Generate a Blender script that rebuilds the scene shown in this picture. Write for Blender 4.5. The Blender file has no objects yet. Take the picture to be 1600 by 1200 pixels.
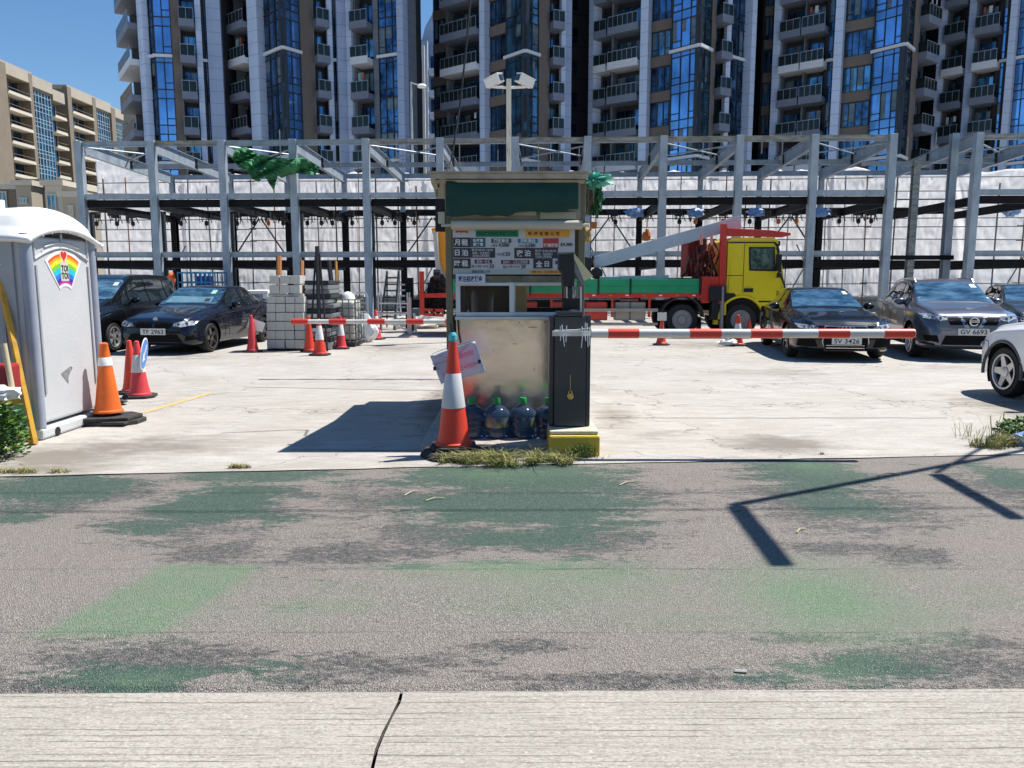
import bpy, bmesh, math, random
from mathutils import Vector, Matrix, noise, geometry
from mathutils.bvhtree import BVHTree
R = math.radians
random.seed(7)
scene = bpy.context.scene
col = scene.collection

# ---------------------------------------------------------------- camera
CAM_H, PITCH, F = 1.58, R(7.74), 1200.0
cd = bpy.data.cameras.new("camera"); cam = bpy.data.objects.new("camera", cd); col.objects.link(cam)
cam.location = (0, 0, CAM_H); cam.rotation_euler = (R(90) - PITCH, 0, 0)
cd.lens = 27.0; cd.sensor_width = 36.0; cd.clip_start = 0.1; cd.clip_end = 2000
scene.camera = cam

# ---------------------------------------------------------------- light
SUN_EL = R(60); SUN_AZ = (0.90, 0.43)
w = bpy.data.worlds.new("World"); scene.world = w; w.use_nodes = True
nt = w.node_tree; bg = nt.nodes["Background"]
sky = nt.nodes.new("ShaderNodeTexSky"); sky.sky_type = 'NISHITA'; sky.sun_disc = False
sky.sun_elevation = SUN_EL; sky.sun_rotation = math.atan2(SUN_AZ[0], SUN_AZ[1])
sky.altitude = 0; sky.air_density = 1.0; sky.dust_density = 0.0; sky.ozone_density = 3.0
hs = nt.nodes.new('ShaderNodeHueSaturation'); hs.inputs['Saturation'].default_value = 1.18; nt.links.new(sky.outputs[0], hs.inputs['Color']); nt.links.new(hs.outputs[0], bg.inputs[0]); bg.inputs[1].default_value = 0.088
sd = bpy.data.lights.new("sun", 'SUN'); sd.energy = 5.0; sd.angle = R(0.5); sd.color = (1.0, 0.955, 0.89)
sun = bpy.data.objects.new("sun", sd); col.objects.link(sun)
n_ = math.hypot(*SUN_AZ)
SV = Vector((SUN_AZ[0] / n_ * math.cos(SUN_EL), SUN_AZ[1] / n_ * math.cos(SUN_EL), math.sin(SUN_EL)))
sun.rotation_euler = SV.to_track_quat('Z', 'Y').to_euler(); sun.location = SV * 50
vs = scene.view_settings; vs.view_transform = 'Standard'; vs.look = 'None'; vs.exposure = 0.6; vs.gamma = 1
scene.render.engine = 'CYCLES'
scene.cycles.max_bounces = 7; scene.cycles.transparent_max_bounces = 10
scene.cycles.caustics_reflective = False; scene.cycles.caustics_refractive = False

# ---------------------------------------------------------------- measuring: photo pixel -> place
def P(px, py, Y):
    u = (px - 800) / F; v = (600 - py) / F
    dy = math.cos(PITCH) + v * math.sin(PITCH); dz = -math.sin(PITCH) + v * math.cos(PITCH)
    t = Y / dy
    return Vector((u * t, Y, CAM_H + dz * t))
def G(px, py, z=0.0):
    u = (px - 800) / F; v = (600 - py) / F
    dy = math.cos(PITCH) + v * math.sin(PITCH); dz = -math.sin(PITCH) + v * math.cos(PITCH)
    t = (z - CAM_H) / dz
    return Vector((u * t, dy * t, z))

# ---------------------------------------------------------------- materials
MATS = {}
def mat(name, c, rough=0.6, metal=0.0, var=0.12, scale=3.0, bump=0.0, bscale=None, coat=0.0, spec=0.5,
        c2=None, stretch=(1, 1, 1), trans=0.0, alpha=1.0, detail=6.0, thr=None, ior=1.45):
    if name in MATS: return MATS[name]
    m = bpy.data.materials.new(name); m.use_nodes = True; t = m.node_tree; b = t.nodes["Principled BSDF"]
    b.inputs["Roughness"].default_value = rough; b.inputs["Metallic"].default_value = metal
    b.inputs["Specular IOR Level"].default_value = spec; b.inputs["Coat Weight"].default_value = coat
    b.inputs["Coat Roughness"].default_value = 0.03; b.inputs["IOR"].default_value = ior
    b.inputs["Transmission Weight"].default_value = trans; b.inputs["Alpha"].default_value = alpha
    tc = t.nodes.new("ShaderNodeTexCoord"); mp = t.nodes.new("ShaderNodeMapping"); mp.inputs["Scale"].default_value = stretch
    t.links.new(tc.outputs["Object"], mp.inputs[0])
    nz = t.nodes.new("ShaderNodeTexNoise"); nz.inputs["Scale"].default_value = scale; nz.inputs["Detail"].default_value = detail
    nz.inputs["Roughness"].default_value = 0.65
    t.links.new(mp.outputs[0], nz.inputs["Vector"])
    rp = t.nodes.new("ShaderNodeValToRGB"); lo, hi = thr or (0.3, 0.7)
    rp.color_ramp.elements[0].position = lo; rp.color_ramp.elements[1].position = hi
    if c2 is None:
        a = [max(0, x * (1 - var)) for x in c]; z = [min(1, x * (1 + var)) for x in c]
    else: a, z = c, c2
    rp.color_ramp.elements[0].color = (*a, 1); rp.color_ramp.elements[1].color = (*z, 1)
    t.links.new(nz.outputs["Fac"], rp.inputs[0]); t.links.new(rp.outputs[0], b.inputs["Base Color"])
    if bump:
        bp = t.nodes.new("ShaderNodeBump"); bp.inputs["Strength"].default_value = bump; bp.inputs["Distance"].default_value = 0.02
        if bscale:
            n2 = t.nodes.new("ShaderNodeTexNoise"); n2.inputs["Scale"].default_value = bscale; n2.inputs["Detail"].default_value = 4
            t.links.new(mp.outputs[0], n2.inputs["Vector"]); t.links.new(n2.outputs["Fac"], bp.inputs["Height"])
        else: t.links.new(nz.outputs["Fac"], bp.inputs["Height"])
        t.links.new(bp.outputs[0], b.inputs["Normal"])
    MATS[name] = m
    return m
def paintm(name, c, **k):
    k.setdefault('rough', 0.3); k.setdefault('var', 0.06); return mat(name, c, **k)
black = mat('black_rubber', (0.018, 0.018, 0.02), 0.7)
dblack = mat('matt_black', (0.012, 0.012, 0.014), 0.55)
ink = mat('dark_ink', (0.03, 0.03, 0.035), 0.6)
white = mat('white_paint', (0.75, 0.75, 0.73), 0.45, var=0.05)
offw = mat('off_white_plastic', (0.62, 0.61, 0.56), 0.5, var=0.08)
red = mat('red_paint', (0.62, 0.035, 0.02), 0.35, var=0.12)
redpl = mat('red_plastic', (0.75, 0.05, 0.025), 0.4, var=0.10, scale=6)
chrome = mat('chrome', (0.75, 0.75, 0.77), 0.12, 1.0, var=0.03)
alum = mat('aluminium', (0.55, 0.57, 0.6), 0.35, 0.8, var=0.1)
galv = mat('galvanised_steel', (0.25, 0.30, 0.35), 0.5, 0.3, c2=(0.44, 0.50, 0.56), scale=2.6, thr=(0.3, 0.75), stretch=(1, 1, .5))
dsteel = mat('dark_steel', (0.035, 0.042, 0.05), 0.6, 0.2, var=0.4, scale=2)

# ---------------------------------------------------------------- mesh building
WM = {}
def thing(name, label, cat, loc=(0, 0, 0), rotz=0.0, group=None):
    o = bpy.data.objects.new(name, None); col.objects.link(o); o.empty_display_size = 0.2
    o.location = loc; o.rotation_euler = (0, 0, rotz); o['label'] = label; o['category'] = cat
    if group: o['group'] = group
    WM[o] = Matrix.Translation(loc) @ Matrix.Rotation(rotz, 4, 'Z')
    return o
def tag(o, label, cat, group=None):
    o['label'] = label; o['category'] = cat
    if group: o['group'] = group
    return o
class MB:
    def __init__(s): s.v = []; s.f = []; s.mi = []; s.m = 0
    def add(s, vs, fs):
        n = len(s.v); s.v += [Vector(p) for p in vs]; s.f += [[i + n for i in f] for f in fs]; s.mi += [s.m] * len(fs); return s
    def box(s, x0, x1, y0, y1, z0, z1, M=None):
        vs = [Vector((x, y, z)) for z in (z0, z1) for y in (y0, y1) for x in (x0, x1)]
        if M is not None: vs = [M @ q for q in vs]
        return s.add(vs, [(0, 2, 3, 1), (4, 5, 7, 6), (0, 1, 5, 4), (2, 6, 7, 3), (0, 4, 6, 2), (1, 3, 7, 5)])
    def bar(s, a, b, w, h, up=(0, 0, 1)):
        a = Vector(a); b = Vector(b); d = (b - a).normalized(); up = Vector(up)
        if abs(d.dot(up)) > .98: up = Vector((0, 1, 0))
        x = d.cross(up).normalized(); z = x.cross(d)
        vs = [p + x * sx * w / 2 + z * sz * h / 2 for p in (a, b) for sx, sz in ((-1, -1), (1, -1), (1, 1), (-1, 1))]
        return s.add(vs, [(3, 2, 1, 0), (4, 5, 6, 7), (0, 1, 5, 4), (1, 2, 6, 5), (2, 3, 7, 6), (3, 0, 4, 7)])
    def ibeam(s, a, b, w, h, t=0.02, up=(0, 0, 1)):
        a = Vector(a); b = Vector(b); d = (b - a).normalized(); up = Vector(up)
        if abs(d.dot(up)) > .98: up = Vector((0, 1, 0))
        x = d.cross(up).normalized(); z = x.cross(d)
        s.bar(a + z * (h / 2 - t / 2), b + z * (h / 2 - t / 2), w, t, z); s.bar(a - z * (h / 2 - t / 2), b - z * (h / 2 - t / 2), w, t, z)
        s.bar(a, b, t, h - 2 * t, z); return s
    def tube(s, pts, r, n=8, cap=True):
        pts = [Vector(p) for p in pts]; rs = r if isinstance(r, (list, tuple)) else [r] * len(pts)
        vs = []; fs = []
        for i, p in enumerate(pts):
            d = (pts[min(i + 1, len(pts) - 1)] - pts[max(i - 1, 0)]).normalized()
            u = Vector((0, 0, 1)) if abs(d.z) < .9 else Vector((1, 0, 0))
            x = d.cross(u).normalized(); y = x.cross(d)
            for k in range(n):
                a = 2 * math.pi * k / n; vs.append(p + (x * math.cos(a) + y * math.sin(a)) * rs[i])
        for i in range(len(pts) - 1):
            for k in range(n):
                k2 = (k + 1) % n; fs.append((i * n + k, (i + 1) * n + k, (i + 1) * n + k2, i * n + k2))
        if cap: fs.append(tuple(range(n))); fs.append(tuple(reversed(range((len(pts) - 1) * n, len(pts) * n))))
        return s.add(vs, fs)
    def lathe(s, prof, n=24, c=(0, 0, 0), axis='Z', sq=None):
        c = Vector(c); vs = []; fs = []
        for r, z in prof:
            for k in range(n):
                a = 2 * math.pi * k / n; x = r * math.cos(a); y = r * math.sin(a)
                if axis == 'Z': vs.append(c + Vector((x, y, z)))
                elif axis == 'X': vs.append(c + Vector((z, x, y)))
                else: vs.append(c + Vector((x, z, y)))
        for i in range(len(prof) - 1):
            for k in range(n):
                k2 = (k + 1) % n; fs.append((i * n + k, i * n + k2, (i + 1) * n + k2, (i + 1) * n + k))
        fs.append(tuple(reversed(range(n)))); fs.append(tuple(range((len(prof) - 1) * n, len(prof) * n)))
        return s.add(vs, fs)
    def prism(s, poly, a, b, axis='Y'):
        def q(u, v, w_): return (u, w_, v) if axis == 'Y' else ((w_, u, v) if axis == 'X' else (u, v, w_))
        n = len(poly); vs = [q(u, v, a) for u, v in poly] + [q(u, v, b) for u, v in poly]
        return s.add(vs, [tuple(range(n)), tuple(range(2 * n - 1, n - 1, -1))] + [(i, (i + 1) % n + 0, (i + 1) % n + n, i + n) for i in range(n)])
    def mesh(s, name, mats, smooth=False):
        me = bpy.data.meshes.new(name); me.from_pydata([tuple(q) for q in s.v], [], s.f)
        bm = bmesh.new(); bm.from_mesh(me); bmesh.ops.recalc_face_normals(bm, faces=bm.faces); bm.to_mesh(me); bm.free()
        for m in (mats if isinstance(mats, (list, tuple)) else [mats]): me.materials.append(m)
        if len(me.materials) > 1: me.polygons.foreach_set('material_index', s.mi)
        if smooth:
            me.polygons.foreach_set('use_smooth', [True] * len(me.polygons))
            try: me.set_sharp_from_angle(angle=R(40))
            except Exception: pass
        return me
    def build(s, name, mats, parent=None, smooth=False, bevel=0, world=False, seg=2):
        if world and parent is not None:
            inv = WM[parent].inverted(); s.v = [inv @ q for q in s.v]
        o = bpy.data.objects.new(name, s.mesh(name, mats, smooth)); col.objects.link(o)
        if parent is not None: o.parent = parent; WM[o] = WM[parent].copy()
        else: WM[o] = Matrix.Identity(4)
        if bevel:
            b = o.modifiers.new('bevel', 'BEVEL'); b.width = bevel; b.segments = seg; b.limit_method = 'ANGLE'; b.angle_limit = R(35)
        return o
def solo(mb, name, mats, label, cat, group=None, base=None, **k):
    """a thing that is one mesh, its origin at its base"""
    if base is None:
        xs = [q.x for q in mb.v]; ys = [q.y for q in mb.v]; zs = [q.z for q in mb.v]
        base = Vector(((min(xs) + max(xs)) / 2, (min(ys) + max(ys)) / 2, min(zs)))
    base = Vector(base); mb.v = [q - base for q in mb.v]
    o = mb.build(name, mats, None, **k); o.location = base; WM[o] = Matrix.Translation(base)
    return tag(o, label, cat, group)
def struct(mb, name, m, kind='structure', **k):
    o = mb.build(name, m, None, **k); o['kind'] = kind; return o
def place_copy(src, parent, loc):
    c = src.copy(); col.objects.link(c); c.parent = parent; c.location = loc
    return c
def copy_tree(root, loc, rotz, label, group=None):
    r = root.copy(); col.objects.link(r); r.location = loc; r.rotation_euler = (0, 0, rotz); r['label'] = label
    if group: r['group'] = group
    WM[r] = Matrix.Translation(loc) @ Matrix.Rotation(rotz, 4, 'Z')
    for ch in list(root.children):
        c = ch.copy(); col.objects.link(c); c.parent = r; WM[c] = WM[r].copy()
        for g in list(ch.children):
            d = g.copy(); col.objects.link(d); d.parent = c
    return r
_tx = {}
def text2d(body, size, bold=0.0):
    key = (body, size, bold)
    if key in _tx: return _tx[key]
    cu = bpy.data.curves.new('t', 'FONT'); cu.body = body; cu.size = size; cu.offset = bold; cu.resolution_u = 3
    cu.align_x = 'CENTER'; cu.align_y = 'CENTER'
    o = bpy.data.objects.new('t', cu); col.objects.link(o); bpy.context.view_layer.update()
    me = bpy.data.meshes.new_from_object(o.evaluated_get(bpy.context.evaluated_depsgraph_get()))
    r = ([v.co.copy() for v in me.vertices], [tuple(p.vertices) for p in me.polygons])
    bpy.data.objects.remove(o); bpy.data.curves.remove(cu); bpy.data.meshes.remove(me)
    _tx[key] = r; return r
def text(mb, body, size, M, bold=0.0, fit=None):
    """letters centred at M's origin, x right and y up in M's plane; fit = width the line is given"""
    v, f = text2d(body, size, bold)
    if not v: return
    xs = [q.x for q in v]; ys = [q.y for q in v]; cx = (min(xs) + max(xs)) / 2; cy = (min(ys) + max(ys)) / 2
    k = fit / (max(xs) - min(xs)) if fit else 1
    mb.add([M @ Vector(((q.x - cx) * k, q.y - cy, 0)) for q in v], f)
FACE = Matrix.Rotation(R(90), 4, 'X')          # x right, y up, facing -Y (towards the camera side)
def at(x, y, z, rot=None): return Matrix.Translation((x, y, z)) @ (rot if rot is not None else Matrix.Identity(4)) @ FACE
# ================================================================ GROUND
def node(t, typ, **k):
    n = t.nodes.new(typ)
    for a, b in k.items(): setattr(n, a, b)
    return n
def mixc(t, fac, a, b):
    m = t.nodes.new("ShaderNodeMix"); m.data_type = 'RGBA'
    for s, v in ((m.inputs[0], fac), (m.inputs[6], a), (m.inputs[7], b)):
        if isinstance(v, (tuple, float, int)): s.default_value = v if not isinstance(v, tuple) else (*v, 1)
        else: t.links.new(v, s)
    return m.outputs[2]
def nz(t, scale, stretch=(1, 1, 1), detail=5, rough=.6, dist=0.0):
    tc = t.nodes.new("ShaderNodeNewGeometry"); mp = t.nodes.new("ShaderNodeMapping"); mp.inputs["Scale"].default_value = stretch
    t.links.new(tc.outputs["Position"], mp.inputs[0]); n = t.nodes.new("ShaderNodeTexNoise")
    n.inputs["Scale"].default_value = scale; n.inputs["Detail"].default_value = detail; n.inputs["Roughness"].default_value = rough
    n.inputs["Distortion"].default_value = dist
    t.links.new(mp.outputs[0], n.inputs["Vector"]); return n.outputs["Fac"]
def ramp(t, f, p0, p1, c0=(0, 0, 0), c1=(1, 1, 1)):
    r = t.nodes.new("ShaderNodeValToRGB"); r.color_ramp.elements[0].position = p0; r.color_ramp.elements[1].position = p1
    r.color_ramp.elements[0].color = (*c0, 1); r.color_ramp.elements[1].color = (*c1, 1); t.links.new(f, r.inputs[0]); return r.outputs[0]
def math_(t, op, a, b=None, clamp=False):
    m = t.nodes.new("ShaderNodeMath"); m.operation = op; m.use_clamp = clamp
    for i, v in enumerate((a, b)):
        if v is None: continue
        if isinstance(v, (int, float)): m.inputs[i].default_value = v
        else: t.links.new(v, m.inputs[i])
    return m.outputs[0]
def newmat(name, rough=.85):
    m = bpy.data.materials.new(name); m.use_nodes = True; t = m.node_tree; b = t.nodes["Principled BSDF"]
    b.inputs["Roughness"].default_value = rough; b.inputs["Specular IOR Level"].default_value = .3; return m, t, b
def bump(t, b, h, strength, dist=.01):
    bp = t.nodes.new("ShaderNodeBump"); bp.inputs["Strength"].default_value = strength; bp.inputs["Distance"].default_value = dist
    t.links.new(h, bp.inputs["Height"]); t.links.new(bp.outputs[0], b.inputs["Normal"])

# yard concrete: pale, streaked along X, stained
yard_m, t, b = newmat('yard_concrete')
c = ramp(t, nz(t, .5, (.7, 1, 1), 6), .34, .66, (.35, .325, .29), (.44, .415, .38))
c = mixc(t, ramp(t, nz(t, 7, (.3, 1, 1), 9, .78, .2), .46, .66), c, (.50, .475, .43))
c = mixc(t, math_(t, 'MULTIPLY', ramp(t, nz(t, 15, (.2, 1, 1), 8, .75, .3), .55, .66), .6), c, (.20, .18, .15))
c = mixc(t, math_(t, 'MULTIPLY', ramp(t, nz(t, .85, (.8, 1.3, 1), 9, .7, .4), .56, .74), .45), c, (.25, .23, .20))
c = mixc(t, math_(t, 'MULTIPLY', ramp(t, nz(t, 90, (.5, 1, 1), 3), .5, .66), .5), c, (.23, .21, .18))
at_ = t.nodes.new("ShaderNodeAttribute"); at_.attribute_name = 'stain'
c = mixc(t, math_(t, 'MULTIPLY', ramp(t, math_(t, 'ADD', at_.outputs["Fac"], math_(t, 'MULTIPLY', math_(t, 'SUBTRACT', nz(t, 3.5, (.5, 1, 1), 9, .75), .5), 1.1)), .28, .62), .85), c, (.17, .15, .125))
t.links.new(c, b.inputs["Base Color"]); big_s = ramp(t, nz(t, .33, (1, 1.6, 1), 7, .7, .6), .48, .66)
c = mixc(t, math_(t, 'MULTIPLY', big_s, .35), c, (.27, .235, .185))
tc_ = t.nodes.new("ShaderNodeTexVoronoi"); tc_.feature = 'DISTANCE_TO_EDGE'; tc_.inputs["Scale"].default_value = .38; g2_ = t.nodes.new("ShaderNodeNewGeometry")
mx_ = t.nodes.new("ShaderNodeVectorMath"); mx_.operation = 'ADD'; nn_ = t.nodes.new("ShaderNodeTexNoise"); nn_.inputs["Scale"].default_value = 2.0; nn_.inputs["Detail"].default_value = 6; t.links.new(g2_.outputs["Position"], nn_.inputs["Vector"])
t.links.new(g2_.outputs["Position"], mx_.inputs[0]); t.links.new(nn_.outputs["Color"], mx_.inputs[1]); t.links.new(mx_.outputs[0], tc_.inputs["Vector"])
crk = math_(t, 'LESS_THAN', tc_.outputs["Distance"], .0035)
c = mixc(t, math_(t, 'MULTIPLY', crk, .6), c, (.11, .10, .085)); t.links.new(c, b.inputs["Base Color"])
bump(t, b, nz(t, 60, (.25, 1, 1), 4), .35)

# broom-finished slab in the foreground
slab_m, t, b = newmat('broomed_concrete')
c = ramp(t, nz(t, 1.1, (1, 1, 1), 6), .3, .7, (.33, .305, .26), (.43, .40, .35))
gr = nz(t, 34, (.05, 1, 1), 7, .72, .15)
c = mixc(t, math_(t, 'MULTIPLY', ramp(t, gr, .58, .66), .45), c, (.20, .18, .15))
c = mixc(t, math_(t, 'MULTIPLY', ramp(t, nz(t, 75, (.035, 1, 1), 4, .7), .5, .6), .45), c, (.22, .2, .17))
c = mixc(t, math_(t, 'MULTIPLY', ramp(t, nz(t, 110, (.5, 1, 1), 4), .48, .62), .6), c, (.2, .18, .155))
c = mixc(t, ramp(t, nz(t, 170, (.3, 1, 1), 3), .58, .72), c, (.60, .57, .52))
g3_ = t.nodes.new("ShaderNodeNewGeometry"); s3_ = t.nodes.new("ShaderNodeSeparateXYZ"); t.links.new(g3_.outputs["Position"], s3_.inputs[0])
ph = math_(t, 'ADD', math_(t, 'DIVIDE', s3_.outputs[1], .036), math_(t, 'MULTIPLY', nz(t, 1.3, (.25, 1, 1), 8, .7), 2.2))
gv = math_(t, 'LESS_THAN', math_(t, 'FRACT', ph), math_(t, 'ADD', .04, math_(t, 'MULTIPLY', nz(t, 18, (.4, 1, 1), 3), .22)))
gk = math_(t, 'MULTIPLY', gv, ramp(t, nz(t, 6, (.16, 3.5, 1), 8, .8), .47, .56))
wet = ramp(t, s3_.outputs[0], .30, .62)
c = mixc(t, math_(t, 'MULTIPLY', math_(t, 'MULTIPLY', gk, .8), math_(t, 'ADD', math_(t, 'MULTIPLY', wet, .0), 1.0)), c, (.10, .088, .07))
t.links.new(c, b.inputs["Base Color"]); bump(t, b, math_(t, 'ADD', nz(t, 30, (.05, 1, 1), 6, .7), math_(t, 'MULTIPLY', nz(t, 160, (.5, 1, 1), 2), .5)), .8, .008)

# asphalt strip with worn green coating
asph_m, t, b = newmat('worn_coloured_asphalt', .8)
vor = node(t, "ShaderNodeTexVoronoi"); vor.inputs["Scale"].default_value = 165
g_ = t.nodes.new("ShaderNodeNewGeometry"); t.links.new(g_.outputs["Position"], vor.inputs["Vector"])
agg = ramp(t, vor.outputs["Color"], .2, .9, (.165, .146, .126), (.44, .40, .35))
agg = mixc(t, ramp(t, nz(t, 1.6, (.6, 1, 1), 6, .65), .38, .66), agg, (.31, .272, .24))
agg = mixc(t, math_(t, 'MULTIPLY', ramp(t, nz(t, 150, (1, 1, 1), 3, .6), .44, .56), .6), agg, (.10, .088, .085))
specks = ramp(t, nz(t, 210, (1, 1, 1), 1), .66, .72)
def attr(n):
    a = t.nodes.new("ShaderNodeAttribute"); a.attribute_name = n; return a.outputs["Fac"]
big = math_(t, 'SUBTRACT', nz(t, 2.3, (.5, 1.5, 1), 12, .78, .25), .5)
fine = math_(t, 'SUBTRACT', nz(t, 34, (.5, 1, 1), 6, .8), .5)
mid_ = math_(t, 'SUBTRACT', nz(t, 10, (.42, 1.2, 1), 10, .85, .2), .5)
edge = math_(t, 'ADD', math_(t, 'ADD', math_(t, 'MULTIPLY', big, 2.4), math_(t, 'MULTIPLY', mid_, 1.8)), math_(t, 'MULTIPLY', fine, 1.5))
def mask(n, lo, hi, k=1.0): return ramp(t, math_(t, 'ADD', attr(n), math_(t, 'MULTIPLY', edge, k)), lo, hi)
drk = mixc(t, ramp(t, nz(t, 120, (1, 1, 1), 2), .4, .7), (.03, .036, .037), (.11, .11, .11))
wr = ramp(t, nz(t, 38, (.6, 1, 1), 7, .85), .36, .54)
c = mixc(t, math_(t, 'MULTIPLY', math_(t, 'MULTIPLY', mask('dark', .40, .62, 1.15), wr), .92), agg, drk)
dg = mixc(t, ramp(t, nz(t, 100, (1, 1, 1), 3), .35, .7), (.028, .068, .052), (.065, .125, .092))
c = mixc(t, math_(t, 'MULTIPLY', math_(t, 'MULTIPLY', mask('teal', .42, .68, 1.0), math_(t, 'ADD', math_(t, 'MULTIPLY', wr, .42), .58)), .97), c, dg)
lg = mixc(t, ramp(t, nz(t, 120, (1, 1, 1), 3), .42, .66), (.10, .19, .10), (.185, .29, .165))
c = mixc(t, math_(t, 'MULTIPLY', mask('green', .2, .95, .45), .8), c, lg)
c = mixc(t, math_(t, 'MULTIPLY', specks, .7), c, (.7, .66, .62))
c = mixc(t, math_(t, 'MULTIPLY', ramp(t, attr('seam'), .2, .8), .7), c, (.045, .043, .04))
t.links.new(c, b.inputs["Base Color"])
bump(t, b, math_(t, 'ADD', vor.outputs["Distance"], math_(t, 'MULTIPLY', nz(t, 180, (1, 1, 1), 2), 1.0)), .9, .008)

def gridmesh(name, m, xs, ys, zf, attrs=None, clip=None):
    me = bpy.data.meshes.new(name); V = []; nx = len(xs); ny = len(ys)
    for j in range(ny):
        for i in range(nx):
            x, y = xs[i], ys[j]
            if clip: x, y = clip(x, y)
            V.append((x, y, zf(x, y)))
    Fc = [(j * nx + i, j * nx + i + 1, (j + 1) * nx + i + 1, (j + 1) * nx + i) for j in range(ny - 1) for i in range(nx - 1)]
    me.from_pydata(V, [], Fc); me.materials.append(m); me.polygons.foreach_set('use_smooth', [True] * len(Fc))
    for n, fn in (attrs or {}).items():
        a = me.attributes.new(n, 'FLOAT', 'POINT'); a.data.foreach_set('value', [fn(x, y) for x, y, z in V])
    o = bpy.data.objects.new(name, me); col.objects.link(o); return o
def lin(a, b, n): return [a + (b - a) * i / (n - 1) for i in range(n)]
def blob(cx, cy, rx, ry, amp=1.0, rect=False, skew=0.0):
    c = G(cx, cy); X0 = G(cx - rx, cy).x; X1 = G(cx + rx, cy).x; Y0 = G(cx, cy + ry).y; Y1 = G(cx, cy - ry).y
    ax = (X1 - X0) / 2; ay = (Y1 - Y0) / 2; ym = (Y0 + Y1) / 2
    def f(x, y):
        v = (y - ym) / ay; u = (x - c.x - skew * v * ax) / ax
        d = max(abs(u), abs(v)) if rect else math.hypot(u, v)
        return amp * max(0, min(1, (1.75 - d) / 1.5)) if not rect else amp * max(0, min(1, (1.12 - d) / .28))
    return f
def field(bl): return lambda x, y: max(f(x, y) for f in bl)
teal = field([blob(60, 765, 130, 28, 1.1), blob(20, 812, 70, 10, .95), blob(400, 745, 130, 12, 1.05), blob(340, 788, 100, 34, 1.1), blob(240, 826, 70, 12, .85), blob(420, 815, 60, 12, .7),
              blob(800, 752, 170, 28, 1.15), blob(740, 795, 120, 30, 1.1), blob(900, 795, 120, 45, 1.0), blob(830, 840, 130, 24, .85), blob(640, 885, 60, 8, .8), blob(1265, 742, 85, 28, 1.15), blob(1320, 790, 75, 26, 1.0),
              blob(1590, 752, 60, 26, .95), blob(180, 1058, 130, 22, .95), blob(430, 1045, 80, 20, .6), blob(1370, 1048, 120, 32, .95), blob(1190, 1060, 80, 15, .75), blob(800, 878, 200, 10, .6)])
dark = field([blob(80, 775, 160, 32, .95), blob(340, 800, 130, 46, 1.0), blob(330, 868, 95, 14, 1.0), blob(560, 868, 150, 17, 1.0), blob(700, 840, 150, 26, .95), blob(420, 880, 200, 8, .6),
              blob(800, 785, 260, 55, 1.0), blob(880, 840, 140, 36, .9), blob(1310, 790, 140, 42, .95), blob(1430, 868, 60, 16, .9), blob(1280, 858, 90, 12, .85), blob(1200, 745, 60, 26, .6),
              blob(1590, 770, 80, 34, .9), blob(220, 1030, 190, 30, .95), blob(120, 1068, 160, 14, .95), blob(570, 1045, 200, 24, .8), blob(1440, 1040, 200, 36, 1.0), blob(60, 1030, 60, 30, .6),
              blob(820, 1010, 100, 14, .7), blob(1000, 1062, 330, 12, .8), blob(1250, 1000, 120, 12, .6), blob(1560, 1010, 80, 20, .8)])
green = field([blob(245, 940, 92, 58, .8, True, .35), blob(240, 950, 130, 60, .55), blob(300, 888, 75, 6, .9), blob(800, 888, 190, 11, .85), blob(1290, 945, 170, 70, .86), blob(1190, 905, 60, 20, .6),
               blob(880, 905, 240, 30, .62), blob(900, 935, 260, 50, .5), blob(520, 950, 150, 45, .42), blob(1050, 950, 150, 50, .42), blob(1500, 920, 120, 40, .42), blob(200, 1062, 100, 14, .4), blob(1300, 1050, 120, 30, .42), blob(1270, 730, 60, 14, .5), blob(800, 740, 150, 14, .45)])
YN = lambda x: (G(0, 1085).y + (x - G(0, 1085).x) / (G(1600, 1077).x - G(0, 1085).x) * (G(1600, 1077).y - G(0, 1085).y))       # near edge of the strip
YF = lambda x: (G(0, 746).y + (x - G(0, 746).x) / (G(1600, 711).x - G(0, 746).x) * (G(1600, 711).y - G(0, 746).y))             # far edge
y890, y990, y812 = G(800, 890).y, G(800, 989).y, G(800, 835).y
def seam(x, y):
    wob = .012 * noise.noise(Vector((x * 2, 0, 3)))
    s = 0
    for yy, k, w_ in ((y890, 1.0, .014), (y990, .9, .014)):
        s = max(s, k * max(0, 1 - abs(y + wob - yy) / w_))
    return s * (.55 + .8 * abs(noise.noise(Vector((x * 1.5, y, 1)))))
xs = lin(-9, 9, 361); ys = lin(0, 1, 240)
def clipf(x, v): return x, YN(x) + .006 * noise.noise(Vector((x * 3, 0, 0))) + v * (YF(x) + .03 * noise.noise(Vector((x * 1.7, 5, 0))) + .012 * noise.noise(Vector((x * 9, 5, 0))) - YN(x))
ap = gridmesh('asphalt_path', asph_m, xs, ys, lambda x, y: .004 + .003 * noise.noise(Vector((x * 1.2, y * 1.2, 0))) + (-.010 if y < YN(x) + .03 else 0), {'teal': teal, 'dark': dark, 'green': green, 'seam': seam}, clipf)
ap['kind'] = 'structure'
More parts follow.
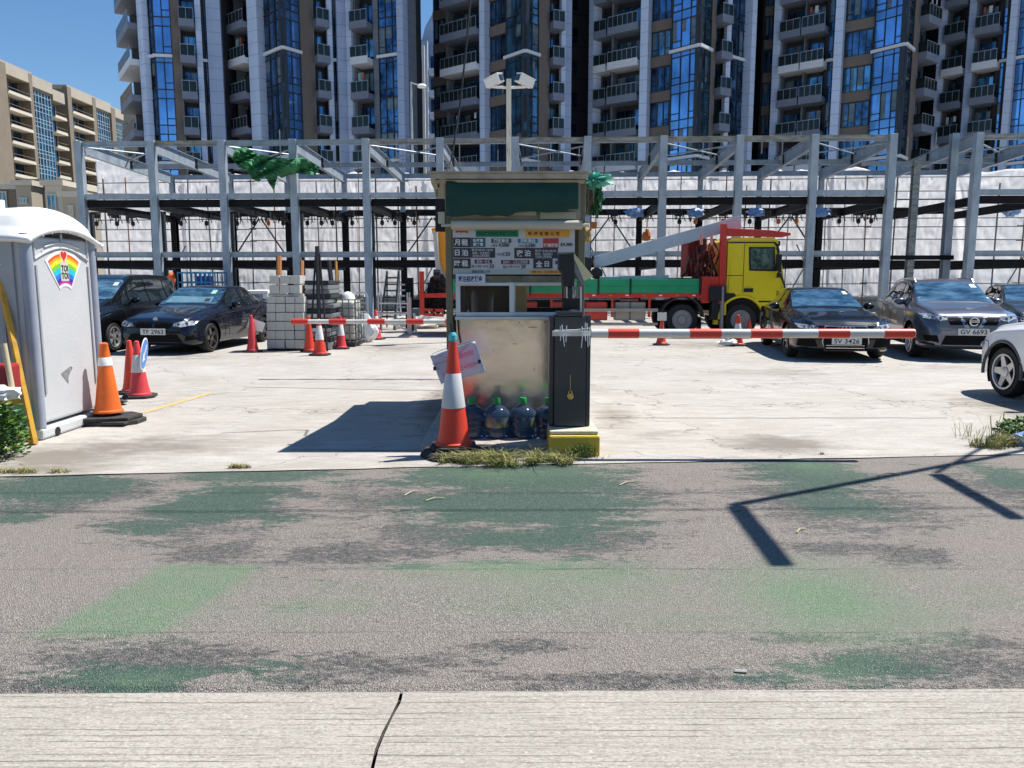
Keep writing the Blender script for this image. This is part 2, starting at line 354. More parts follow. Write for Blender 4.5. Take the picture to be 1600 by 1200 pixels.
# concrete slabs in front, with an open joint between them
jx = lambda y: G(625, 1080).x + (y - G(625, 1080).y) / (G(582, 1200).y - G(625, 1080).y) * (G(582, 1200).x - G(625, 1080).x)
for side in (-1, 1):
    def zf(x, y): return .006
    xs2 = lin(0, 1, 140); ys2 = lin(-3, 1, 60)
    V = []; 
    def cl(u, v, side=side):
        y1 = 2.80
        y = -3 + (v + 3) / 4 * (y1 + 3)
        j = jx(y) + side * (.006 + .004 * noise.noise(Vector((y * 6, side, 0))) + .003 * noise.noise(Vector((y * 25, side, 0)))) + .022 * noise.noise(Vector((y * 3.5, 0, 7))) + .008 * noise.noise(Vector((y * 14, 0, 7)))
        X = side * 9
        x = (X + (j - X) * u) if side < 0 else (j + (X - j) * u)
        y2 = y if v < 1 else YN(x) - .006 + .005 * noise.noise(Vector((x * 5, 2, 0)))
        return x, y2
    u2 = [1 - (1 - u) ** 2 for u in xs2] if side < 0 else [u ** 2 for u in xs2]
    o = gridmesh('pavement', slab_m, u2, ys2, zf, None, cl); o['kind'] = 'structure'
joint = MB(); joint.box(-9, 9, -3, 3.0, -.05, -.03); struct(joint, 'soil', mat('soil', (.05, .045, .038), .95, var=.4, scale=30))

# the yard and everything beyond it: one sheet to the horizon, fine near by
stain = field([blob(100, 715, 120, 25, .7), blob(240, 700, 140, 22, .6), blob(800, 700, 120, 25, .5), blob(1220, 697, 90, 14, .75), blob(700, 640, 50, 40, .8), blob(1590, 640, 80, 26, .6), blob(1030, 680, 60, 10, .4),
               blob(960, 655, 40, 25, .5), blob(60, 735, 120, 12, .7), blob(600, 600, 120, 8, .3), blob(900, 610, 160, 12, .3), blob(1230, 583, 110, 10, .45), blob(1480, 575, 90, 8, .4), blob(290, 560, 80, 8, .45), blob(620, 545, 80, 10, .5), blob(1100, 540, 130, 8, .5)])
xs = [-600, -200, -60] + lin(-24, 24, 241) + [60, 200, 600]; ys = [0, .02] + lin(.1, 1, 2) 
yy = lin(0, 20, 160) + [24, 30, 45, 80, 200, 700]
def cy_(x, v): return x, YF(x) + .03 * noise.noise(Vector((x * 1.7, 5, 0))) + .012 * noise.noise(Vector((x * 9, 5, 0))) - .01 + v if abs(x) < 30 else (YF(0) + v)
yd = gridmesh('ground', yard_m, xs, yy, lambda x, y: .012 if y < 60 else -.5, {'stain': stain}, cy_); yd['kind'] = 'structure'
far = MB(); far.box(-900, 900, -400, 1500, -.9, -.6); struct(far, 'terrain', mat('far_ground', (.22, .21, .19), .9))
side_ = MB()
side_.box(-60, -9, -10, 8, -.03, -.004); side_.box(9, 60, -10, 8, -.03, -.004); side_.box(-60, 60, -40, -3, -.06, .002)
struct(side_, 'road', mat('verge_road', (.3, .28, .25), .9))

# expansion joints in the yard (narrow dark grooves) and the yellow bay line
jm = mat('joint_filler', (.10, .09, .08), .9)
j = MB()
for (a, b2) in (((690, 612), (380, 606)), ((930, 655), (1480, 655)), ((455, 705), (690, 707)), ((0, 655), (120, 640))):
    A = G(*a); B = G(*b2); n = 26; pts = []
    for i in range(n + 1):
        p = A.lerp(B, i / n); p.y += .02 * noise.noise(Vector((p.x * 2, p.y, 0))); pts.append(p)
    for i in range(n):
        j.bar((*pts[i].xy, .0135), (*pts[i + 1].xy, .0135), .012 + .008 * abs(noise.noise(pts[i] * 5)), .003)
struct(j, 'ground_joints', jm)
ym, t, b = newmat('worn_yellow_paint', .7)
c = mixc(t, ramp(t, nz(t, 12, (1, 1, 1), 8, .8), .42, .6), (.56, .36, .06), (.46, .42, .34)); t.links.new(c, b.inputs["Base Color"])
yl = MB(); A = G(222, 647); B = G(328, 616); d = (B - A).normalized(); nrm = Vector((-d.y, d.x, 0)) * .055
yl.add([(*(A - nrm).xy, .016), (*(A + nrm).xy, .016), (*(B + nrm).xy, .016), (*(B - nrm).xy, .016)], [(0, 1, 2, 3)])
struct(yl, 'road_marking', ym)
# ================================================================ TOWERS BEHIND
def panelmat(name, c, pitch=1.05, rough=.55, dark=.55):
    m, t, b = newmat(name, rough)
    g = t.nodes.new("ShaderNodeNewGeometry"); s = t.nodes.new("ShaderNodeSeparateXYZ"); t.links.new(g.outputs["Position"], s.inputs[0])
    fr = math_(t, 'FRACT', math_(t, 'DIVIDE', s.outputs[2], pitch)); ln = math_(t, 'LESS_THAN', fr, .045)
    base = ramp(t, nz(t, .25, (1, 1, .4), 5), .3, .7, tuple(x * .86 for x in c), tuple(min(1, x * 1.1) for x in c))
    t.links.new(mixc(t, ln, base, tuple(x * dark for x in c)), b.inputs["Base Color"]); return m
def glassmat(name, c, rough=.06, var=.35, scale=.35):
    m, t, b = newmat(name, rough); b.inputs["Metallic"].default_value = .85
    cc = ramp(t, nz(t, scale, (1, 1, .7), 3), .35, .65, tuple(x * (1 - var) for x in c), tuple(min(1, x * (1 + var)) for x in c))
    t.links.new(cc, b.inputs["Base Color"])
    bp = t.nodes.new("ShaderNodeBump"); bp.inputs["Strength"].default_value = .12; bp.inputs["Distance"].default_value = .05
    t.links.new(nz(t, .6, (1, 1, 1), 2), bp.inputs["Height"]); t.links.new(bp.outputs[0], b.inputs["Normal"]); return m
lav = panelmat('grey_cladding', (.34, .42, .60)); lavlt = panelmat('pale_cladding', (.50, .60, .80)); tanw = panelmat('tan_tiles', (.155, .13, .115), .6, .7, .8)
greyw = panelmat('grey_tiles', (.15, .175, .22), 1.05); charc = panelmat('charcoal_tiles', (.034, .036, .046), 3.15, .7); brownd = panelmat('brown_tiles', (.065, .055, .052), 3.15, .7)
balc_m = mat('balcony_render', (.165, .195, .26), .6, var=.12, scale=.5); balw_m = mat('white_balcony_render', (.62, .66, .72), .6, var=.06)
blueg = glassmat('blue_reflective_glass', (.17, .36, .66), .05, .35); blueg2 = glassmat('blue_spandrel_glass', (.15, .32, .58), .15, .2)  # blue tint stands in for the deep sky mirrored by the panes
darkg = glassmat('dark_window_glass', (.06, .13, .23), .07, .8, .9); tealg = glassmat('teal_glass', (.10, .25, .38), .06, .6, .8)  # darker and tealer tints imitate faces that mirror the sky differently
curt = mat('curtained_glass', (.10, .14, .17), .15, 0, var=.5, scale=1.2, spec=.8)
mull = mat('dark_mullion', (.03, .035, .045), .4, .3); railg = mat('rail_glass', (.012, .022, .026), .10, 0, spec=.35, var=.5, scale=1.5); railp = mat('rail_metal', (.30, .33, .38), .4, .4)
FH = 3.15
def frame_of(A, B):
    d = (B - A); L = d.length; x = d / L; y = Vector((-x.y, x.x, 0))
    M = Matrix((( x.x, y.x, 0, A.x), (x.y, y.y, 0, A.y), (0, 0, 1, 0), (0, 0, 0, 1))); return M, L
def put(me, name, parent, M):
    o = bpy.data.objects.new(name, me); col.objects.link(o); o.parent = parent
    o.matrix_basis = WM[parent].inverted() @ M; WM[o] = M.copy(); return o
def window_mesh(W, z0, z1, n, pane, y=0.0, spand=None, sz0=None, tr=True, var=0):
    mb = MB(); mb.m = 0; mb.box(.02, W - .02, y + .06, y + .1, z0, z1)                       # panes
    mb.m = 1
    for i in range(n + 1):
        x = .04 + (W - .08) * i / n; mb.box(x - .035, x + .035, y - .02, y + .055, z0, z1)
    mb.box(.005, W - .005, y - .015, y + .056, z0 - .04, z0 + .04); mb.box(.005, W - .005, y - .015, y + .056, z1 - .04, z1 + .04)
    if tr:
        for i in ((0, n - 1) if n > 2 else (n - 1,)):
            xa = .04 + (W - .08) * i / n; mb.box(xa, xa + (W - .08) / n, y - .015, y + .057, z0 + .55, z0 + .62)
    if spand is not None:
        mb.m = 2; mb.box(.02, W - .02, y + .06, y + .1, sz0, z0 - .04); mb.m = 1
        for i in range(0, n + 1, 1): 
            x = .04 + (W - .08) * i / n; mb.box(x - .02, x + .02, y, y + .055, sz0, z0 - .04)
    if var:
        random.seed(var); mb.m = 3
        for i in range(n):
            if random.random() < .45:
                xa = .08 + (W - .08) * i / n; ww = (W - .08) / n - .08; h = random.choice([.45, .8, 1]) * (z1 - z0 - .1)
                mb.box(xa, xa + ww * random.choice([.5, 1]), y + .052, y + .0595, z1 - .05 - h, z1 - .05)
    me = mb.mesh('window', [pane, mull, spand or pane, curt]); return me
def tower(name, label, cat, zb, bays, z_lo, z_hi, group, floors=(-6, 5), depth=16, corem=None, fh=FH, fl_white=3, wallk=None):
    pts = [Vector((P(b[0], 110, b[1]).x, b[1], 0)) for b in bays] + [Vector((P(bays[-1][2], 110, bays[-1][3]).x, bays[-1][3], 0))]
    t = thing(name, label, cat, (sum(p.x for p in pts) / len(pts), min(p.y for p in pts) + 3, 0), 0, group)
    core = MB(); zb_ = P(*zb).z
    A0 = Vector((P(bays[0][0], 110, bays[0][1]).x, bays[0][1], 0)); B0 = Vector((P(bays[-1][2], 110, bays[-1][3]).x, bays[-1][3], 0))
    for b in bays:
        A = Vector((P(b[0], 110, b[1]).x, b[1], 0)); B = Vector((P(b[2], 110, b[3]).x, b[3], 0)); M, L = frame_of(A, B); ty = b[4]
        cs_ = max(.35, abs(M[0][0])); back = {'recess': 3.5, 'balc': .97, 'balcs': .97, 'balcd': .97}.get(ty, .46) / cs_
        core.prism([(A.x, A.y + back), (B.x, B.y + back), (B.x, max(A.y, B.y) + 4.2), (A.x, max(A.y, B.y) + 4.2)], z_lo, z_hi, 'Z')
    # a closing block behind all bays
    core.box(A0.x + 1.5, B0.x - 3.2, 82.5, 82.5 + depth, z_lo, z_hi)
    core.build('wall', corem or brownd, t, world=True)
    mul = []
    def build_wall(m, name='wall_panel'):
        mul.append((m, name))
    piers = {}
    for bi, b in enumerate(bays):
        A = Vector((P(b[0], 110, b[1]).x, b[1], 0)); B = Vector((P(b[2], 110, b[3]).x, b[3], 0)); M, W = frame_of(A, B); ty = b[4]
        g = .004
        if ty in ('lav', 'lavlt', 'tan', 'grey'):
            mb = MB(); pr = -.55 if ty in ('lav', 'lavlt') and len(b) > 5 else 0
            mb.box(g, W - g, pr, .45, z_lo, z_hi, M); mb.build('pier' if pr else 'wall_panel', {'lav': lav, 'lavlt': lavlt, 'tan': tanw, 'grey': greyw}[ty], t, world=True)
            continue
        if ty in ('recess', 'recessb'):
            me = window_mesh(min(1.0, W * .5), .7, 2.2, 1, darkg)
            for k in range(floors[0], floors[1] + 1):
                if W > 1.2: put(me, 'window', t, M @ Matrix.Translation((W * .35, 3.38, zb_ + k * fh)))
            continue
        if ty in ('glass', 'dglass', 'tglass'):
            n = b[5] if len(b) > 5 else 3
            pane = {'glass': blueg, 'dglass': darkg, 'tglass': tealg}[ty]; sp = blueg2 if ty == 'glass' else (darkg if ty == 'dglass' else tealg)
            mes = [window_mesh(W, .35, fh - .45, n, pane, 0, sp, -.4, True, v) for v in ((0, 0, 3 + bi) if ty == 'glass' else (0, 5 + bi, 9 + bi))]
            for k in range(floors[0], floors[1] + 1):
                put(mes[(k * 7 + bi) % 3], 'window', t, M @ Matrix.Translation((0, 0, zb_ + k * fh)))
            bk = MB(); bk.box(g, W - g, .11, .45, z_lo, z_hi, M); bk.build('wall_panel', mull, t, world=True)
            for k in range(floors[0], floors[1] + 1):
                if k % 3 == 0:
                    c = MB(); c.box(-.1, W + .02, -.22, -.02, zb_ + k * fh - .02, zb_ + k * fh + .24, M); c.build('cornice', balw_m, t, world=True)
            continue
        if ty in ('win', 'winw'):
            n = b[5] if len(b) > 5 else 3
            wm = tanw if ty == 'win' else greyw
            mes = [window_mesh(W * .94, 0.15, fh - .85, n, q, 0, None, 0, True, v) for q, v in ((darkg, 0), (tealg, 4 + bi), (darkg, 8 + bi))]
            bk = MB(); sp_ = MB(); sp_.box(g, W - g, .0, .45, -.80, .10); sme = sp_.mesh('spandrel', wm)
            for k in range(floors[0], floors[1] + 1):
                put(sme, 'spandrel', t, M @ Matrix.Translation((0, 0, zb_ + k * fh)))
                put(mes[(k * 5 + bi) % 3], 'window', t, M @ Matrix.Translation((W * .03, .15, zb_ + k * fh)))
            bk.box(g, W - g, .3, .44, zb_ + (floors[1] + 1) * fh, z_hi, M); bk.build('wall_panel', wm, t, world=True)
            continue
        if ty in ('balc', 'balcs', 'balcd'):
            pr = .95 if ty != 'balcs' else .8; wn = max(2, int(W / .9))
            if ty == 'balcd': pr = 1.3
            mes = [window_mesh(W * .9, 0.05, fh - .95, min(wn, 3), q, 0, None, 0, False, v) for q, v in ((darkg, 0), (darkg, 5 + bi), (tealg, 8 + bi))]
            bx = MB(); bx.box(.06, W - .06, -pr, .95, -.55, -.02)
            bx.box(.06, W - .06, -pr, -pr + .1, -.02, .12); bx.box(.06, .14, -pr + .1, .9, -.02, .12)
            mg = bx.mesh('balcony', balc_m); mw = bx.mesh('balcony', balw_m)
            rl = MB(); rl.m = 0; rl.box(.10, W - .1, -pr + .02, -pr + .05, .14, 1.02); rl.box(.08, .11, -pr + .06, .3, .14, 1.02)
            rl.m = 1; rl.box(.08, W - .08, -pr + .01, -pr + .07, 1.03, 1.09)
            q = max(2, int(W / .55))
            for i in range(q + 1):
                x = .1 + (W - .2) * i / q; rl.box(x - .02, x + .02, -pr + .003, -pr + .018, .12, 1.03)
            rme = rl.mesh('balustrade', [railg, railp])
            for k in range(floors[0], floors[1] + 1):
                z = zb_ + k * fh
                o = put(mw if k % 3 == 0 and ty != 'balcs' else mg, 'balcony', t, M @ Matrix.Translation((0, 0, z)))
                r = bpy.data.objects.new('balustrade', rme); col.objects.link(r); r.parent = o
                put(mes[(k * 7 + bi) % 3], 'window', t, M @ Matrix.Translation((W * .05, .8, z)))
                if (k * 5 + bi * 3) % 7 == 0 and W > 1.6 and k > -5:       # laundry on a few balconies
                    random.seed(k * 11 + bi)
                    for j in range(random.choice((2, 4))):
                        lb = MB(); xx = .3 + random.random() * (W - .9); lb.box(xx, xx + random.uniform(.12, .35), -pr + .3 + j * .06, -pr + .33 + j * .06, random.uniform(1.1, 1.4), 1.9)
                        lo = bpy.data.objects.new('laundry', lb.mesh('laundry', random.choice([mat('laundry_white', (.5, .5, .5)), mat('laundry_teal', (.1, .3, .3)), mat('laundry_red', (.35, .08, .06))]))); col.objects.link(lo); lo.parent = o
            bk = MB(); bk.box(g, W * .06, .0, .96, z_lo, z_hi, M)
            bk.build('wall_panel', greyw, t, world=True)
    return t
GT = 'high-rise apartment towers behind the steel frame'
tower('apartment_tower', 'grey tower at the left, its blue glass strip beside small balconies against the open sky', 'tower', (290, 89, 73),
      [(207, 80, 228, 74, 'balcd'), (228, 74, 236, 73.4, 'lavlt', 1), (236, 73.4, 243, 73.2, 'dglass', 1), (243, 73, 271, 73.2, 'glass', 2), (271, 73.2, 283, 73.4, 'tan'),
       (283, 73.4, 309, 73.8, 'balcs'), (309, 73.8, 318, 74, 'lavlt'), (318, 74.6, 326, 74.8, 'dglass', 1), (326, 74.4, 348, 74.6, 'lav'), (348, 78, 372, 78.4, 'recess')], 0, 44, GT, corem=charc)
tower('apartment_tower', 'grey tower with a blue glass corner and twin balcony stacks, left of the sky gap', 'tower', (382, 96, 76),
      [(369, 77, 397, 75, 'balc'), (397, 75, 412, 74.2, 'lavlt', 1), (412, 74.6, 443, 72, 'dglass', 3), (443, 72, 471, 73.6, 'glass', 2), (471, 73.6, 491, 74.6, 'tan'), (491, 74.6, 513, 75.4, 'balcs'),
       (513, 75.4, 521, 75.6, 'lavlt'), (521, 76, 528, 76.2, 'dglass', 1), (528, 75.6, 543, 76, 'lav'), (543, 78, 547, 78, 'recess'), (547, 76.4, 555, 76.2, 'lavlt', 1), (555, 76, 584, 75.2, 'balc'),
       (584, 75.2, 592, 75, 'grey'), (592, 75, 625, 74, 'dglass', 3), (625, 74, 635, 73.8, 'lav', 1), (635, 74.5, 651, 76, 'grey')], 0, 44, GT, corem=charc)
tower('apartment_tower', 'brown and grey tower rising directly behind the twin floodlight pole', 'tower', (726, 110, 78),
      [(677, 81, 697, 80, 'win', 2), (697, 79, 755, 76, 'balc'), (755, 76, 763, 75.6, 'lavlt', 1), (763, 75.8, 790, 74.2, 'win', 3), (790, 74.2, 821, 72, 'tglass', 2), (821, 72, 842, 73.4, 'tglass', 2),
       (842, 73.4, 857, 74.2, 'tan'), (857, 74.4, 877, 75, 'balcs'), (877, 75, 884, 75.2, 'lavlt'), (884, 75.4, 893, 75.6, 'lav'), (893, 79, 926, 79.5, 'recess')], 0, 44, GT, corem=charc)
tower('apartment_tower', 'tower with a wide blue glass corner standing behind the yellow truck cab', 'tower', (960, 102, 77),
      [(926, 79, 934, 78.4, 'lavlt', 1), (934, 78.6, 955, 77.6, 'balc'), (955, 77.4, 1003, 75.4, 'balc'), (1003, 75.2, 1015, 74.8, 'lavlt', 1), (1015, 75, 1048, 73.6, 'win', 3), (1048, 73.2, 1092, 71, 'glass', 3),
       (1092, 71, 1110, 72.6, 'tglass', 2), (1110, 72.6, 1116, 73, 'tan'), (1116, 73.2, 1134, 74, 'balcs'), (1134, 74, 1141, 74.2, 'lavlt'), (1141, 74.6, 1165, 76, 'dglass', 2), (1165, 75.6, 1172, 76, 'lavlt', 1),
       (1172, 80, 1192, 80.5, 'recess')], 0, 44, GT, corem=charc)
tower('apartment_tower', 'tower with blue glass corner and long white balcony rows above the dark parked saloon', 'tower', (1255, 108, 78),
      [(1192, 80, 1209, 79.5, 'win', 2), (1209, 78.8, 1220, 78.4, 'lavlt', 1), (1220, 78.4, 1254, 77, 'balc'), (1254, 77, 1292, 75.5, 'balc'), (1292, 75.6, 1303, 75.2, 'dglass', 1), (1303, 74.8, 1316, 74.4, 'lavlt', 1), (1316, 74.6, 1362, 73, 'win', 4),
       (1362, 72.8, 1412, 70.4, 'glass', 3), (1412, 70.4, 1424, 72.2, 'dglass', 1), (1424, 72.2, 1432, 73, 'tan'), (1432, 73, 1453, 74.6, 'balcs'), (1453, 79, 1464, 79.4, 'recess')], 0, 44, GT, corem=charc)
tower('apartment_tower', 'rightmost tower, running out of the picture, its balconies split by two pale piers', 'tower', (1545, 98, 75),
      [(1464, 79, 1476, 78.6, 'lavlt', 1), (1476, 78.6, 1510, 77, 'balc'), (1510, 76.8, 1521, 76.4, 'lav', 1), (1521, 76.4, 1562, 74.8, 'balc'), (1562, 75, 1574, 74.6, 'glass', 1), (1574, 74.2, 1585, 73.8, 'lavlt', 1),
       (1585, 74, 1625, 72.4, 'glass', 3), (1625, 72.4, 1680, 70, 'glass', 3)], 0, 44, GT, corem=charc)
# a tower far behind, seen in the gap
ft = thing('apartment_tower', 'pale blue tower far away in the narrow sky gap', 'tower', (P(664, 100, 125).x, 125, 0))
zt = P(664, 62, 125).z
mb = MB(); a = P(650, 100, 125).x; bb = P(668, 100, 125).x; c2 = P(684, 100, 125).x
mb.box(a, bb, 125, 140, 0, zt); mb.box(bb, c2, 127, 142, 0, zt + 2); mb.prism([(a, zt), (c2, zt + 2.001), (c2, zt + 7.5), (a + 1, zt + 3.5)], 130, 138); mb.build('wall', mat('pale_blue_render', (.34, .42, .54), .6), ft, world=True)
mb = MB(); mb.box(P(653, 100, 125).x, P(658, 100, 125).x, 124.6, 124.99, 0, zt - 3); mb.build('pier', mat('far_beige', (.36, .33, .30)), ft, world=True)
mb = MB(); mb.box(P(660, 100, 125).x, P(664, 100, 125).x, 124.3, 124.99, 0, zt - 1); mb.build('pier', white, ft, world=True)
for k in range(9):
    z = zt - 4 - k * 3.3
    mb = MB(); mb.box(bb + .1, c2 - .5, 125.8, 127.3, z - .9, z); mb.build('balcony', mat('far_white', (.55, .6, .68)), ft, world=True)
    mb = MB(); mb.box(bb + .3, c2 - .7, 126.9, 126.98, z + .2, z + 2.1); mb.build('window', darkg, ft, world=True)

# cream blocks on the left, sunlit side towards us
cream = mat('cream_render', (.36, .32, .26), .7, var=.08, scale=.3); beige = mat('beige_tiles', (.19, .155, .115), .7, var=.1, scale=.4); creamlt = mat('pale_cream', (.52, .48, .40), .7, var=.06)
cg = glassmat('teal_curtain_glass', (.06, .16, .24), .08, .6, .5); cm = mat('pale_mullion', (.33, .42, .47), .4, .3)
def block(label, X, spans, top, name='apartment_block', fh=3.15, nf=13, endw=14, Yend=None):
    Y0 = spans[0][0]; Y1 = spans[-1][1]
    t = thing(name, label, 'apartment block', (X - 7, (Y0 + Y1) / 2, 0), 0, 'cream apartment blocks on the left')
    mb = MB()
    for (a, b_, ty, zt_) in spans:
        mb.box(X - endw - 5, X - (2.2 if ty == 'b' else .7), a, b_, 0, zt_ - .5)
        if ty == 'b': mb.box(X - 2.2, X - .02, a, b_, zt_ - 2.0, zt_)
        elif ty != 'w': mb.box(X - .7, X - .002, a, b_, zt_ - 2.4, zt_)
        else: mb.box(X - .7, X + .35, a, b_, 0, zt_)
    mb.build('wall', beige, t, world=True)
    pp = MB()
    for (a, b_, ty, zt_) in spans: pp.box(X - endw, X + .3, a + .02, b_ - .02, zt_ - 1.9 + .003, zt_ + .35)
    pp.build('parapet', cream, t, world=True)
    for (a, b_, ty, zt_) in spans:
        L = b_ - a; M, _ = frame_of(Vector((X, a, 0)), Vector((X, b_, 0)))
        for k in range(nf):
            z = zt_ - 5.2 - k * fh
            if z < 1: break
            if ty == 'g':
                mb = MB(); mb.m = 0; mb.box(.3, L - .3, .25, .35, z - .2, z + fh - .25); mb.m = 1
                for i in range(7):
                    x = .3 + (L - .6) * i / 6; mb.box(x - .07, x + .07, .1, .245, z - .2, z + fh - .2)
                for zz in (-.2, .5, 2.0): mb.box(.2, L - .2, .12, .243, z + zz - .06, z + zz + .06)
                o = put(mb.mesh('window', [cg, cm]), 'window', t, M)
            if ty == 'b':
                mb = MB(); mb.box(-.05, L + .05, -.5, 2.1, z - .25, z); mb.box(.3, L, -.45, -.3, z, z + .35)
                o = put(mb.mesh('balcony', creamlt), 'balcony', t, M)
                mb = MB(); mb.m = 0; mb.box(.2, L - .2, 1.9, 2.15, z + .02, z + fh - .3); mb.m = 1
                n = max(2, int(L / 2.5))
                for i in range(n + 1): x = .3 + (L - .6) * i / n; mb.box(x - .12, x + .12, 1.7, 1.89, z + .02, z + fh - .3)
                mb.box(.2, L - .2, -.35, -.31, z + .95, z + 1.02)
                put(mb.mesh('window', [darkg, beige]), 'window', t, M)
    return t
X = -98.0
def Yp(px): return X / ((px - 800) / F) * 1.0436
h1 = P(2, 96, Yp(2)).z
block('nearer cream block at the left edge with a tall teal glass strip', X, [(Yp(-120), Yp(8), 'w', h1), (Yp(8), Yp(43), 'b', h1), (Yp(43), Yp(48), 'w', h1), (Yp(48), Yp(79), 'g', h1 - .4), (Yp(79), Yp(97), 'b', h1 - 1.5)], h1)
h2 = P(115, 136, Yp(115)).z
block('farther cream block, lower in the picture, with two narrow glass strips', X - 1.5, [(Yp(112), Yp(118), 'w', h2), (Yp(118), Yp(150), 'b', h2), (Yp(150), Yp(155), 'w', h2), (Yp(155), Yp(178), 'g', h2), (Yp(178), Yp(184), 'w', h2 - .5), (Yp(184), Yp(197), 'g', h2 - .5)], h2, nf=14)
mb = MB(); h3 = P(205, 173, 210).z; mb.box(P(194, 173, 215).x, P(228, 173, 215).x, 213, 235, 0, h3); mb.box(P(198, 173, 215).x, P(216, 173, 215).x, 215, 225, h3 + .003, h3 + 1.5)
for k in range(8):
    pass
t3 = thing('apartment_block', 'small cream block farthest away beside the leftmost tower', 'apartment block', (P(205, 173, 215).x, 215, 0), 0, 'cream apartment blocks on the left')
mb.build('wall', cream, t3, world=True)
for k in range(7):
    for px in (200, 212):
        m2 = MB(); x = P(px, 173, 213).x; z = h3 - 4 - k * 3.6; m2.box(x - .6, x + .6, 212.9, 212.99, z, z + 1.4); m2.build('window', darkg, t3, world=True)
# low houses behind the portable toilet
def house(label, px0, px1, pyt, Y, wins, m_, cap=True, d=10):
    a = P(px0, pyt, Y); b_ = P(px1, pyt, Y); t = thing('low_house', label, 'house', ((a.x + b_.x) / 2, Y, 0), 0, 'low cream houses behind the toilet')
    mb = MB(); mb.box(a.x, b_.x, Y, Y + d, 0, a.z); mb.build('wall', m_, t, world=True)
    mb = MB(); mb.box(a.x - .25, b_.x + .25, Y - .25, Y + d, a.z + .003, a.z + .4); mb.build('roof', creamlt if cap else beige, t, world=True)
    for (w0, w1, y0, y1) in wins:
        p0 = P(w0, y1, Y); p1 = P(w1, y0, Y)
        mb = MB(); mb.m = 0; mb.box(p0.x, p1.x, Y - .06, Y - .02, p0.z, p1.z); mb.m = 1
        for xx in (p0.x, (p0.x + p1.x) / 2, p1.x): mb.box(xx - .05, xx + .05, Y - .1, Y - .063, p0.z, p1.z)
        for zz in (p0.z, p1.z): mb.box(p0.x - .1, p1.x + .1, Y - .12, Y - .065, zz - .06, zz + .06)
        mb.build('window', [tealg, creamlt], t, world=True)
house('low beige house behind the toilet roof, at the picture edge', -60, 24, 296, 66, [(2, 10, 300, 325)], beige)
house('low cream house with one small dark window', 24, 48, 290, 62, [(33, 42, 310, 318)], cream)
house('plain tan side block between two cream houses', 48, 69, 288, 63.5, [], beige, False)
house('low white house with a tall teal window', 70, 96, 290, 60, [(76, 87, 304, 328)], creamlt)
house('narrow cream house beside the first steel column', 97, 124, 308, 58, [(110, 114, 322, 340)], cream)
house('long cream wing closing the gap behind the steel frame', 124, 205, 300, 70, [(140, 150, 312, 330)], cream)

# ================================================================ STEEL FRAME
TH = .0475
def FY(x, d=0.0): return 28.4 - TH * x + d                       # front line of the frame at depth offset d
def FX(px, py=330, d=0.0):
    u = P(px, py, 1.0).x; Y0 = 28.4 + d
    x = u * Y0 / (1 + TH * u); return x, FY(x, d)
D = 7.0; ZT = 6.5; ZM = 4.6; ZL = 2.38
fr = thing('parking_structure', 'two-storey galvanised steel parking frame under construction across the yard', 'parking structure', (0, 28.4, 0))
front = []
for px in (122, 236, 346, 457, 571, 687, 805, 918, 1037, 1156, 1273, 1395, 1529, 1650): front.append(FX(px, 215))
def dd(p, d): return Vector((p[0] + TH * d, p[1] + d, 0))
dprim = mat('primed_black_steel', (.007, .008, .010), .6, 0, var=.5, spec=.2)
rustm = mat('rusty_steel', (.16, .07, .03), .8, var=.5, scale=8); dirty = mat('dirty_galvanised', (.22, .215, .19), .6, .3, c2=(.40, .42, .42), scale=2.4, thr=(.38, .6), stretch=(1, 1, 4))
def post(p, d, z, m_, w_=.27, h_=.24, z0=0.012, name='column'):
    q = dd(p, d); mb = MB(); mb.ibeam((q.x, q.y, z0), (q.x, q.y, z), w_, h_, .022, (TH, 1, 0)); mb.box(q.x - .22, q.x + .22, q.y - .2, q.y + .2, z0, z0 + .03)
    return mb.build(name, m_, fr, world=True)
def boxpost(p, d, z, m_, w_=.26, name='column'):
    q = dd(p, d); mb = MB(); mb.box(q.x - w_ / 2, q.x + w_ / 2, q.y - w_ / 2, q.y + w_ / 2, .012, z); mb.build(name, m_, fr, world=True, bevel=.01)
for i, p in enumerate(front):
    boxpost(p, 0, ZT + .12, galv)
    q = dd(p, .3)
    mb = MB(); mb.box(q.x - .03, q.x + .19, q.y - .1, q.y + .04, .012, ZM - .6); mb.build('lift_guide', dsteel, fr, world=True)
    # rear column: dark below, bare steel above
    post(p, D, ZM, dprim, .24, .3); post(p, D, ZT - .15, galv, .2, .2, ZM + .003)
def hb(a, b_, d, z, w_, h_, m_, name='beam', off=.15, kind='i'):
    A = dd(a, d); B = dd(b_, d); v = (B - A).normalized() * off; A = A + v; B = B - v; mb = MB()
    A.z = B.z = z
    (mb.ibeam(A, B, w_, h_, .018) if kind == 'i' else mb.bar(A, B, w_, h_)); mb.build(name, m_, fr, world=True)
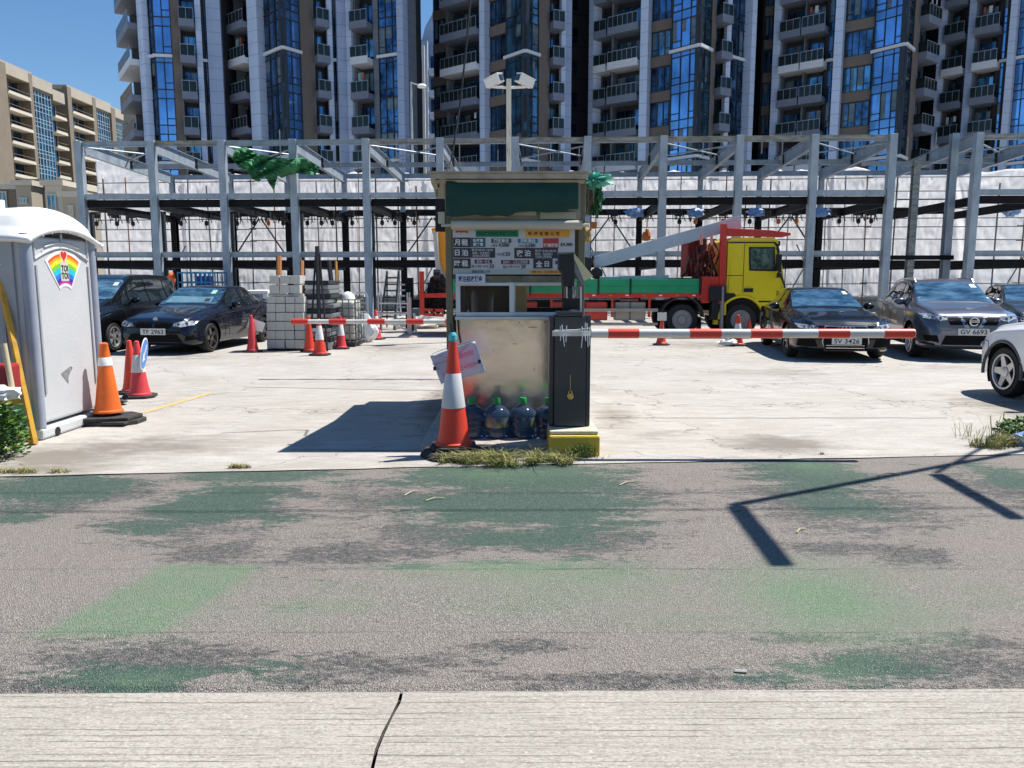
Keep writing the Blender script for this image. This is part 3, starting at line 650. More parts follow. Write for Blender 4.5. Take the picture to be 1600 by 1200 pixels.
for i in range(len(front) - 1):
    a, b_ = front[i], front[i + 1]; gap = (i == 11)
    if not gap:
        hb(a, b_, 0, ZT, .14, .19, dirty if i % 3 == 1 or i > 4 else galv)
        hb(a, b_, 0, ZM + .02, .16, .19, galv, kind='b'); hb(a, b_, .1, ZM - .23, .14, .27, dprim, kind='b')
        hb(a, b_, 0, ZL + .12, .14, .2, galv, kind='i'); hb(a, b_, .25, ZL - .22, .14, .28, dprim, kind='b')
        hb(a, b_, D / 2, ZT - .3, .12, .18, galv, off=.08)
    else:
        hb(a, b_, .8, ZL + .0, .12, .16, dprim, kind='b'); hb(a, b_, 3, ZT - .45, .1, .15, galv)
    hb(a, b_, D, ZT - .28, .14, .2, galv, off=.12)
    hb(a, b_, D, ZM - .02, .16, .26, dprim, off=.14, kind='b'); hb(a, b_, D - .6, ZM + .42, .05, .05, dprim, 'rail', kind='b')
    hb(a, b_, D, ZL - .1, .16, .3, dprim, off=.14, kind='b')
    # plan bracing under the top
    if i % 2 == 0 and not gap:
        A = dd(a, .3); B = dd(b_, D / 2 - .2); A.z = B.z = ZT - .05; mb = MB(); mb.tube([A, B], .03, 6)
        A2 = dd(b_, .3); B2 = dd(a, D / 2 - .2); A2.z = B2.z = ZT - .13; mb.tube([A2, B2], .03, 6); mb.build('cross_brace', galv, fr, world=True)
    if i % 3 == 1:
        A = dd(a, D - .15); B = dd(b_, D - .15); A.z = ZL + .1; B.z = ZM - .3; mb = MB(); mid = (A + B) / 2; mid.z = ZM - .25
        lo = A.copy(); lo2 = B.copy(); lo2.z = A.z; mb.tube([lo, mid], .035, 6); mb.tube([lo2, mid + Vector((.08, 0, 0))], .035, 6); mb.build('cross_brace', dsteel, fr, world=True)
for i, p in enumerate(front):
    A = dd(p, .14); B = dd(p, D - .12); A.z = ZT - .08; B.z = ZT - .34; mb = MB(); mb.ibeam(A, B, .16, .46, .02); mb.build('rafter', galv, fr, world=True)
    mb = MB(); mid = dd(p, D / 2); mb.box(mid.x - .1, mid.x + .1, mid.y - .015, mid.y + .015, ZT - .41, ZT - .01); mb.build('gusset_plate', dsteel, fr, world=True)
    A = dd(p, .14); B = dd(p, D - .17); A.z = B.z = ZM - .28; mb = MB(); mb.ibeam(A, B, .14, .3, .02); mb.build('cross_beam', dprim, fr, world=True)
    A.z = B.z = ZL - .25; mb = MB(); mb.ibeam(A, B, .14, .26, .02); mb.build('cross_beam', dprim, fr, world=True)
# two stray columns in the gap
for px, d, zt_ in ((1434, 3.0, 6.2), (1491, 1.0, 6.8)):
    x, y = FX(px, 225, d); mb = MB(); mb.ibeam((x, y, .012), (x, y, zt_), .26, .22, .02, (0, 1, 0)); mb.build('column', dirty if px < 1450 else galv, fr, world=True)
# short stub bars standing above the top beam, sag rods
for px, y0, y1, d in ((438, 203, 248, 1), (531, 225, 260, 2), (619, 208, 245, 3), (630, 222, 262, 2), (841, 214, 268, .5), (860, 222, 262, 2), (905, 232, 262, 3), (718, 224, 262, 2), (778, 234, 265, 4), (1098, 216, 245, 3), (1250, 206, 240, 5), (1461, 207, 240, 5), (1330, 222, 240, 3), (1417, 214, 244, 4), (1591, 204, 215, 4), (1222, 222, 262, 3), (1190, 220, 240, 3)):
    x, y = FX(px, 240, d); a = P(px, y0, y).z; b_ = P(px, y1, y).z; stubs = MB(); stubs.tube([(x, y, b_), (x, y, a)], .022, 6); stubs.build('stub_bar', mat('weathered_pole', (.33, .31, .27), .7), fr, world=True)

# hoists and cable bundles hanging under the middle beam
GH = 'chain hoists hanging under the middle beam'
hm = [dblack, mat('hoist_orange', (.55, .16, .03), .5), mat('hoist_red', (.5, .04, .03), .5)]
random.seed(3)
words = [(148, 'tiny hoist right beside the first column'), (205, 'hoist with a drooping strap left of the second column'), (250, 'hoist just right of the second column'), (368, 'hoist below the torn green tarp, left one'), (395, 'hoist below the torn green tarp, middle one'), (478, 'hoist just right of the fourth column'), (500, 'tangled hoist in the middle of the fourth bay'), (548, 'small hoist left of the fifth column'), (645, 'lone hoist between the ladders and the booth'), (960, 'small hoist close to the booth right side'), (1060, 'small dark hoist right of the seventh column'), (1170, 'small dark hoist above the cab roof'), (1340, 'lone hoist above the low black saloon'), (1360, 'dark hoist hanging left of the frame gap'), (417, 'orange-hooked chain hoist right of the torn green tarp'), (440, 'paired small hoist left of the second bay post'), (517, 'tangled black hoist beside the dark rear column'), (595, 'black hoist with a short chain left of the booth'), (615, 'black hoist nearest the left side of the booth'),
         (1010, 'large black hoist with an orange chain bucket below it'), (1085, 'black hoist with a dangling yellow chain above the inclined beam'), (1128, 'hoist with a red hook block above the truck'), (1215, 'orange chain hoist right of the truck crane'), (1243, 'small orange hoist beside the blue plastic wrap'), (1310, 'dark drooping cable bundle right of the truck'), (180, 'small black hoist near the left end of the frame'), (280, 'black hoist over the blue lift'), (320, 'bulky black hoist right of the blue lift')]
for k, (px, lab) in enumerate(words):
    x, y = FX(px, 335, 4.5); mb = MB(); z = ZM - .12
    mb.m = 0; mb.box(x - .12, x + .14, y - .1, y + .1, z - .28, z - .02); mb.box(x - .3, x - .1, y - .08, y + .08, z - .18, z - .04)
    mb.tube([(x + .25, y, z), (x + .22, y, z - .3), (x + .3, y, z - .5)], .02, 5); mb.tube([(x - .25, y, z - .1), (x - .22, y, z - .5)], .012, 5)
    for j in range(5):
        a = random.uniform(-.35, .35); mb.tube([(x + a, y + random.uniform(-.1, .1), z - .03), (x + a * .6, y, z - .3 - random.random() * .25), (x + a * .5 + .05, y, z - .12)], .018, 5)
    c = 1 if px in (1010, 1085, 1215, 1243, 417) else (2 if px == 1128 else 0)
    mb.m = c; mb.tube([(x + .05, y, z - .28), (x + .05, y, z - .75)], .014, 5); mb.lathe([(.02, 0), (.07, .02), (.09, .1), (.07, .2), (.02, .22)], 8, (x + .05, y, z - .62 - (.4 if px == 1010 else 0)))
    if px == 1010: mb.lathe([(.05, 0), (.17, .03), (.19, .2), (.15, .36), (.04, .38)], 10, (x + .02, y, z - 1.3)); mb.tube([(x + .02, y, z - 1), (x + .02, y, z - .5)], .015, 5)
    solo(mb, 'chain_hoist', hm, lab, 'hoist', GH, base=(x, y, z - .75))
def crumple(name, m_, c, r, label, cat, group=None, seed=0, sub=3, amp=.5, freq=3.0, floor=None):
    bm = bmesh.new(); bmesh.ops.create_icosphere(bm, subdivisions=sub, radius=1)
    for v in bm.verts:
        n = noise.noise(v.co * freq + Vector((seed * 9.1, 0, 0))) + .5 * abs(noise.noise(v.co * freq * 2.3 + Vector((seed, 5, 0))))
        k = 1 + amp * n; v.co = Vector((v.co.x * r[0] * k, v.co.y * r[1] * k, v.co.z * r[2] * k))
        if floor is not None and v.co.z < floor: v.co.z = floor
    me = bpy.data.meshes.new(name); bm.to_mesh(me); bm.free(); me.materials.append(m_); me.polygons.foreach_set('use_smooth', [True] * len(me.polygons)); me.set_sharp_from_angle(angle=R(55))
    o = bpy.data.objects.new(name, me); col.objects.link(o); o.location = c; return tag(o, label, cat, group)
bluep = mat('blue_plastic_sheet', (.08, .22, .55), .5, 0, c2=(.30, .42, .62), scale=14)
for k, (px, lab) in enumerate(((992, 'blue plastic wrap on the frame nearest the booth'), (1087, 'middle blue plastic wrap above the inclined beam'), (1180, 'blue plastic wrap hanging just right of the raised beam end'), (1284, 'blue plastic wrap right of the yellow cab'), (1580, 'blue plastic wrap near the right picture edge'))):
    x, y = FX(px, 335, 4.2); crumple('plastic_wrap', bluep, (x, y, ZM - .3), (.30, .14, .16), lab, 'plastic wrap', 'blue plastic wraps on the frame', k, 3, .8)

# ---------------------------------------------------------------- bamboo and steel scaffold, white sheets
sheet_m, t, b = newmat('white_tarpaulin', .45)
cc = ramp(t, nz(t, .8, (1, 1, 1), 5), .3, .7, (.92, .92, .93), (.97, .97, .97)); t.links.new(cc, b.inputs["Base Color"])
tl = t.nodes.new("ShaderNodeBsdfTranslucent"); tl.inputs[0].default_value = (.99, .99, 1.0, 1); ms = t.nodes.new("ShaderNodeMixShader"); ms.inputs[0].default_value = .72
t.links.new(b.outputs[0], ms.inputs[1]); t.links.new(tl.outputs[0], ms.inputs[2]); t.links.new(ms.outputs[0], t.nodes["Material Output"].inputs[0])
bump(t, b, nz(t, 5, (1, 1, .6), 5, .6, 1.2), .6, .03)
GS = 'white sheets hung behind the frame'
SD = 9.4
def sheet(px0, px1, z0, z1, seed, lab, tl0=0.0, tl1=0.0, d=SD):
    x0, y0 = FX(px0, 350, d); x1, y1 = FX(px1, 350, d); n = 56; m_ = 60; V = []; Fc = []
    for j in range(m_ + 1):
        v = j / m_
        for i in range(n + 1):
            u = i / n; x = x0 + (x1 - x0) * u; y = y0 + (y1 - y0) * u; zt = z1 + tl0 * (1 - u) + tl1 * u
            sag = -.16 * math.sin(math.pi * ((u * 1.6 + seed * .37) % 1)) * v ** 4 * (.5 + .5 * noise.noise(Vector((seed, u * 4, 0)))) * 2
            z = z0 + (zt - z0) * v + sag
            c = Vector((u * 2.2 + seed * 3.7, v * 1.6, seed))
            cx_ = .3 + .4 * noise.noise(Vector((seed * 2.3, 1, 1))) ; an = math.atan2(1.05 - v, u - .5 - cx_); f = .10 * noise.noise(c * .7) + .14 * abs(noise.noise(Vector((an * 3.2, seed * 3, .5 * v)))) * (1.2 - v) + .05 * noise.noise(Vector((an * 9, seed, v * 2))) + .035 * (1 - abs(noise.noise(c * 7)) * 2) + .02 * noise.noise(c * 16)
            V.append((x + .06 * noise.noise(c * 3), y + f * .9, z))
    for j in range(m_):
        for i in range(n): q = j * (n + 1) + i; Fc.append((q, q + 1, q + n + 2, q + n + 1))
    me = bpy.data.meshes.new('tarpaulin'); B = Vector(((x0 + x1) / 2, (y0 + y1) / 2, z0)); me.from_pydata([tuple(Vector(p) - B) for p in V], [], Fc); me.materials.append(sheet_m)
    me.polygons.foreach_set('use_smooth', [True] * len(Fc)); o = bpy.data.objects.new('tarpaulin', me); col.objects.link(o); o.location = B; o.rotation_euler = (random.uniform(-.012, .02), 0, random.uniform(-.02, .02))
    md = o.modifiers.new('thick', 'SOLIDIFY'); md.thickness = .004
    return tag(o, lab, 'tarpaulin', GS)
zt0 = P(500, 266, 37.8).z
sp = [(157, 290, 'leftmost white sheet, its top edge slanting beside the first bay', .9, -.1), (288, 372, 'white sheet in the bay behind the blue lift', .0, .1), (370, 470, 'white sheet beneath the torn green tarp', .1, 0), (468, 560, 'white sheet behind the leaning poles', 0, .1), (558, 668, 'white sheet behind the ladders', .05, 0), (666, 800, 'white sheet partly hidden by the booth', 0, 0), (798, 905, 'white sheet behind the booth roof right half', 0, .1),
      (903, 1010, 'white sheet above the truck bed', .05, 0), (1008, 1110, 'white sheet behind the raised end of the inclined beam', .1, 0), (1108, 1215, 'white sheet directly behind the yellow cab', 0, .1), (1213, 1300, 'white sheet right of the yellow cab', .1, .05), (1298, 1400, 'white sheet behind the dark saloon', .2, .1), (1398, 1510, 'white sheet in the gap with the stray columns', .0, .1), (1508, 1680, 'rightmost white sheet behind the hatchback', .1, 0)]
for k, (a, b_, lab, q0, q1) in enumerate(sp): sheet(a, b_, .75, zt0 - .1, k + 1, lab, q0, q1)
sc = thing('scaffold', 'thin weathered pole scaffold standing in front of the white sheets', 'scaffold', (0, 37, 0))
polem = [mat('bamboo_pole', (.20, .13, .07), .7, var=.4), mat('grey_pole', (.14, .15, .16), .6), mat('red_primer_pole', (.32, .10, .04), .7, var=.3)]
random.seed(11)
px = 165; k = 0
while px < 1640:
    x, y = FX(px, 350, SD - .75); mb = MB(); zt_ = zt0 + random.uniform(-.9, .25); mb.tube([(x, y, .012), (x + random.uniform(-.15, .15), y, zt_)], random.uniform(.022, .04), 6)
    mb.build('upright_pole', polem[0 if k % 3 == 0 else (2 if k % 7 == 1 else 1)], sc, world=True); px += random.uniform(26, 44); k += 1
for zz in (P(500, 281, 37).z, P(500, 300, 37).z, P(500, 328, 37).z, P(500, 341, 37).z, P(500, 355, 37).z, P(500, 376, 37).z, P(500, 443, 37).z, P(500, 468, 37).z):
    for a in range(150, 1640, 240):
        x0, y0 = FX(a, 350, SD - .62); x1, y1 = FX(a + 250, 350, SD - .62); mb = MB(); mb.tube([(x0, y0, zz + random.uniform(-.06, .06)), (x1, y1, zz + random.uniform(-.06, .06))], .025, 6)
        mb.build('ledger_pole', polem[1 if random.random() < .7 else 0], sc, world=True)
for a in (236, 640, 975, 1225, 1300, 1560):
    x0, y0 = FX(a, 350, SD - .85); mb = MB(); mb.tube([(x0, y0, .2), (x0 + random.choice((-1.6, 1.6)), y0, 3.2)], .03, 6); mb.build('diagonal_pole', polem[1], sc, world=True)
# low grey hoarding wall below the sheets
mb = MB(); x0, y0 = FX(120, 350, SD + .9); x1, y1 = FX(1700, 350, SD + .9); mb.bar((x0, y0, .7), (x1, y1, .7), .12, 1.4)
solo(mb, 'boundary_wall', mat('grey_hoarding', (.20, .22, .25), .7, var=.15, scale=1), 'low grey boundary wall under the white sheets', 'wall')
# ================================================================ CARS
def carpaint(name, c, metal=.0, rough=.25):
    return mat(name, c, rough, metal, var=.05, scale=2, coat=.9, spec=.15)
carglass = mat('car_glass', (.012, .018, .022), .03, 0, var=.3, spec=1.0, coat=.6, scale=1.5)
windg = mat('windscreen_glass', (.03, .09, .15), .04, .55, c2=(.20, .38, .48), scale=2.4, coat=.6, stretch=(.8, .5, 3.5), thr=(.38, .64), detail=3)  # pale bands in the colour stand in for sky reflected in the windscreen
lampm = mat('headlamp_glass', (.10, .11, .12), .08, .2, c2=(.62, .65, .68), scale=16, coat=1.0, thr=(.4, .6))
plate_m = mat('number_plate_white', (.62, .62, .60), .4, var=.04); tyre_m = mat('tyre_rubber', (.016, .016, .017), .75, bump=.2)
silv = mat('wheel_silver', (.50, .50, .52), .28, .7); blackrim = mat('wheel_black', (.015, .015, .017), .25, .3, coat=.5); under = mat('underbody', (.008, .008, .008), .9)
def interp(keys, y):
    if y <= keys[0][0]: return keys[0][1]
    for (a, va), (b_, vb) in zip(keys, keys[1:]):
        if y <= b_: return va + (vb - va) * (y - a) / (b_ - a)
    return keys[-1][1]
def smooth(vals, r, it=2):
    for _ in range(it):
        n = len(vals); vals = [sum(vals[max(0, min(n - 1, i + k))] for k in range(-r, r + 1)) / (2 * r + 1) for i in range(n)]
    return vals
def catm(pts, per):
    out = []; n = len(pts)
    for i in range(n - 1):
        p0 = pts[max(i - 1, 0)]; p1 = pts[i]; p2 = pts[i + 1]; p3 = pts[min(i + 2, n - 1)]
        for k in range(per):
            t_ = k / per
            out.append(tuple(.5 * (2 * p1[q] + (p2[q] - p0[q]) * t_ + (2 * p0[q] - 5 * p1[q] + 4 * p2[q] - p3[q]) * t_ ** 2 + (3 * p1[q] - p0[q] - 3 * p2[q] + p3[q]) * t_ ** 3) for q in (0, 1)))
    out.append(pts[-1]); return out
def make_car(s, label, cat, loc, rotz, paint, group='cars parked in the yard'):
    t = thing(s['name'], label, cat, loc, rotz, group); L = s['L']; N = int(L / .03) + 1; ys = [L * i / (N - 1) for i in range(N)]
    def prof(k, r=3, it=2): 
        v = [interp(s[k], y) for y in ys]; sm = smooth(v, r, it); 
        for i in (0, 1, N - 1, N - 2): sm[i] = v[i]
        return sm
    top, sh, pl, rw, bt = prof('top', 2), prof('shoulder', 4), prof('plan', 2, 1), prof('roofw', 3), prof('bottom', 3)
    per = 6; rows = []
    for i in range(N):
        w_ = pl[i]; zt_ = top[i]; zs = min(sh[i], zt_ - .03); zb = bt[i]; r = min(rw[i], w_ - .05); zm = zb + (zs - zb) * .55
        gh = zt_ - zs > .25; crown = .045 if gh else .018
        cp = [(0, zb), (w_ * .55, zb), (w_ - .10, zb + .01), (w_ - .025, zb + .09), (w_ + .0, zm), (w_ - .02, zs - .05), (w_ - .075, zs + .005),
              (r + (w_ - .09 - r) * .45, zs + (zt_ - crown - zs) * .5), (r, zt_ - crown), (r * .7, zt_ - .012), (0, zt_)]
        rows.append([(x, z) for x, z in catm(cp, per)])
    m_ = len(rows[0]); V = []; Fc = []
    # full ring per station (mirror)
    for i in range(N):
        ring = [(x, z) for x, z in rows[i]] + [(-x, z) for x, z in reversed(rows[i][1:-1])]
        V += [Vector((x, ys[i] - L / 2, z)) for x, z in ring]
    q = 2 * m_ - 2
    for i in range(N - 1):
        for k in range(q): k2 = (k + 1) % q; Fc.append((i * q + k, i * q + k2, (i + 1) * q + k2, (i + 1) * q + k))
    Fc.append(tuple(range(q))); Fc.append(tuple(reversed(range((N - 1) * q, N * q))))
    bvh = BVHTree.FromPolygons([tuple(v) for v in V], Fc)
    # wheel arches
    ra = s['arch']; wz = s['rw']; wy = [s['fo'] - L / 2, s['fo'] + s['wb'] - L / 2]; Wd = max(pl)
    kill = set(); keep = []
    for f in Fc:
        c = sum((V[i] for i in f), Vector()) / len(f)
        hit = len(f) == 4 and abs(c.x) > Wd - .24 and any(math.hypot(c.y - y0, c.z - wz) < ra for y0 in wy)
        (kill.add(f) if hit else keep.append(f))
    kv = set(i for f in kill for i in f); kp = set(i for f in keep for i in f)
    for i in kv & kp:
        v = V[i]
        if abs(v.x) < Wd - .22: continue
        for y0 in wy:
            d = Vector((0, v.y - y0, v.z - wz))
            if d.length < ra + .06 and d.length > .05: d = d.normalized() * ra; v.y = y0 + d.y; v.z = wz + d.z
    mb = MB(); mb.add(V, keep); body = mb.build('body', paint, t, smooth=True)
    for y0 in wy:
        for sx in (-1, 1):
            wl = MB(); n = 20; x0 = sx * (Wd - .015); x1 = sx * (Wd - .34); vs_ = []; fs = []
            for k in range(n + 1):
                a = math.pi * (-.15 + 1.3 * k / n); vs_ += [(x0 if False else x, y0 + (ra + .0) * math.cos(a), wz + (ra + .0) * math.sin(a)) for x in (sx * (Wd - .06), x1)]
            for k in range(n): fs.append((2 * k, 2 * k + 1, 2 * k + 3, 2 * k + 2))
            wl.add(vs_, fs); wl.box(min(x1, x1 - sx * .02), max(x1, x1 - sx * .02), y0 - ra, y0 + ra, .2, wz + ra)
            wl.build('wheel_arch', under, t)
    def patch(poly, axis, m2, name, off=.006, sx=1, parent=None, step=.05, sm=True):
        xs_ = [p[0] for p in poly]; zs_ = [p[1] for p in poly]; pts = [Vector(p) for p in poly]; n0 = len(pts)
        # refine edges
        ring = []
        for i in range(n0):
            a = Vector(poly[i]); b_ = Vector(poly[(i + 1) % n0]); k = max(1, int((b_ - a).length / step))
            ring += [a.lerp(b_, j / k) for j in range(k)]
        inner = []
        def inside(p):
            c = False; j = len(poly) - 1
            for i in range(len(poly)):
                if ((poly[i][1] > p.y) != (poly[j][1] > p.y)) and p.x < (poly[j][0] - poly[i][0]) * (p.y - poly[i][1]) / (poly[j][1] - poly[i][1]) + poly[i][0]: c = not c
                j = i
            return c
        x = min(xs_) + step / 2
        while x < max(xs_):
            z = min(zs_) + step / 2
            while z < max(zs_):
                p = Vector((x, z))
                if inside(p) and all((p - r_).length > step * .45 for r_ in ring): inner.append(p)
                z += step
            x += step
        allp = ring + inner; e = [(i, (i + 1) % len(ring)) for i in range(len(ring))]
        res = geometry.delaunay_2d_cdt(allp, e, [list(range(len(ring)))], 1, 1e-5)
        vs_ = []; 
        for p in res[0]:
            if axis == 'front':
                h = bvh.ray_cast(Vector((p.x, -L, p.y)), Vector((0, 1, 0))); d = Vector((0, -1, 0))
            elif axis == 'rear':
                h = bvh.ray_cast(Vector((p.x, L, p.y)), Vector((0, -1, 0))); d = Vector((0, 1, 0))
            elif axis == 'top':
                h = bvh.ray_cast(Vector((p.x, p.y, 3)), Vector((0, 0, -1))); d = Vector((0, 0, 1))
            else:
                h = bvh.ray_cast(Vector((sx * 2, p.x, p.y)), Vector((-sx, 0, 0))); d = Vector((sx, 0, 0))
            if h[0] is None: vs_.append(None); continue
            nn = h[1] if h[1].dot(d) > 0 else -h[1]
            vs_.append(h[0] + (nn * .6 + d * .4) * off)
        fs = [f for f in res[2] if all(vs_[i] is not None for i in f)]; vs_ = [v if v is not None else Vector((0, 0, .5)) for v in vs_]
        if not fs: return None
        used = sorted(set(i for f in fs for i in f)); mp_ = {u: k for k, u in enumerate(used)}
        mb = MB(); mb.add([vs_[i] for i in used], [[mp_[i] for i in f] for f in fs]); return mb.build(name, m2, parent or t, smooth=sm)
    S = s; mir = lambda poly: [(-a, b_) for a, b_ in poly]
    Y = lambda y: y - L / 2
    patch(S['windscreen'] + [(-a, b_) for a, b_ in reversed(S['windscreen'])], 'front', windg, 'windscreen', .008)
    pass
    for sx in (-1, 1):
        for wpoly in S['side_windows']: patch([(Y(a), b_) for a, b_ in wpoly], 'side', carglass, 'side_window', .008, sx)
        if 'window_trim' in S: patch([(Y(a), b_) for a, b_ in S['window_trim']], 'side', chrome if S.get('chrome_trim') else dblack, 'window_trim', .004, sx)
    for poly, nm, mt_, mirr in S['front']:
        o = patch(poly, 'front', mt_, nm, .012 if nm != 'air_intake' else .008, 1, None, .04)
        if mirr: patch(mir(poly), 'front', mt_, nm, .012 if nm != 'air_intake' else .008, 1, None, .04)
    for poly, nm, mt_, off in S.get('side', []):
        for sx in (-1, 1): patch([(Y(a), b_) for a, b_ in poly], 'side', mt_, nm, off, sx)
    # headlamps
    for sx in (-1, 1):
        hl = patch([(a * sx, b_) for a, b_ in S['headlight']], 'front', lampm, 'headlight', .014, 1, None, .04)
        if hl and S.get('lamp_c'):
            lb = MB()
            for (cx, cz, rr) in S['lamp_c']:
                h = bvh.ray_cast(Vector((cx * sx, -L, cz)), Vector((0, 1, 0)))
                if h[0] is None: continue
                a = h[0]; lb.m = 0; lb.lathe([(rr, -.016), (rr * 1.05, -.024), (rr * .78, -.030), (rr * .75, -.022)], 16, a, 'Y'); lb.m = 1; lb.lathe([(rr * .72, -.02), (rr * .4, -.028)], 14, a, 'Y')
            if lb.v: lb.build('lamp_ring', [chrome, dblack], hl)
    # seams on the doors
    seam = MB()
    def strip(path, wd=.006, sx=1):
        prev = None
        for a, b_ in path:
            h = bvh.ray_cast(Vector((sx * 2, Y(a), b_)), Vector((-sx, 0, 0)))
            if h[0] is None: prev = None; continue
            p = h[0] + Vector((sx * .002, 0, 0))
            if prev is not None and (p - prev).length > .005: seam.bar(prev, p, wd, .004, (1, 0, 0) if True else (0, 0, 1))
            prev = p
    for path in S.get('seams', []):
        pts = [Vector(a) for a in path]; fine_ = []
        for a, b_ in zip(pts, pts[1:]):
            k = max(1, int((b_ - a).length / .06)); fine_ += [tuple(a.lerp(b_, j / k)) for j in range(k)]
        fine_.append(tuple(pts[-1]))
        for sx in (-1, 1): strip(fine_, .010, sx)
    if seam.v: seam.build('door_gap', dblack, t)
    # plate
    if S.get('plate'):
        cx, cz, txt = S['plate']; h = bvh.ray_cast(Vector((cx, -L, cz)), Vector((0, 1, 0))); yy_ = min(h[0].y, bvh.ray_cast(Vector((cx, -L, cz + .05)), Vector((0, 1, 0)))[0].y, bvh.ray_cast(Vector((cx, -L, cz - .05)), Vector((0, 1, 0)))[0].y) - .03
        mb = MB(); mb.box(cx - .27, cx + .27, yy_, yy_ + .02, cz - .065, cz + .065); pp = mb.build('number_plate', plate_m, t, bevel=.004)
        mb = MB(); text(mb, txt, .125, at(cx, yy_ - .002, cz), .002, .46); mb.build('plate_lettering', ink, pp)
        mb = MB(); mb.box(cx - .27, cx + .27, yy_ + .021, yy_ + .06, cz - .05, cz + .05); mb.build('plate_bracket', dblack, t)
    # mirrors
    for sx in (-1, 1):
        my, mz = S['mirror']; h = bvh.ray_cast(Vector((sx * 2, Y(my), mz)), Vector((-sx, 0, 0))); x0 = abs(h[0].x) if h[0] is not None else Wd - .1
        bm = bmesh.new(); bmesh.ops.create_icosphere(bm, subdivisions=3, radius=1)
        for v in bm.verts:
            v.co = Vector((v.co.x * .115, v.co.y * .085 * (1 if v.co.y < 0 else .5), v.co.z * .075 * (1 - .2 * v.co.x * sx)))
        me = bpy.data.meshes.new('door_mirror'); bm.to_mesh(me); bm.free(); me.materials.append(S.get('mirror_m', paint)); me.polygons.foreach_set('use_smooth', [True] * len(me.polygons))
        o = bpy.data.objects.new('door_mirror', me); col.objects.link(o); o.parent = t; o.location = (sx * (x0 + .13), Y(my), mz + .05)
        mb = MB(); mb.bar((-sx * .16, .01, -.06), (0, 0, -.04), .05, .03); a = mb.build('mirror_arm', dblack, None); a.parent = o
    # wheels
    tw = S.get('tw', .215); rr = S['rw']; rim = S['rim']; nsp = S['spokes']; rm = S['rim_m']
    def wheel_meshes():
        tb = MB(); tb.lathe([(rim, -tw / 2), (rr - .035, -tw / 2), (rr - .008, -tw / 2 + .03), (rr, 0), (rr - .008, tw / 2 - .03), (rr - .035, tw / 2), (rim, tw / 2 - .01), (rim - .02, 0)], 40, (0, 0, 0), 'X')
        tb.f = [f for f in tb.f if len(f) == 4]
        rb = MB(); rb.lathe([(rim - .012, tw / 2 - .06), (rim + .004, tw / 2 - .004), (rim + .004, tw / 2 + .006), (rim - .018, tw / 2 + .006), (rim - .03, tw / 2 - .03)], 40, (0, 0, 0), 'X'); rb.f = [f for f in rb.f if len(f) == 4]
        rb.lathe([(.075, tw / 2 - .06), (.07, tw / 2 - .012), (.03, tw / 2 - .006), (.001, tw / 2 - .006)], 16, (0, 0, 0), 'X')
        for k in range(nsp):
            a = 2 * math.pi * k / nsp + .3
            for da in ((-.0,) if nsp <= 5 else (-.13, .13)):
                A = Vector((tw / 2 - .02, .05 * math.cos(a), .05 * math.sin(a))); B_ = Vector((tw / 2 - .006, (rim - .01) * math.cos(a + da), (rim - .01) * math.sin(a + da)))
                n_ = Vector((0, -math.sin(a), math.cos(a))); w0, w1 = (.055, .032) if nsp <= 5 else (.020, .014)
                vs_ = [A - n_ * w0, A + n_ * w0, B_ + n_ * w1, B_ - n_ * w1]; bk = [v - Vector((.03, 0, 0)) for v in vs_]
                rb.add(vs_ + bk, [(0, 1, 2, 3), (7, 6, 5, 4), (0, 4, 5, 1), (1, 5, 6, 2), (2, 6, 7, 3), (3, 7, 4, 0)])
        db = MB(); db.lathe([(rim - .015, tw / 2 - .075), (.001, tw / 2 - .08)], 24, (0, 0, 0), 'X'); db.lathe([(.13, tw / 2 - .074), (.13, tw / 2 - .066), (.05, tw / 2 - .064)], 20, (0, 0, 0), 'X')
        return tb, rb, db
    tb, rb, db = wheel_meshes(); tm = tb.mesh('wheel', tyre_m, True); rme = rb.mesh('rim', rm, True); dme = db.mesh('brake_disc', dsteel)
    for y0 in wy:
        for sx in (-1, 1):
            o = bpy.data.objects.new('wheel', tm); col.objects.link(o); o.parent = t; o.location = (sx * (Wd - .035 - tw / 2), y0, rr); o.rotation_euler = (0.3 * sx, 0, 0 if sx > 0 else math.pi)
            for nm, me_ in (('rim', rme), ('brake_disc', dme)): c = bpy.data.objects.new(nm, me_); col.objects.link(c); c.parent = o
    return t, patch, bvh, Y

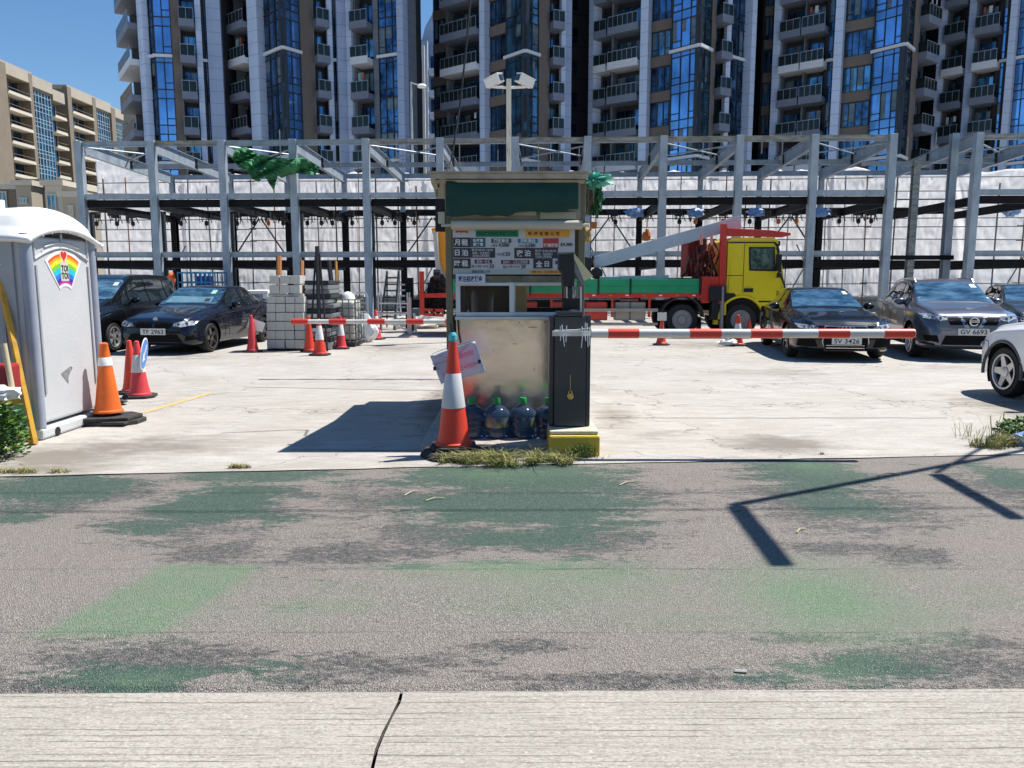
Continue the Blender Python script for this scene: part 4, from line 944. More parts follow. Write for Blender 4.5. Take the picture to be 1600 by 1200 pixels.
def sedan_spec(**k):
    s = dict(name='saloon_car', L=4.63, fo=.80, wb=2.81, rw=.325, arch=.365, rim=.235, spokes=5, rim_m=blackrim,
        top=[(0, .60), (.03, .70), (.10, .765), (.5, .86), (1.0, .945), (1.36, 1.0), (1.45, 1.02), (2.1, 1.375), (2.35, 1.425), (2.8, 1.435), (3.25, 1.41), (3.95, 1.13), (4.15, 1.10), (4.52, 1.08), (4.6, 1.0), (4.63, .75)],
        shoulder=[(0, .5), (.12, .66), (.5, .77), (1.3, .88), (2.3, .91), (3.5, .96), (4.3, .99), (4.55, .93), (4.63, .7)],
        plan=[(0, .66), (.04, .74), (.12, .80), (.25, .85), (.55, .89), (1.2, .905), (3.5, .905), (4.2, .87), (4.5, .80), (4.63, .70)],
        roofw=[(0, .55), (.3, .62), (1.3, .68), (1.45, .66), (2.1, .575), (2.4, .56), (3.2, .55), (3.9, .58), (4.4, .62), (4.63, .6)],
        bottom=[(0, .26), (.1, .19), (.8, .18), (3.8, .19), (4.5, .26), (4.63, .36)],
        windscreen=[(0, 1.035), (.40, 1.03), (.635, 1.015), (.66, 1.03), (.585, 1.33), (.54, 1.362), (0, 1.378)],
        side_windows=[[(1.78, .955), (2.62, .965), (2.62, 1.35), (2.35, 1.345), (2.1, 1.28), (1.85, 1.10)], [(2.70, .965), (3.42, .985), (3.40, 1.2), (3.2, 1.30), (2.9, 1.345), (2.70, 1.35)], [(3.46, 1.0), (3.85, 1.03), (3.5, 1.19)]],
        headlight=[(.42, .60), (.60, .585), (.80, .62), (.83, .70), (.62, .705), (.45, .665)], lamp_c=[(.55, .64, .042), (.68, .65, .046)],
        front=[], seams=[[(1.28, .82), (1.42, .6), (1.38, .3)], [(1.55, .93), (1.6, .35)], [(2.66, .95), (2.66, .3)], [(3.4, .95), (3.25, .55)]], mirror=(1.95, .95))
    s.update(k); return s
dkblue = carpaint('midnight_blue_paint', (.005, .007, .015)); blkp = carpaint('black_car_paint', (.004, .0045, .006)); greyp = carpaint('grey_car_paint', (.13, .135, .165), .6, .3); slate = carpaint('slate_car_paint', (.035, .042, .05)); whitep = carpaint('white_car_paint', (.86, .86, .86), 0, .3)
mesh_b = mat('grille_black', (.006, .006, .007), .75, spec=.15)
# dark blue saloon, TF 2963
def L2(loc, Lc, rz, front_xy):  # place a car by its front axle centre
    return loc
def place_by_axle(ax, ay, rz, L, fo):
    d = Vector((math.sin(rz), -math.cos(rz)))                    # front direction in world for rotation rz
    d = Vector((0 * math.cos(rz) + math.sin(rz), -math.cos(rz)))
    c = Vector((ax, ay)) - d * (L / 2 - fo)
    return (c.x, c.y, .014)
s = sedan_spec(front=[([(-.62, .27), (.62, .27), (.50, .44), (-.50, .44)], 'air_intake', mesh_b, False), ([(.03, .56), (.34, .555), (.39, .62), (.36, .70), (.05, .71)], 'grille', mesh_b, True), ([(.66, .30), (.84, .32), (.80, .42), (.68, .40)], 'air_intake', mesh_b, True)],
              plate=(0, .49, 'TF 2963'), side=[])
g = G(335, 551); rz = R(-5); cs, sn = math.cos(rz), math.sin(rz)
ax, ay = g.x - .9 * cs, g.y - .9 * sn
t, patch, bvh, Y = make_car(s, 'dark blue saloon with black wheels and plate TF 2963 beside the block stack', 'car', place_by_axle(ax, ay, rz, s['L'], s['fo']), rz, dkblue)
mb = MB(); h = bvh.ray_cast(Vector((0, -5, .745)), Vector((0, 1, 0))); mb.lathe([(.045, 0), (.045, -.02), (.03, -.026), (.001, -.026)], 18, h[0], 'Y'); mb.build('badge', silv, t)
patch([(.36, .93), (.50, .93), (.50, 1.0), (.36, 1.0)][:0] or [(.36, 1.24), (.47, 1.24), (.47, 1.32), (.36, 1.32)], 'front', mat('licence_disc', (.35, .55, .45), .5), 'licence_sticker', .012)
patch([(.34, 1.07), (.46, 1.07), (.46, 1.14), (.34, 1.14)], 'front', ink, 'windscreen_card', .012)
sunm = mat('foil_sunshade', (.30, .52, .56), .25, .6, var=.2, scale=4)
patch([(-.56, 1.06), (.52, 1.055), (.49, 1.17), (-.50, 1.19)], 'front', sunm, 'sunshade', .010)

# black people carrier behind it
s = sedan_spec(name='people_carrier', L=4.6, fo=.85, wb=2.85, rw=.33, arch=.37, rim=.225, spokes=6, rim_m=silv,
    top=[(0, .66), (.04, .80), (.15, .90), (.5, 1.02), (.85, 1.10), (1.0, 1.14), (1.9, 1.60), (2.2, 1.68), (3.0, 1.70), (4.0, 1.68), (4.35, 1.60), (4.5, 1.2), (4.6, .9)],
    shoulder=[(0, .56), (.12, .76), (.5, .88), (1.3, .95), (3.5, 1.03), (4.4, 1.08), (4.6, .85)],
    plan=[(0, .62), (.06, .74), (.15, .80), (.35, .86), (.7, .90), (1.2, .91), (4.1, .91), (4.45, .86), (4.6, .78)],
    roofw=[(0, .55), (.9, .70), (1.9, .63), (2.4, .61), (4.1, .60), (4.4, .60), (4.6, .62)], bottom=[(0, .26), (.1, .2), (4.0, .2), (4.5, .28), (4.6, .36)],
    windscreen=[(0, 1.165), (.62, 1.14), (.70, 1.16), (.63, 1.52), (.58, 1.565), (0, 1.585)],
    side_windows=[[(1.35, 1.02), (1.68, 1.03), (1.68, 1.33), (1.5, 1.2)], [(1.74, 1.04), (2.6, 1.06), (2.6, 1.56), (2.1, 1.545), (1.80, 1.40)], [(2.68, 1.06), (3.55, 1.09), (3.55, 1.56), (2.68, 1.57)], [(3.62, 1.10), (4.25, 1.14), (4.1, 1.50), (3.9, 1.55), (3.62, 1.56)]],
    headlight=[(.46, .70), (.78, .74), (.82, .86), (.6, .84), (.48, .78)], lamp_c=[(.66, .78, .05)],
    front=[([(-.5, .3), (.5, .3), (.42, .48), (-.42, .48)], 'air_intake', mesh_b, False), ([(-.38, .68), (.38, .68), (.42, .76), (-.42, .76)], 'grille', mesh_b, False)],
    seams=[[(1.3, .9), (1.45, .35)], [(2.64, 1.0), (2.64, .3)], [(3.58, 1.05), (3.4, .6)]], mirror=(1.75, 1.06))
g = G(184, 551); rz = R(-1)
t, patch, bvh, Y = make_car(s, 'black people carrier with silver wheels half hidden by the grey toilet', 'car', place_by_axle(g.x - .9, g.y, rz, s['L'], s['fo']), rz, blkp)
patch([(.5, 1.43), (.60, 1.43), (.59, 1.50), (.49, 1.50)], 'front', plate_m, 'licence_sticker', .012)

# low dark coupe-like saloon SV 3426
s = sedan_spec(L=4.95, fo=.90, wb=2.91, rw=.34, arch=.375, rim=.25, spokes=6, rim_m=blackrim,
    top=[(0, .58), (.03, .70), (.12, .775), (.5, .87), (1.0, .94), (1.45, .985), (1.55, 1.0), (2.25, 1.345), (2.5, 1.395), (2.95, 1.41), (3.4, 1.38), (4.3, 1.12), (4.75, 1.0), (4.9, .92), (4.95, .7)],
    shoulder=[(0, .5), (.12, .66), (.5, .78), (1.3, .88), (2.3, .92), (3.7, .96), (4.5, .94), (4.95, .7)],
    plan=[(0, .70), (.04, .78), (.12, .85), (.3, .91), (.6, .945), (1.2, .955), (3.7, .955), (4.5, .90), (4.85, .80), (4.95, .72)],
    roofw=[(0, .6), (.4, .68), (1.45, .72), (1.6, .69), (2.25, .585), (2.6, .57), (3.4, .55), (4.3, .56), (4.95, .6)],
    windscreen=[(0, 1.02), (.42, 1.012), (.67, .995), (.695, 1.01), (.60, 1.30), (.55, 1.335), (0, 1.352)],
    side_windows=[[(1.9, .955), (2.75, .965), (2.75, 1.325), (2.5, 1.315), (2.25, 1.26), (2.0, 1.10)], [(2.83, .965), (3.65, .99), (4.0, 1.05), (3.7, 1.22), (3.3, 1.30), (2.83, 1.325)]],
    headlight=[(.50, .60), (.84, .64), (.88, .72), (.62, .70), (.50, .665)], lamp_c=[(.62, .65, .03), (.74, .665, .03)],
    front=[([(-.36, .22), (.36, .22), (.42, .38), (.38, .68), (-.38, .68), (-.42, .38)], 'grille', mesh_b, False), ([(.50, .28), (.86, .30), (.84, .46), (.56, .44)], 'air_intake', mesh_b, True)],
    plate=(.02, .40, 'SV 3426'), seams=[[(1.35, .82), (1.5, .6), (1.46, .3)], [(2.79, .95), (2.79, .3)], [(3.8, .95), (3.5, .55)]], mirror=(2.1, .95))
gl = G(1232, 558); gr_ = G(1376, 562); rz = R(-9)
ax = (gl.x + gr_.x) / 2; ay = 15.55
t, patch, bvh, Y = make_car(s, 'low black saloon with plate SV 3426 behind the striped barrier arm', 'car', place_by_axle(ax, ay, rz, s['L'], s['fo']), rz, blkp)
for k in range(7):
    z = .26 + k * .05
    if abs(z - .40) < .075: continue
    patch([(-.35, z), (.35, z), (.35, z + .012), (-.35, z + .012)], 'front', chrome, 'grille_bar', .018, step=.2)
for a, b_ in (((-.42, .38), (-.36, .22)), ((-.36, .22), (.36, .22)), ((.36, .22), (.42, .38)), ((.42, .38), (.38, .68)), ((-.38, .68), (-.42, .38)), ((-.38, .68), (.38, .68))):
    A = Vector(a); B_ = Vector(b_); n = Vector((-(B_ - A).y, (B_ - A).x)).normalized() * .010
    patch([tuple(A - n), tuple(B_ - n), tuple(B_ + n), tuple(A + n)], 'front', silv, 'grille_frame', .017, step=.1)
patch([(-.62, 1.24), (-.53, 1.24), (-.50, 1.31), (-.59, 1.31)][:0] or [(.44, 1.25), (.53, 1.25), (.50, 1.31), (.42, 1.31)], 'front', mat('licence_disc2', (.55, .6, .35), .5), 'licence_sticker', .012)
# rings badge
mb = MB(); h = bvh.ray_cast(Vector((0, -5, .63)), Vector((0, 1, 0)))
for k in range(4): mb.tube([(-.105 + k * .07 + .045 * math.cos(q), h[0].y - .03, .635 + .045 * math.sin(q)) for q in [2 * math.pi * i / 16 for i in range(17)]], .006, 5)
mb.build('badge', chrome, t)

# grey crossover GV 6693
s = sedan_spec(name='crossover_car', L=4.38, fo=.88, wb=2.65, rw=.35, arch=.40, rim=.245, spokes=6, rim_m=silv, chrome_trim=True,
    top=[(0, .66), (.03, .80), (.10, .90), (.35, .98), (.8, 1.05), (1.1, 1.09), (1.2, 1.12), (1.85, 1.50), (2.15, 1.575), (2.7, 1.59), (3.4, 1.55), (3.8, 1.47), (4.1, 1.2), (4.3, 1.05), (4.38, .75)],
    shoulder=[(0, .56), (.12, .78), (.5, .92), (1.3, .99), (2.3, 1.01), (3.5, 1.09), (4.2, 1.1), (4.38, .85)],
    plan=[(0, .62), (.05, .74), (.12, .80), (.3, .87), (.6, .91), (1.2, .925), (3.5, .92), (4.1, .87), (4.38, .75)],
    roofw=[(0, .58), (.4, .66), (1.15, .72), (1.3, .69), (1.9, .60), (2.3, .585), (3.5, .56), (4.1, .58), (4.38, .6)],
    bottom=[(0, .30), (.12, .22), (3.8, .22), (4.25, .32), (4.38, .42)],
    windscreen=[(0, 1.135), (.42, 1.13), (.665, 1.105), (.69, 1.12), (.605, 1.46), (.56, 1.495), (0, 1.515)],
    side_windows=[[(1.5, 1.045), (2.35, 1.055), (2.35, 1.50), (2.1, 1.49), (1.85, 1.42), (1.6, 1.2)], [(2.43, 1.06), (3.2, 1.10), (3.35, 1.25), (3.1, 1.43), (2.9, 1.48), (2.43, 1.50)], [(3.38, 1.14), (3.75, 1.25), (3.45, 1.40), (3.25, 1.43)]],
    headlight=[(.44, .80), (.60, .775), (.82, .82), (.85, .90), (.66, .90), (.46, .87)], lamp_c=[(.57, .83, .035), (.68, .845, .038)],
    front=[([(-.55, .32), (.55, .32), (.48, .50), (-.48, .50)], 'air_intake', mesh_b, False), ([(-.40, .70), (.40, .70), (.46, .84), (-.46, .84)], 'grille', mesh_b, False),
           ([(.58, .36), (.80, .40), (.82, .50), (.62, .50)], 'fog_light', mesh_b, True), ([(.19, .865), (.26, .865), (.15, .655), (.07, .655)], 'grille_frame', silv, True),
           ([(.64, .30), (.86, .33), (.80, .36), (.66, .34)], 'bumper_trim', under, True)],
    side=[([(1.35, .24), (3.05, .24), (3.05, .36), (1.35, .36)], 'sill_trim', under, .006)],
    plate=(0, .575, 'GV 6693'), seams=[[(1.15, .85), (1.35, .4)], [(2.39, 1.0), (2.39, .3)], [(3.25, 1.05), (3.05, .5)]], mirror=(1.65, 1.06))
gl = G(1416, 558); rz = R(-13)
t, patch, bvh, Y = make_car(s, 'grey crossover with plate GV 6693 and silver roof rails', 'car', place_by_axle(gl.x + .92 * math.cos(rz), gl.y + .92 * math.sin(rz), rz, s['L'], s['fo']), rz, greyp)
h = bvh.ray_cast(Vector((0, -5, .77)), Vector((0, 1, 0))); mb = MB(); mb.tube([(.075 * math.cos(q), h[0].y - .035, .775 + .075 * math.sin(q)) for q in [2 * math.pi * i / 20 for i in range(21)]], .013, 6); mb.box(-.085, .085, h[0].y - .052, h[0].y - .03, .755, .795); bd = mb.build('badge', chrome, t)
mb = MB(); text(mb, 'NISSAN', .035, at(0, h[0].y - .054, .775), .001, .14); mb.build('badge_lettering', ink, bd)
for sx in (-1, 1):
    mb = MB(); pts = []
    for yq in (1.95, 2.05, 2.4, 2.9, 3.3, 3.6, 3.7):
        h = bvh.ray_cast(Vector((sx * .56, Y(yq), 3)), Vector((0, 0, -1))); pts.append(h[0] + Vector((0, 0, .0 if yq in (1.95, 3.7) else .045)))
    mb.tube(pts, .016, 6); mb.build('roof_rail', silv, t)
patch([(.44, 1.40), (.55, 1.40), (.52, 1.46), (.42, 1.46)], 'front', mat('licence_disc2', (.55, .6, .35), .5), 'licence_sticker', .012)

# dark hatchback at the right edge
s = sedan_spec(name='hatchback_car', L=4.2, fo=.85, wb=2.6, rw=.32, arch=.36, rim=.22, spokes=6, rim_m=silv,
    top=[(0, .60), (.03, .72), (.10, .80), (.5, .92), (1.0, 1.0), (1.15, 1.03), (1.85, 1.40), (2.2, 1.46), (3.0, 1.47), (3.6, 1.42), (4.0, 1.1), (4.15, .95), (4.2, .7)],
    shoulder=[(0, .5), (.12, .68), (.5, .82), (1.3, .92), (3.5, .98), (4.1, .98), (4.2, .7)],
    plan=[(0, .62), (.05, .72), (.2, .82), (.5, .87), (1.2, .885), (3.5, .88), (4.0, .83), (4.2, .72)],
    roofw=[(0, .55), (1.1, .69), (1.9, .58), (2.3, .56), (3.6, .55), (4.2, .58)],
    bottom=[(0, .26), (.1, .19), (3.8, .19), (4.2, .34)],
    windscreen=[(0, 1.05), (.63, 1.03), (.65, 1.05), (.58, 1.36), (.53, 1.40), (0, 1.415)],
    side_windows=[[(1.5, .97), (2.3, .98), (2.3, 1.39), (2.05, 1.38), (1.7, 1.2)], [(2.38, .98), (3.15, 1.0), (3.15, 1.36), (2.38, 1.40)], [(3.22, 1.02), (3.6, 1.06), (3.45, 1.26), (3.22, 1.33)]],
    seams=[[(1.2, .85), (1.35, .4)], [(2.34, .95), (2.34, .3)], [(3.18, .98), (3.0, .5)]], mirror=(1.6, 1.0))
x0 = P(1592, 500, 18.6)
t, patch, bvh, Y = make_car(s, 'dark hatchback cut off by the right picture edge, red tail lamp showing', 'car', (13.25, 19.9, .014), R(-20), slate)
patch([(Y(3.95), .82), (Y(4.16), .84), (Y(4.10), 1.0), (Y(3.9), 1.02)], 'side', mat('tail_lamp_red', (.5, .02, .03), .15, coat=1), 'tail_lamp', .01, -1)

# white crossover close on the right, its nose away from us
s = sedan_spec(name='crossover_car', L=4.5, fo=.86, wb=2.70, rw=.345, arch=.395, rim=.235, spokes=5, rim_m=silv, mirror_m=whitep,
    top=[(0, .66), (.03, .80), (.10, .88), (.4, .96), (.9, 1.03), (1.2, 1.06), (1.3, 1.09), (1.95, 1.45), (2.25, 1.51), (2.9, 1.52), (3.6, 1.47), (4.0, 1.36), (4.3, 1.05), (4.45, .98), (4.5, .7)],
    shoulder=[(0, .56), (.12, .76), (.5, .88), (1.3, .96), (2.3, .98), (3.6, 1.02), (4.3, 1.0), (4.5, .8)],
    plan=[(0, .52), (.05, .66), (.12, .74), (.28, .82), (.55, .885), (.9, .91), (1.2, .915), (3.7, .915), (4.2, .86), (4.5, .74)],
    roofw=[(0, .5), (.4, .66), (1.25, .72), (1.4, .68), (2.0, .59), (2.4, .575), (3.8, .56), (4.5, .58)],
    bottom=[(0, .32), (.12, .24), (1.3, .25), (3.8, .24), (4.35, .32), (4.5, .42)],
    windscreen=[(0, 1.105), (.66, 1.08), (.685, 1.10), (.60, 1.41), (.55, 1.44), (0, 1.46)],
    side_windows=[[(1.6, 1.01), (2.45, 1.03), (2.45, 1.45), (2.2, 1.44), (1.95, 1.37), (1.7, 1.16)], [(2.53, 1.03), (3.4, 1.05), (3.55, 1.2), (3.3, 1.38), (3.0, 1.43), (2.53, 1.45)]],
    side=[([(1.28, .26), (3.15, .26), (3.15, .38), (1.28, .40)], 'sill_trim', under, .008)],
    seams=[[(1.36, .93), (1.42, .7), (1.38, .4)], [(2.49, 1.0), (2.49, .3)], [(3.3, 1.0), (3.15, .5)], [(.10, .74), (.45, .72), (.50, .50)]], mirror=(1.8, 1.02))
g = G(1560, 622); rz = R(180)
t, patch, bvh, Y = make_car(s, 'white crossover close by on the right, only its front wheel and wing in view', 'car', (g.x + .915, g.y - (s['L'] / 2 - s['fo']), .014), rz, whitep)
# grey plastic lip round the arches
for y0 in (s['fo'] - s['L'] / 2, s['fo'] + s['wb'] - s['L'] / 2):
    for sx in (-1, 1):
        mb = MB()
        pts = [(sx * .905, y0 + (s['arch'] + .012) * math.cos(a), s['rw'] + (s['arch'] + .012) * math.sin(a)) for a in [math.pi * (-.05 + 1.1 * k / 22) for k in range(23)]]
        mb.tube(pts, .022, 6); mb.build('arch_trim', mat('grey_arch_plastic', (.10, .10, .11), .6), t, smooth=True)

# ================================================================ TRUCK
TY = 21.3
def T(px, py): return P(px, py, TY)
def X_(px): return P(px, 480, TY).x
def Z_(py): return P(1100, py, TY).z
yel = mat('truck_yellow', (.82, .60, .008), .36, 0, c2=(.86, .66, .015), scale=5, coat=.25, thr=(.2, .6)); tred = paintm('truck_red', (.58, .035, .02), coat=.2, var=.15); tgreen = paintm('bed_green', (.015, .30, .13), rough=.45, var=.12); trim_g = mat('grey_rail', (.35, .32, .26), .5)
t = thing('flatbed_truck', 'yellow cab flatbed truck with green drop sides and red crane frame', 'truck', (X_(1060), TY + 1.2, .012))
W2 = 2.35; y0, y1 = TY, TY + W2
xb0, xb1 = X_(1134), X_(1229)
zc0, zc1 = Z_(498), Z_(371)
# cab: side profile extruded, rounded
cp = [(xb0, Z_(475)), (xb0, Z_(376)), (xb0 + .12, Z_(371)), (X_(1203), Z_(371)), (X_(1211), Z_(375)), (X_(1222), Z_(430)), (X_(1226), Z_(452)), (X_(1228), Z_(475)), (X_(1228), Z_(505)), (X_(1218), Z_(512))]
# wheel arch cut
wx = X_(1159); wz = .47; arc = [(wx + .60 * math.cos(a), wz + .02 + .60 * math.sin(a)) for a in [R(q) for q in range(5, 176, 10)]]
cp2 = cp[:-1] + [(X_(1218), .33), (wx + .62, .33)] + arc + [(wx - .62, .6), (xb0, .62)]
mb = MB(); mb.prism(cp2, y0, y1, 'Y'); cab = mb.build('cab', yel, t, world=True, bevel=.012, seg=2)
mb = MB(); mb.box(xb0 + .1, X_(1215), y0 + .12, y1 - .12, .4, 1.2); mb.build('chassis', under, t, world=True)
def sidepart(poly, name, m_, off=.012, th=.03, parent=t, bev=0):
    mb = MB(); mb.prism([(X_(a), Z_(b_)) for a, b_ in poly], y0 - off, y0 - off + th, 'Y'); return mb.build(name, m_, parent, world=True, bevel=bev)
dr = sidepart([(1160, 384), (1207, 384), (1215, 430), (1222, 470), (1184, 475), (1172, 462), (1160, 458)], 'door', yel, .012, .03, bev=.008)
wn = sidepart([(1166, 386), (1206, 386), (1209, 424), (1168, 423)], 'door_window', dblack, .024, .02)
mb = MB(); mb.prism([(X_(a), Z_(b_)) for a, b_ in ((1168.5, 388.5), (1204, 388.5), (1206.5, 421), (1170.5, 420))], y0 - .030, y0 - .025, 'Y'); mb.build('window_pane', mat('cab_glass', (.03, .05, .05), .05, 0, c2=(.16, .22, .21), scale=3.2, thr=(.45, .6), spec=1.0), wn, world=True)
mb = MB(); mb.box(X_(1161), X_(1175), y0 - .035, y0 - .01, Z_(456.5), Z_(450.5)); mb.build('door_handle', dblack, dr, world=True)
sidepart([(1135, 378), (1206, 378), (1212, 382), (1219, 430), (1228, 454), (1226, 454), (1216, 430), (1209, 385), (1204, 380), (1135, 380)], 'window_trim', dblack, .020, .02)
sidepart([(1185, 470), (1208, 470), (1208, 472.5), (1185, 472.5)], 'step_slot', dblack, .02, .02)
sidepart([(1218, 450), (1229, 450), (1230, 463), (1218, 463)], 'headlight', yel, .03, .2, bev=.01)
sidepart([(1159.2, 381), (1159.9, 381), (1159.9, 458), (1159.2, 458)], 'door_gap', dblack, .006, .02)
mb = MB(); text(mb, '1841', .05, at(X_(1202), y0 - .014, Z_(454)), .001); text(mb, '1024', .05, at(X_(1140), y0 - .014, Z_(454)), .001); mb.f = []; 
ar = MB(); ar.lathe([(.60, 0), (.66, 0), (.66, -.03), (.60, -.03)], 32, (wx, y0 - .002, wz + .02), 'Y'); ar.v = ar.v; ar.f = [f for f in ar.f if len(f) == 4 and sum(ar.v[i].z for i in f) / 4 > wz + .0]; ar.build('wheel_arch', yel, t, world=True)
for yy_, s_ in ((y0 - .22, 1),):
    mb = MB(); mb.box(X_(1206), X_(1213), yy_ - .08, yy_ + .1, Z_(424), Z_(397)); mb.box(X_(1208), X_(1214), yy_ - .08, yy_ + .1, Z_(434), Z_(426)); mm = mb.build('door_mirror', dblack, t, world=True, bevel=.03)
    mb = MB(); mb.tube([(X_(1208), y0 + .1, Z_(388)), (X_(1209), yy_, Z_(390)), (X_(1210), yy_, Z_(432)), (X_(1211), y0 + .1, Z_(434))], .015, 6); mb.build('mirror_arm', dblack, t, world=True)
sv_ = MB(); sv_.box(X_(1207), X_(1217), y0 + .1, y1 - .1, Z_(384), Z_(376)); sv_.build('sun_visor', dblack, t, world=True, bevel=.02)
# front glass
mb = MB(); mb.add([(X_(1213.2), y0 + .12, Z_(386)), (X_(1222.3), y0 + .12, Z_(428)), (X_(1222.3), y1 - .12, Z_(428)), (X_(1213.2), y1 - .12, Z_(386))], [(0, 1, 2, 3)]); mb.v = [v + Vector((.03, 0, 0)) for v in mb.v]; mb.build('windscreen', carglass, t, world=True)
# red crane gantry behind and above the cab
mb = MB(); mb.box(X_(1122), X_(1131), y0 - .05, y0 + .1, Z_(475), Z_(350)); mb.box(X_(1122), X_(1131), y1 - .1, y1 + .05, Z_(475), Z_(350)); mb.box(X_(1095), X_(1122) - .003, y0 - .02, y0 + .15, Z_(462), Z_(432))
mb.box(X_(1095), X_(1108), y0 - .02, y0 + .15, Z_(462) - .2, Z_(462) - .003)
mb.prism([(X_(1131), Z_(369)), (X_(1131), Z_(356.5)), (X_(1200), Z_(360)), (X_(1229), Z_(364)), (X_(1229), Z_(368)), (X_(1215), Z_(371)), (X_(1180), Z_(370))], y0 - .06, y0 + .02, 'Y')
mb.prism([(X_(1131) + .003, Z_(357)), (X_(1229), Z_(364)), (X_(1229), Z_(365.5)), (X_(1131) + .003, Z_(359))], y0 + .025, y0 + .33, 'Y'); mb.build('crane_frame', tred, t, world=True, bevel=.012)
mb = MB(); mb.prism([(X_(1085), Z_(366)), (X_(1123), Z_(352)), (X_(1123), Z_(358)), (X_(1110), Z_(360)), (X_(1098), Z_(372)), (X_(1085), Z_(378))], y0 + .6, y1 - .3, 'Y'); mb.box(X_(1088), X_(1118), y0 + 1.2, y1 - .2, Z_(432), Z_(370)); mb.build('headboard', mat('dark_red_board', (.20, .02, .02), .6, var=.4, scale=3), t, world=True)
random.seed(5); mb = MB()
for k in range(34):
    x = random.uniform(X_(1085), X_(1118)); y = random.uniform(y0 + .2, y0 + 1.0); z = random.uniform(Z_(415), Z_(372)); pts = [(x, y, z)]
    for j in range(4): pts.append((pts[-1][0] + random.uniform(-.12, .12), y + random.uniform(-.1, .1), pts[-1][2] - random.uniform(.1, .3)))
    mb.tube(pts, random.uniform(.018, .04), 6)
mb.build('hoses', mat('greasy_hoses', (.05, .018, .016), .5, c2=(.22, .03, .02), scale=6, thr=(.5, .6)), t, world=True)
mb = MB()
for px in (1093, 1109): mb.tube([(X_(px), y0 + .1, Z_(365)), (X_(px) + .02, y0 + .1, Z_(382))], .04, 8)
mb.build('hanging_tag', mat('pink_plastic', (.7, .25, .22), .5), t, world=True)
# bed
xl = X_(655)
zb0, zb1 = Z_(458), Z_(436)
for k in range(6):
    a = X_(905) + k * 0; 
segs = [(912, 936), (936.4, 986), (986.4, 1094)]
for a, b_ in [(700, 760), (760.5, 830), (830.5, 911.6)] + segs:
    mb = MB(); mb.box(X_(a), X_(b_), y0, y0 + .05, zb0, zb1); mb.box(X_(a), X_(b_), y0 - .012, y0 - .002, (zb0 + zb1) / 2 - .02, (zb0 + zb1) / 2); d_ = mb.build('drop_side', tgreen, t, world=True, bevel=.006)
    mb = MB(); mb.box(X_(b_) - .05, X_(b_) - .01, y0 - .03, y0 + .02, zb0 - .05, zb1 + .02); mb.build('hinge', dblack, d_, world=True)
    mb = MB(); mb.box(X_(a), X_(b_), y1 - .05, y1, zb0, zb1); mb.build('drop_side', tgreen, t, world=True)
mb = MB(); mb.box(xl, X_(1108), y0 - .01, y1 + .01, Z_(465), zb0 - .004); mb.build('bed_floor', tred, t, world=True, bevel=.006)
mb = MB(); mb.bar((xl, y0 + .75, .85), (xb0, y0 + .75, .85), .12, .26); mb.bar((xl, y1 - .75, .85), (xb0, y1 - .75, .85), .12, .26); mb.build('chassis', under, t, world=True)
for px in (700, 745, 800, 860, 908, 955, 1013):
    mb = MB(); mb.box(X_(px), X_(px) + .06, y0 + .0, y0 + .06, .55, Z_(465) - .003); mb.build('bracket', tred, t, world=True)
mb = MB(); mb.box(X_(700), X_(1028), y0 - .03, y0 - .003, Z_(487), Z_(482)); mb.build('side_guard', trim_g, t, world=True)
mb = MB(); mb.box(X_(700), X_(1028), y0 - .03, y0 - .003, Z_(508), Z_(504)); mb.build('side_guard', trim_g, t, world=True)
for a, b_, m_ in ((915, 950, tred), (962, 985, trim_g), (986, 1010, trim_g), (760, 840, tred), (860, 900, tred)):
    mb = MB(); mb.box(X_(a), X_(b_), y0 + .09, y0 + .5, Z_(501), Z_(472)); mb.build('side_locker', m_, t, world=True, bevel=.03)
mb = MB(); mb.tube([(X_(972), y0 + .4, Z_(470)), (X_(1000), y0 + .35, Z_(470))], .07, 12); mb.build('air_tank', alum, t, world=True)
def lorry_wheel(cx, yf, r=.47, flip=1):
    mb = MB(); mb.lathe([(.28, 0), (r - .05, -.0), (r - .01, .04), (r, .14), (r - .01, .26), (r - .05, .3), (.28, .3)], 40, (cx, yf, r), 'Y'); mb.f = [f for f in mb.f if len(f) == 4]
    wh = mb.build('wheel', tyre_m, t, smooth=True, world=True)
    mb = MB(); mb.lathe([(.285, .02), (.27, -.005), (.255, .0), (.235, .05), (.15, .06), (.14, .02), (.12, -.01), (.001, -.015)], 28, (cx, yf, r), 'Y')
    for k in range(10):
        a = 2 * math.pi * k / 10; mb.tube([(cx + .19 * math.cos(a), yf + .0, r + .19 * math.sin(a)), (cx + .19 * math.cos(a), yf + .06, r + .19 * math.sin(a))], .022, 6)
    mb.build('rim', mat('lorry_rim', (.30, .29, .28), .5, .4, var=.2), wh, smooth=True, world=True)
for cx in (wx, X_(1067), X_(735)):
    lorry_wheel(cx, y0 + .06); lorry_wheel(cx, y1 - .36)
for cx in (X_(1067), X_(735)):
    mb = MB(); n = 20
    pts = [(cx + .60 * math.cos(a), .49 + .60 * math.sin(a)) for a in [R(5 + 170 * k / n) for k in range(n + 1)]]
    for k in range(n): (xa, za), (xb_, zb_) = pts[k], pts[k + 1]; mb.add([(xa, y0 - .02, za), (xb_, y0 - .02, zb_), (xb_, y0 + .5, zb_), (xa, y0 + .5, za), (xa * 1.0 , y0 - .02, za + .03), (xb_, y0 - .02, zb_ + .03), (xb_, y0 + .5, zb_ + .03), (xa, y0 + .5, za + .03)], [(0, 1, 2, 3), (7, 6, 5, 4), (0, 4, 5, 1), (2, 6, 7, 3)])
    mb.build('mudguard', mat('mudguard_grey', (.05, .055, .06), .6), t, world=True)
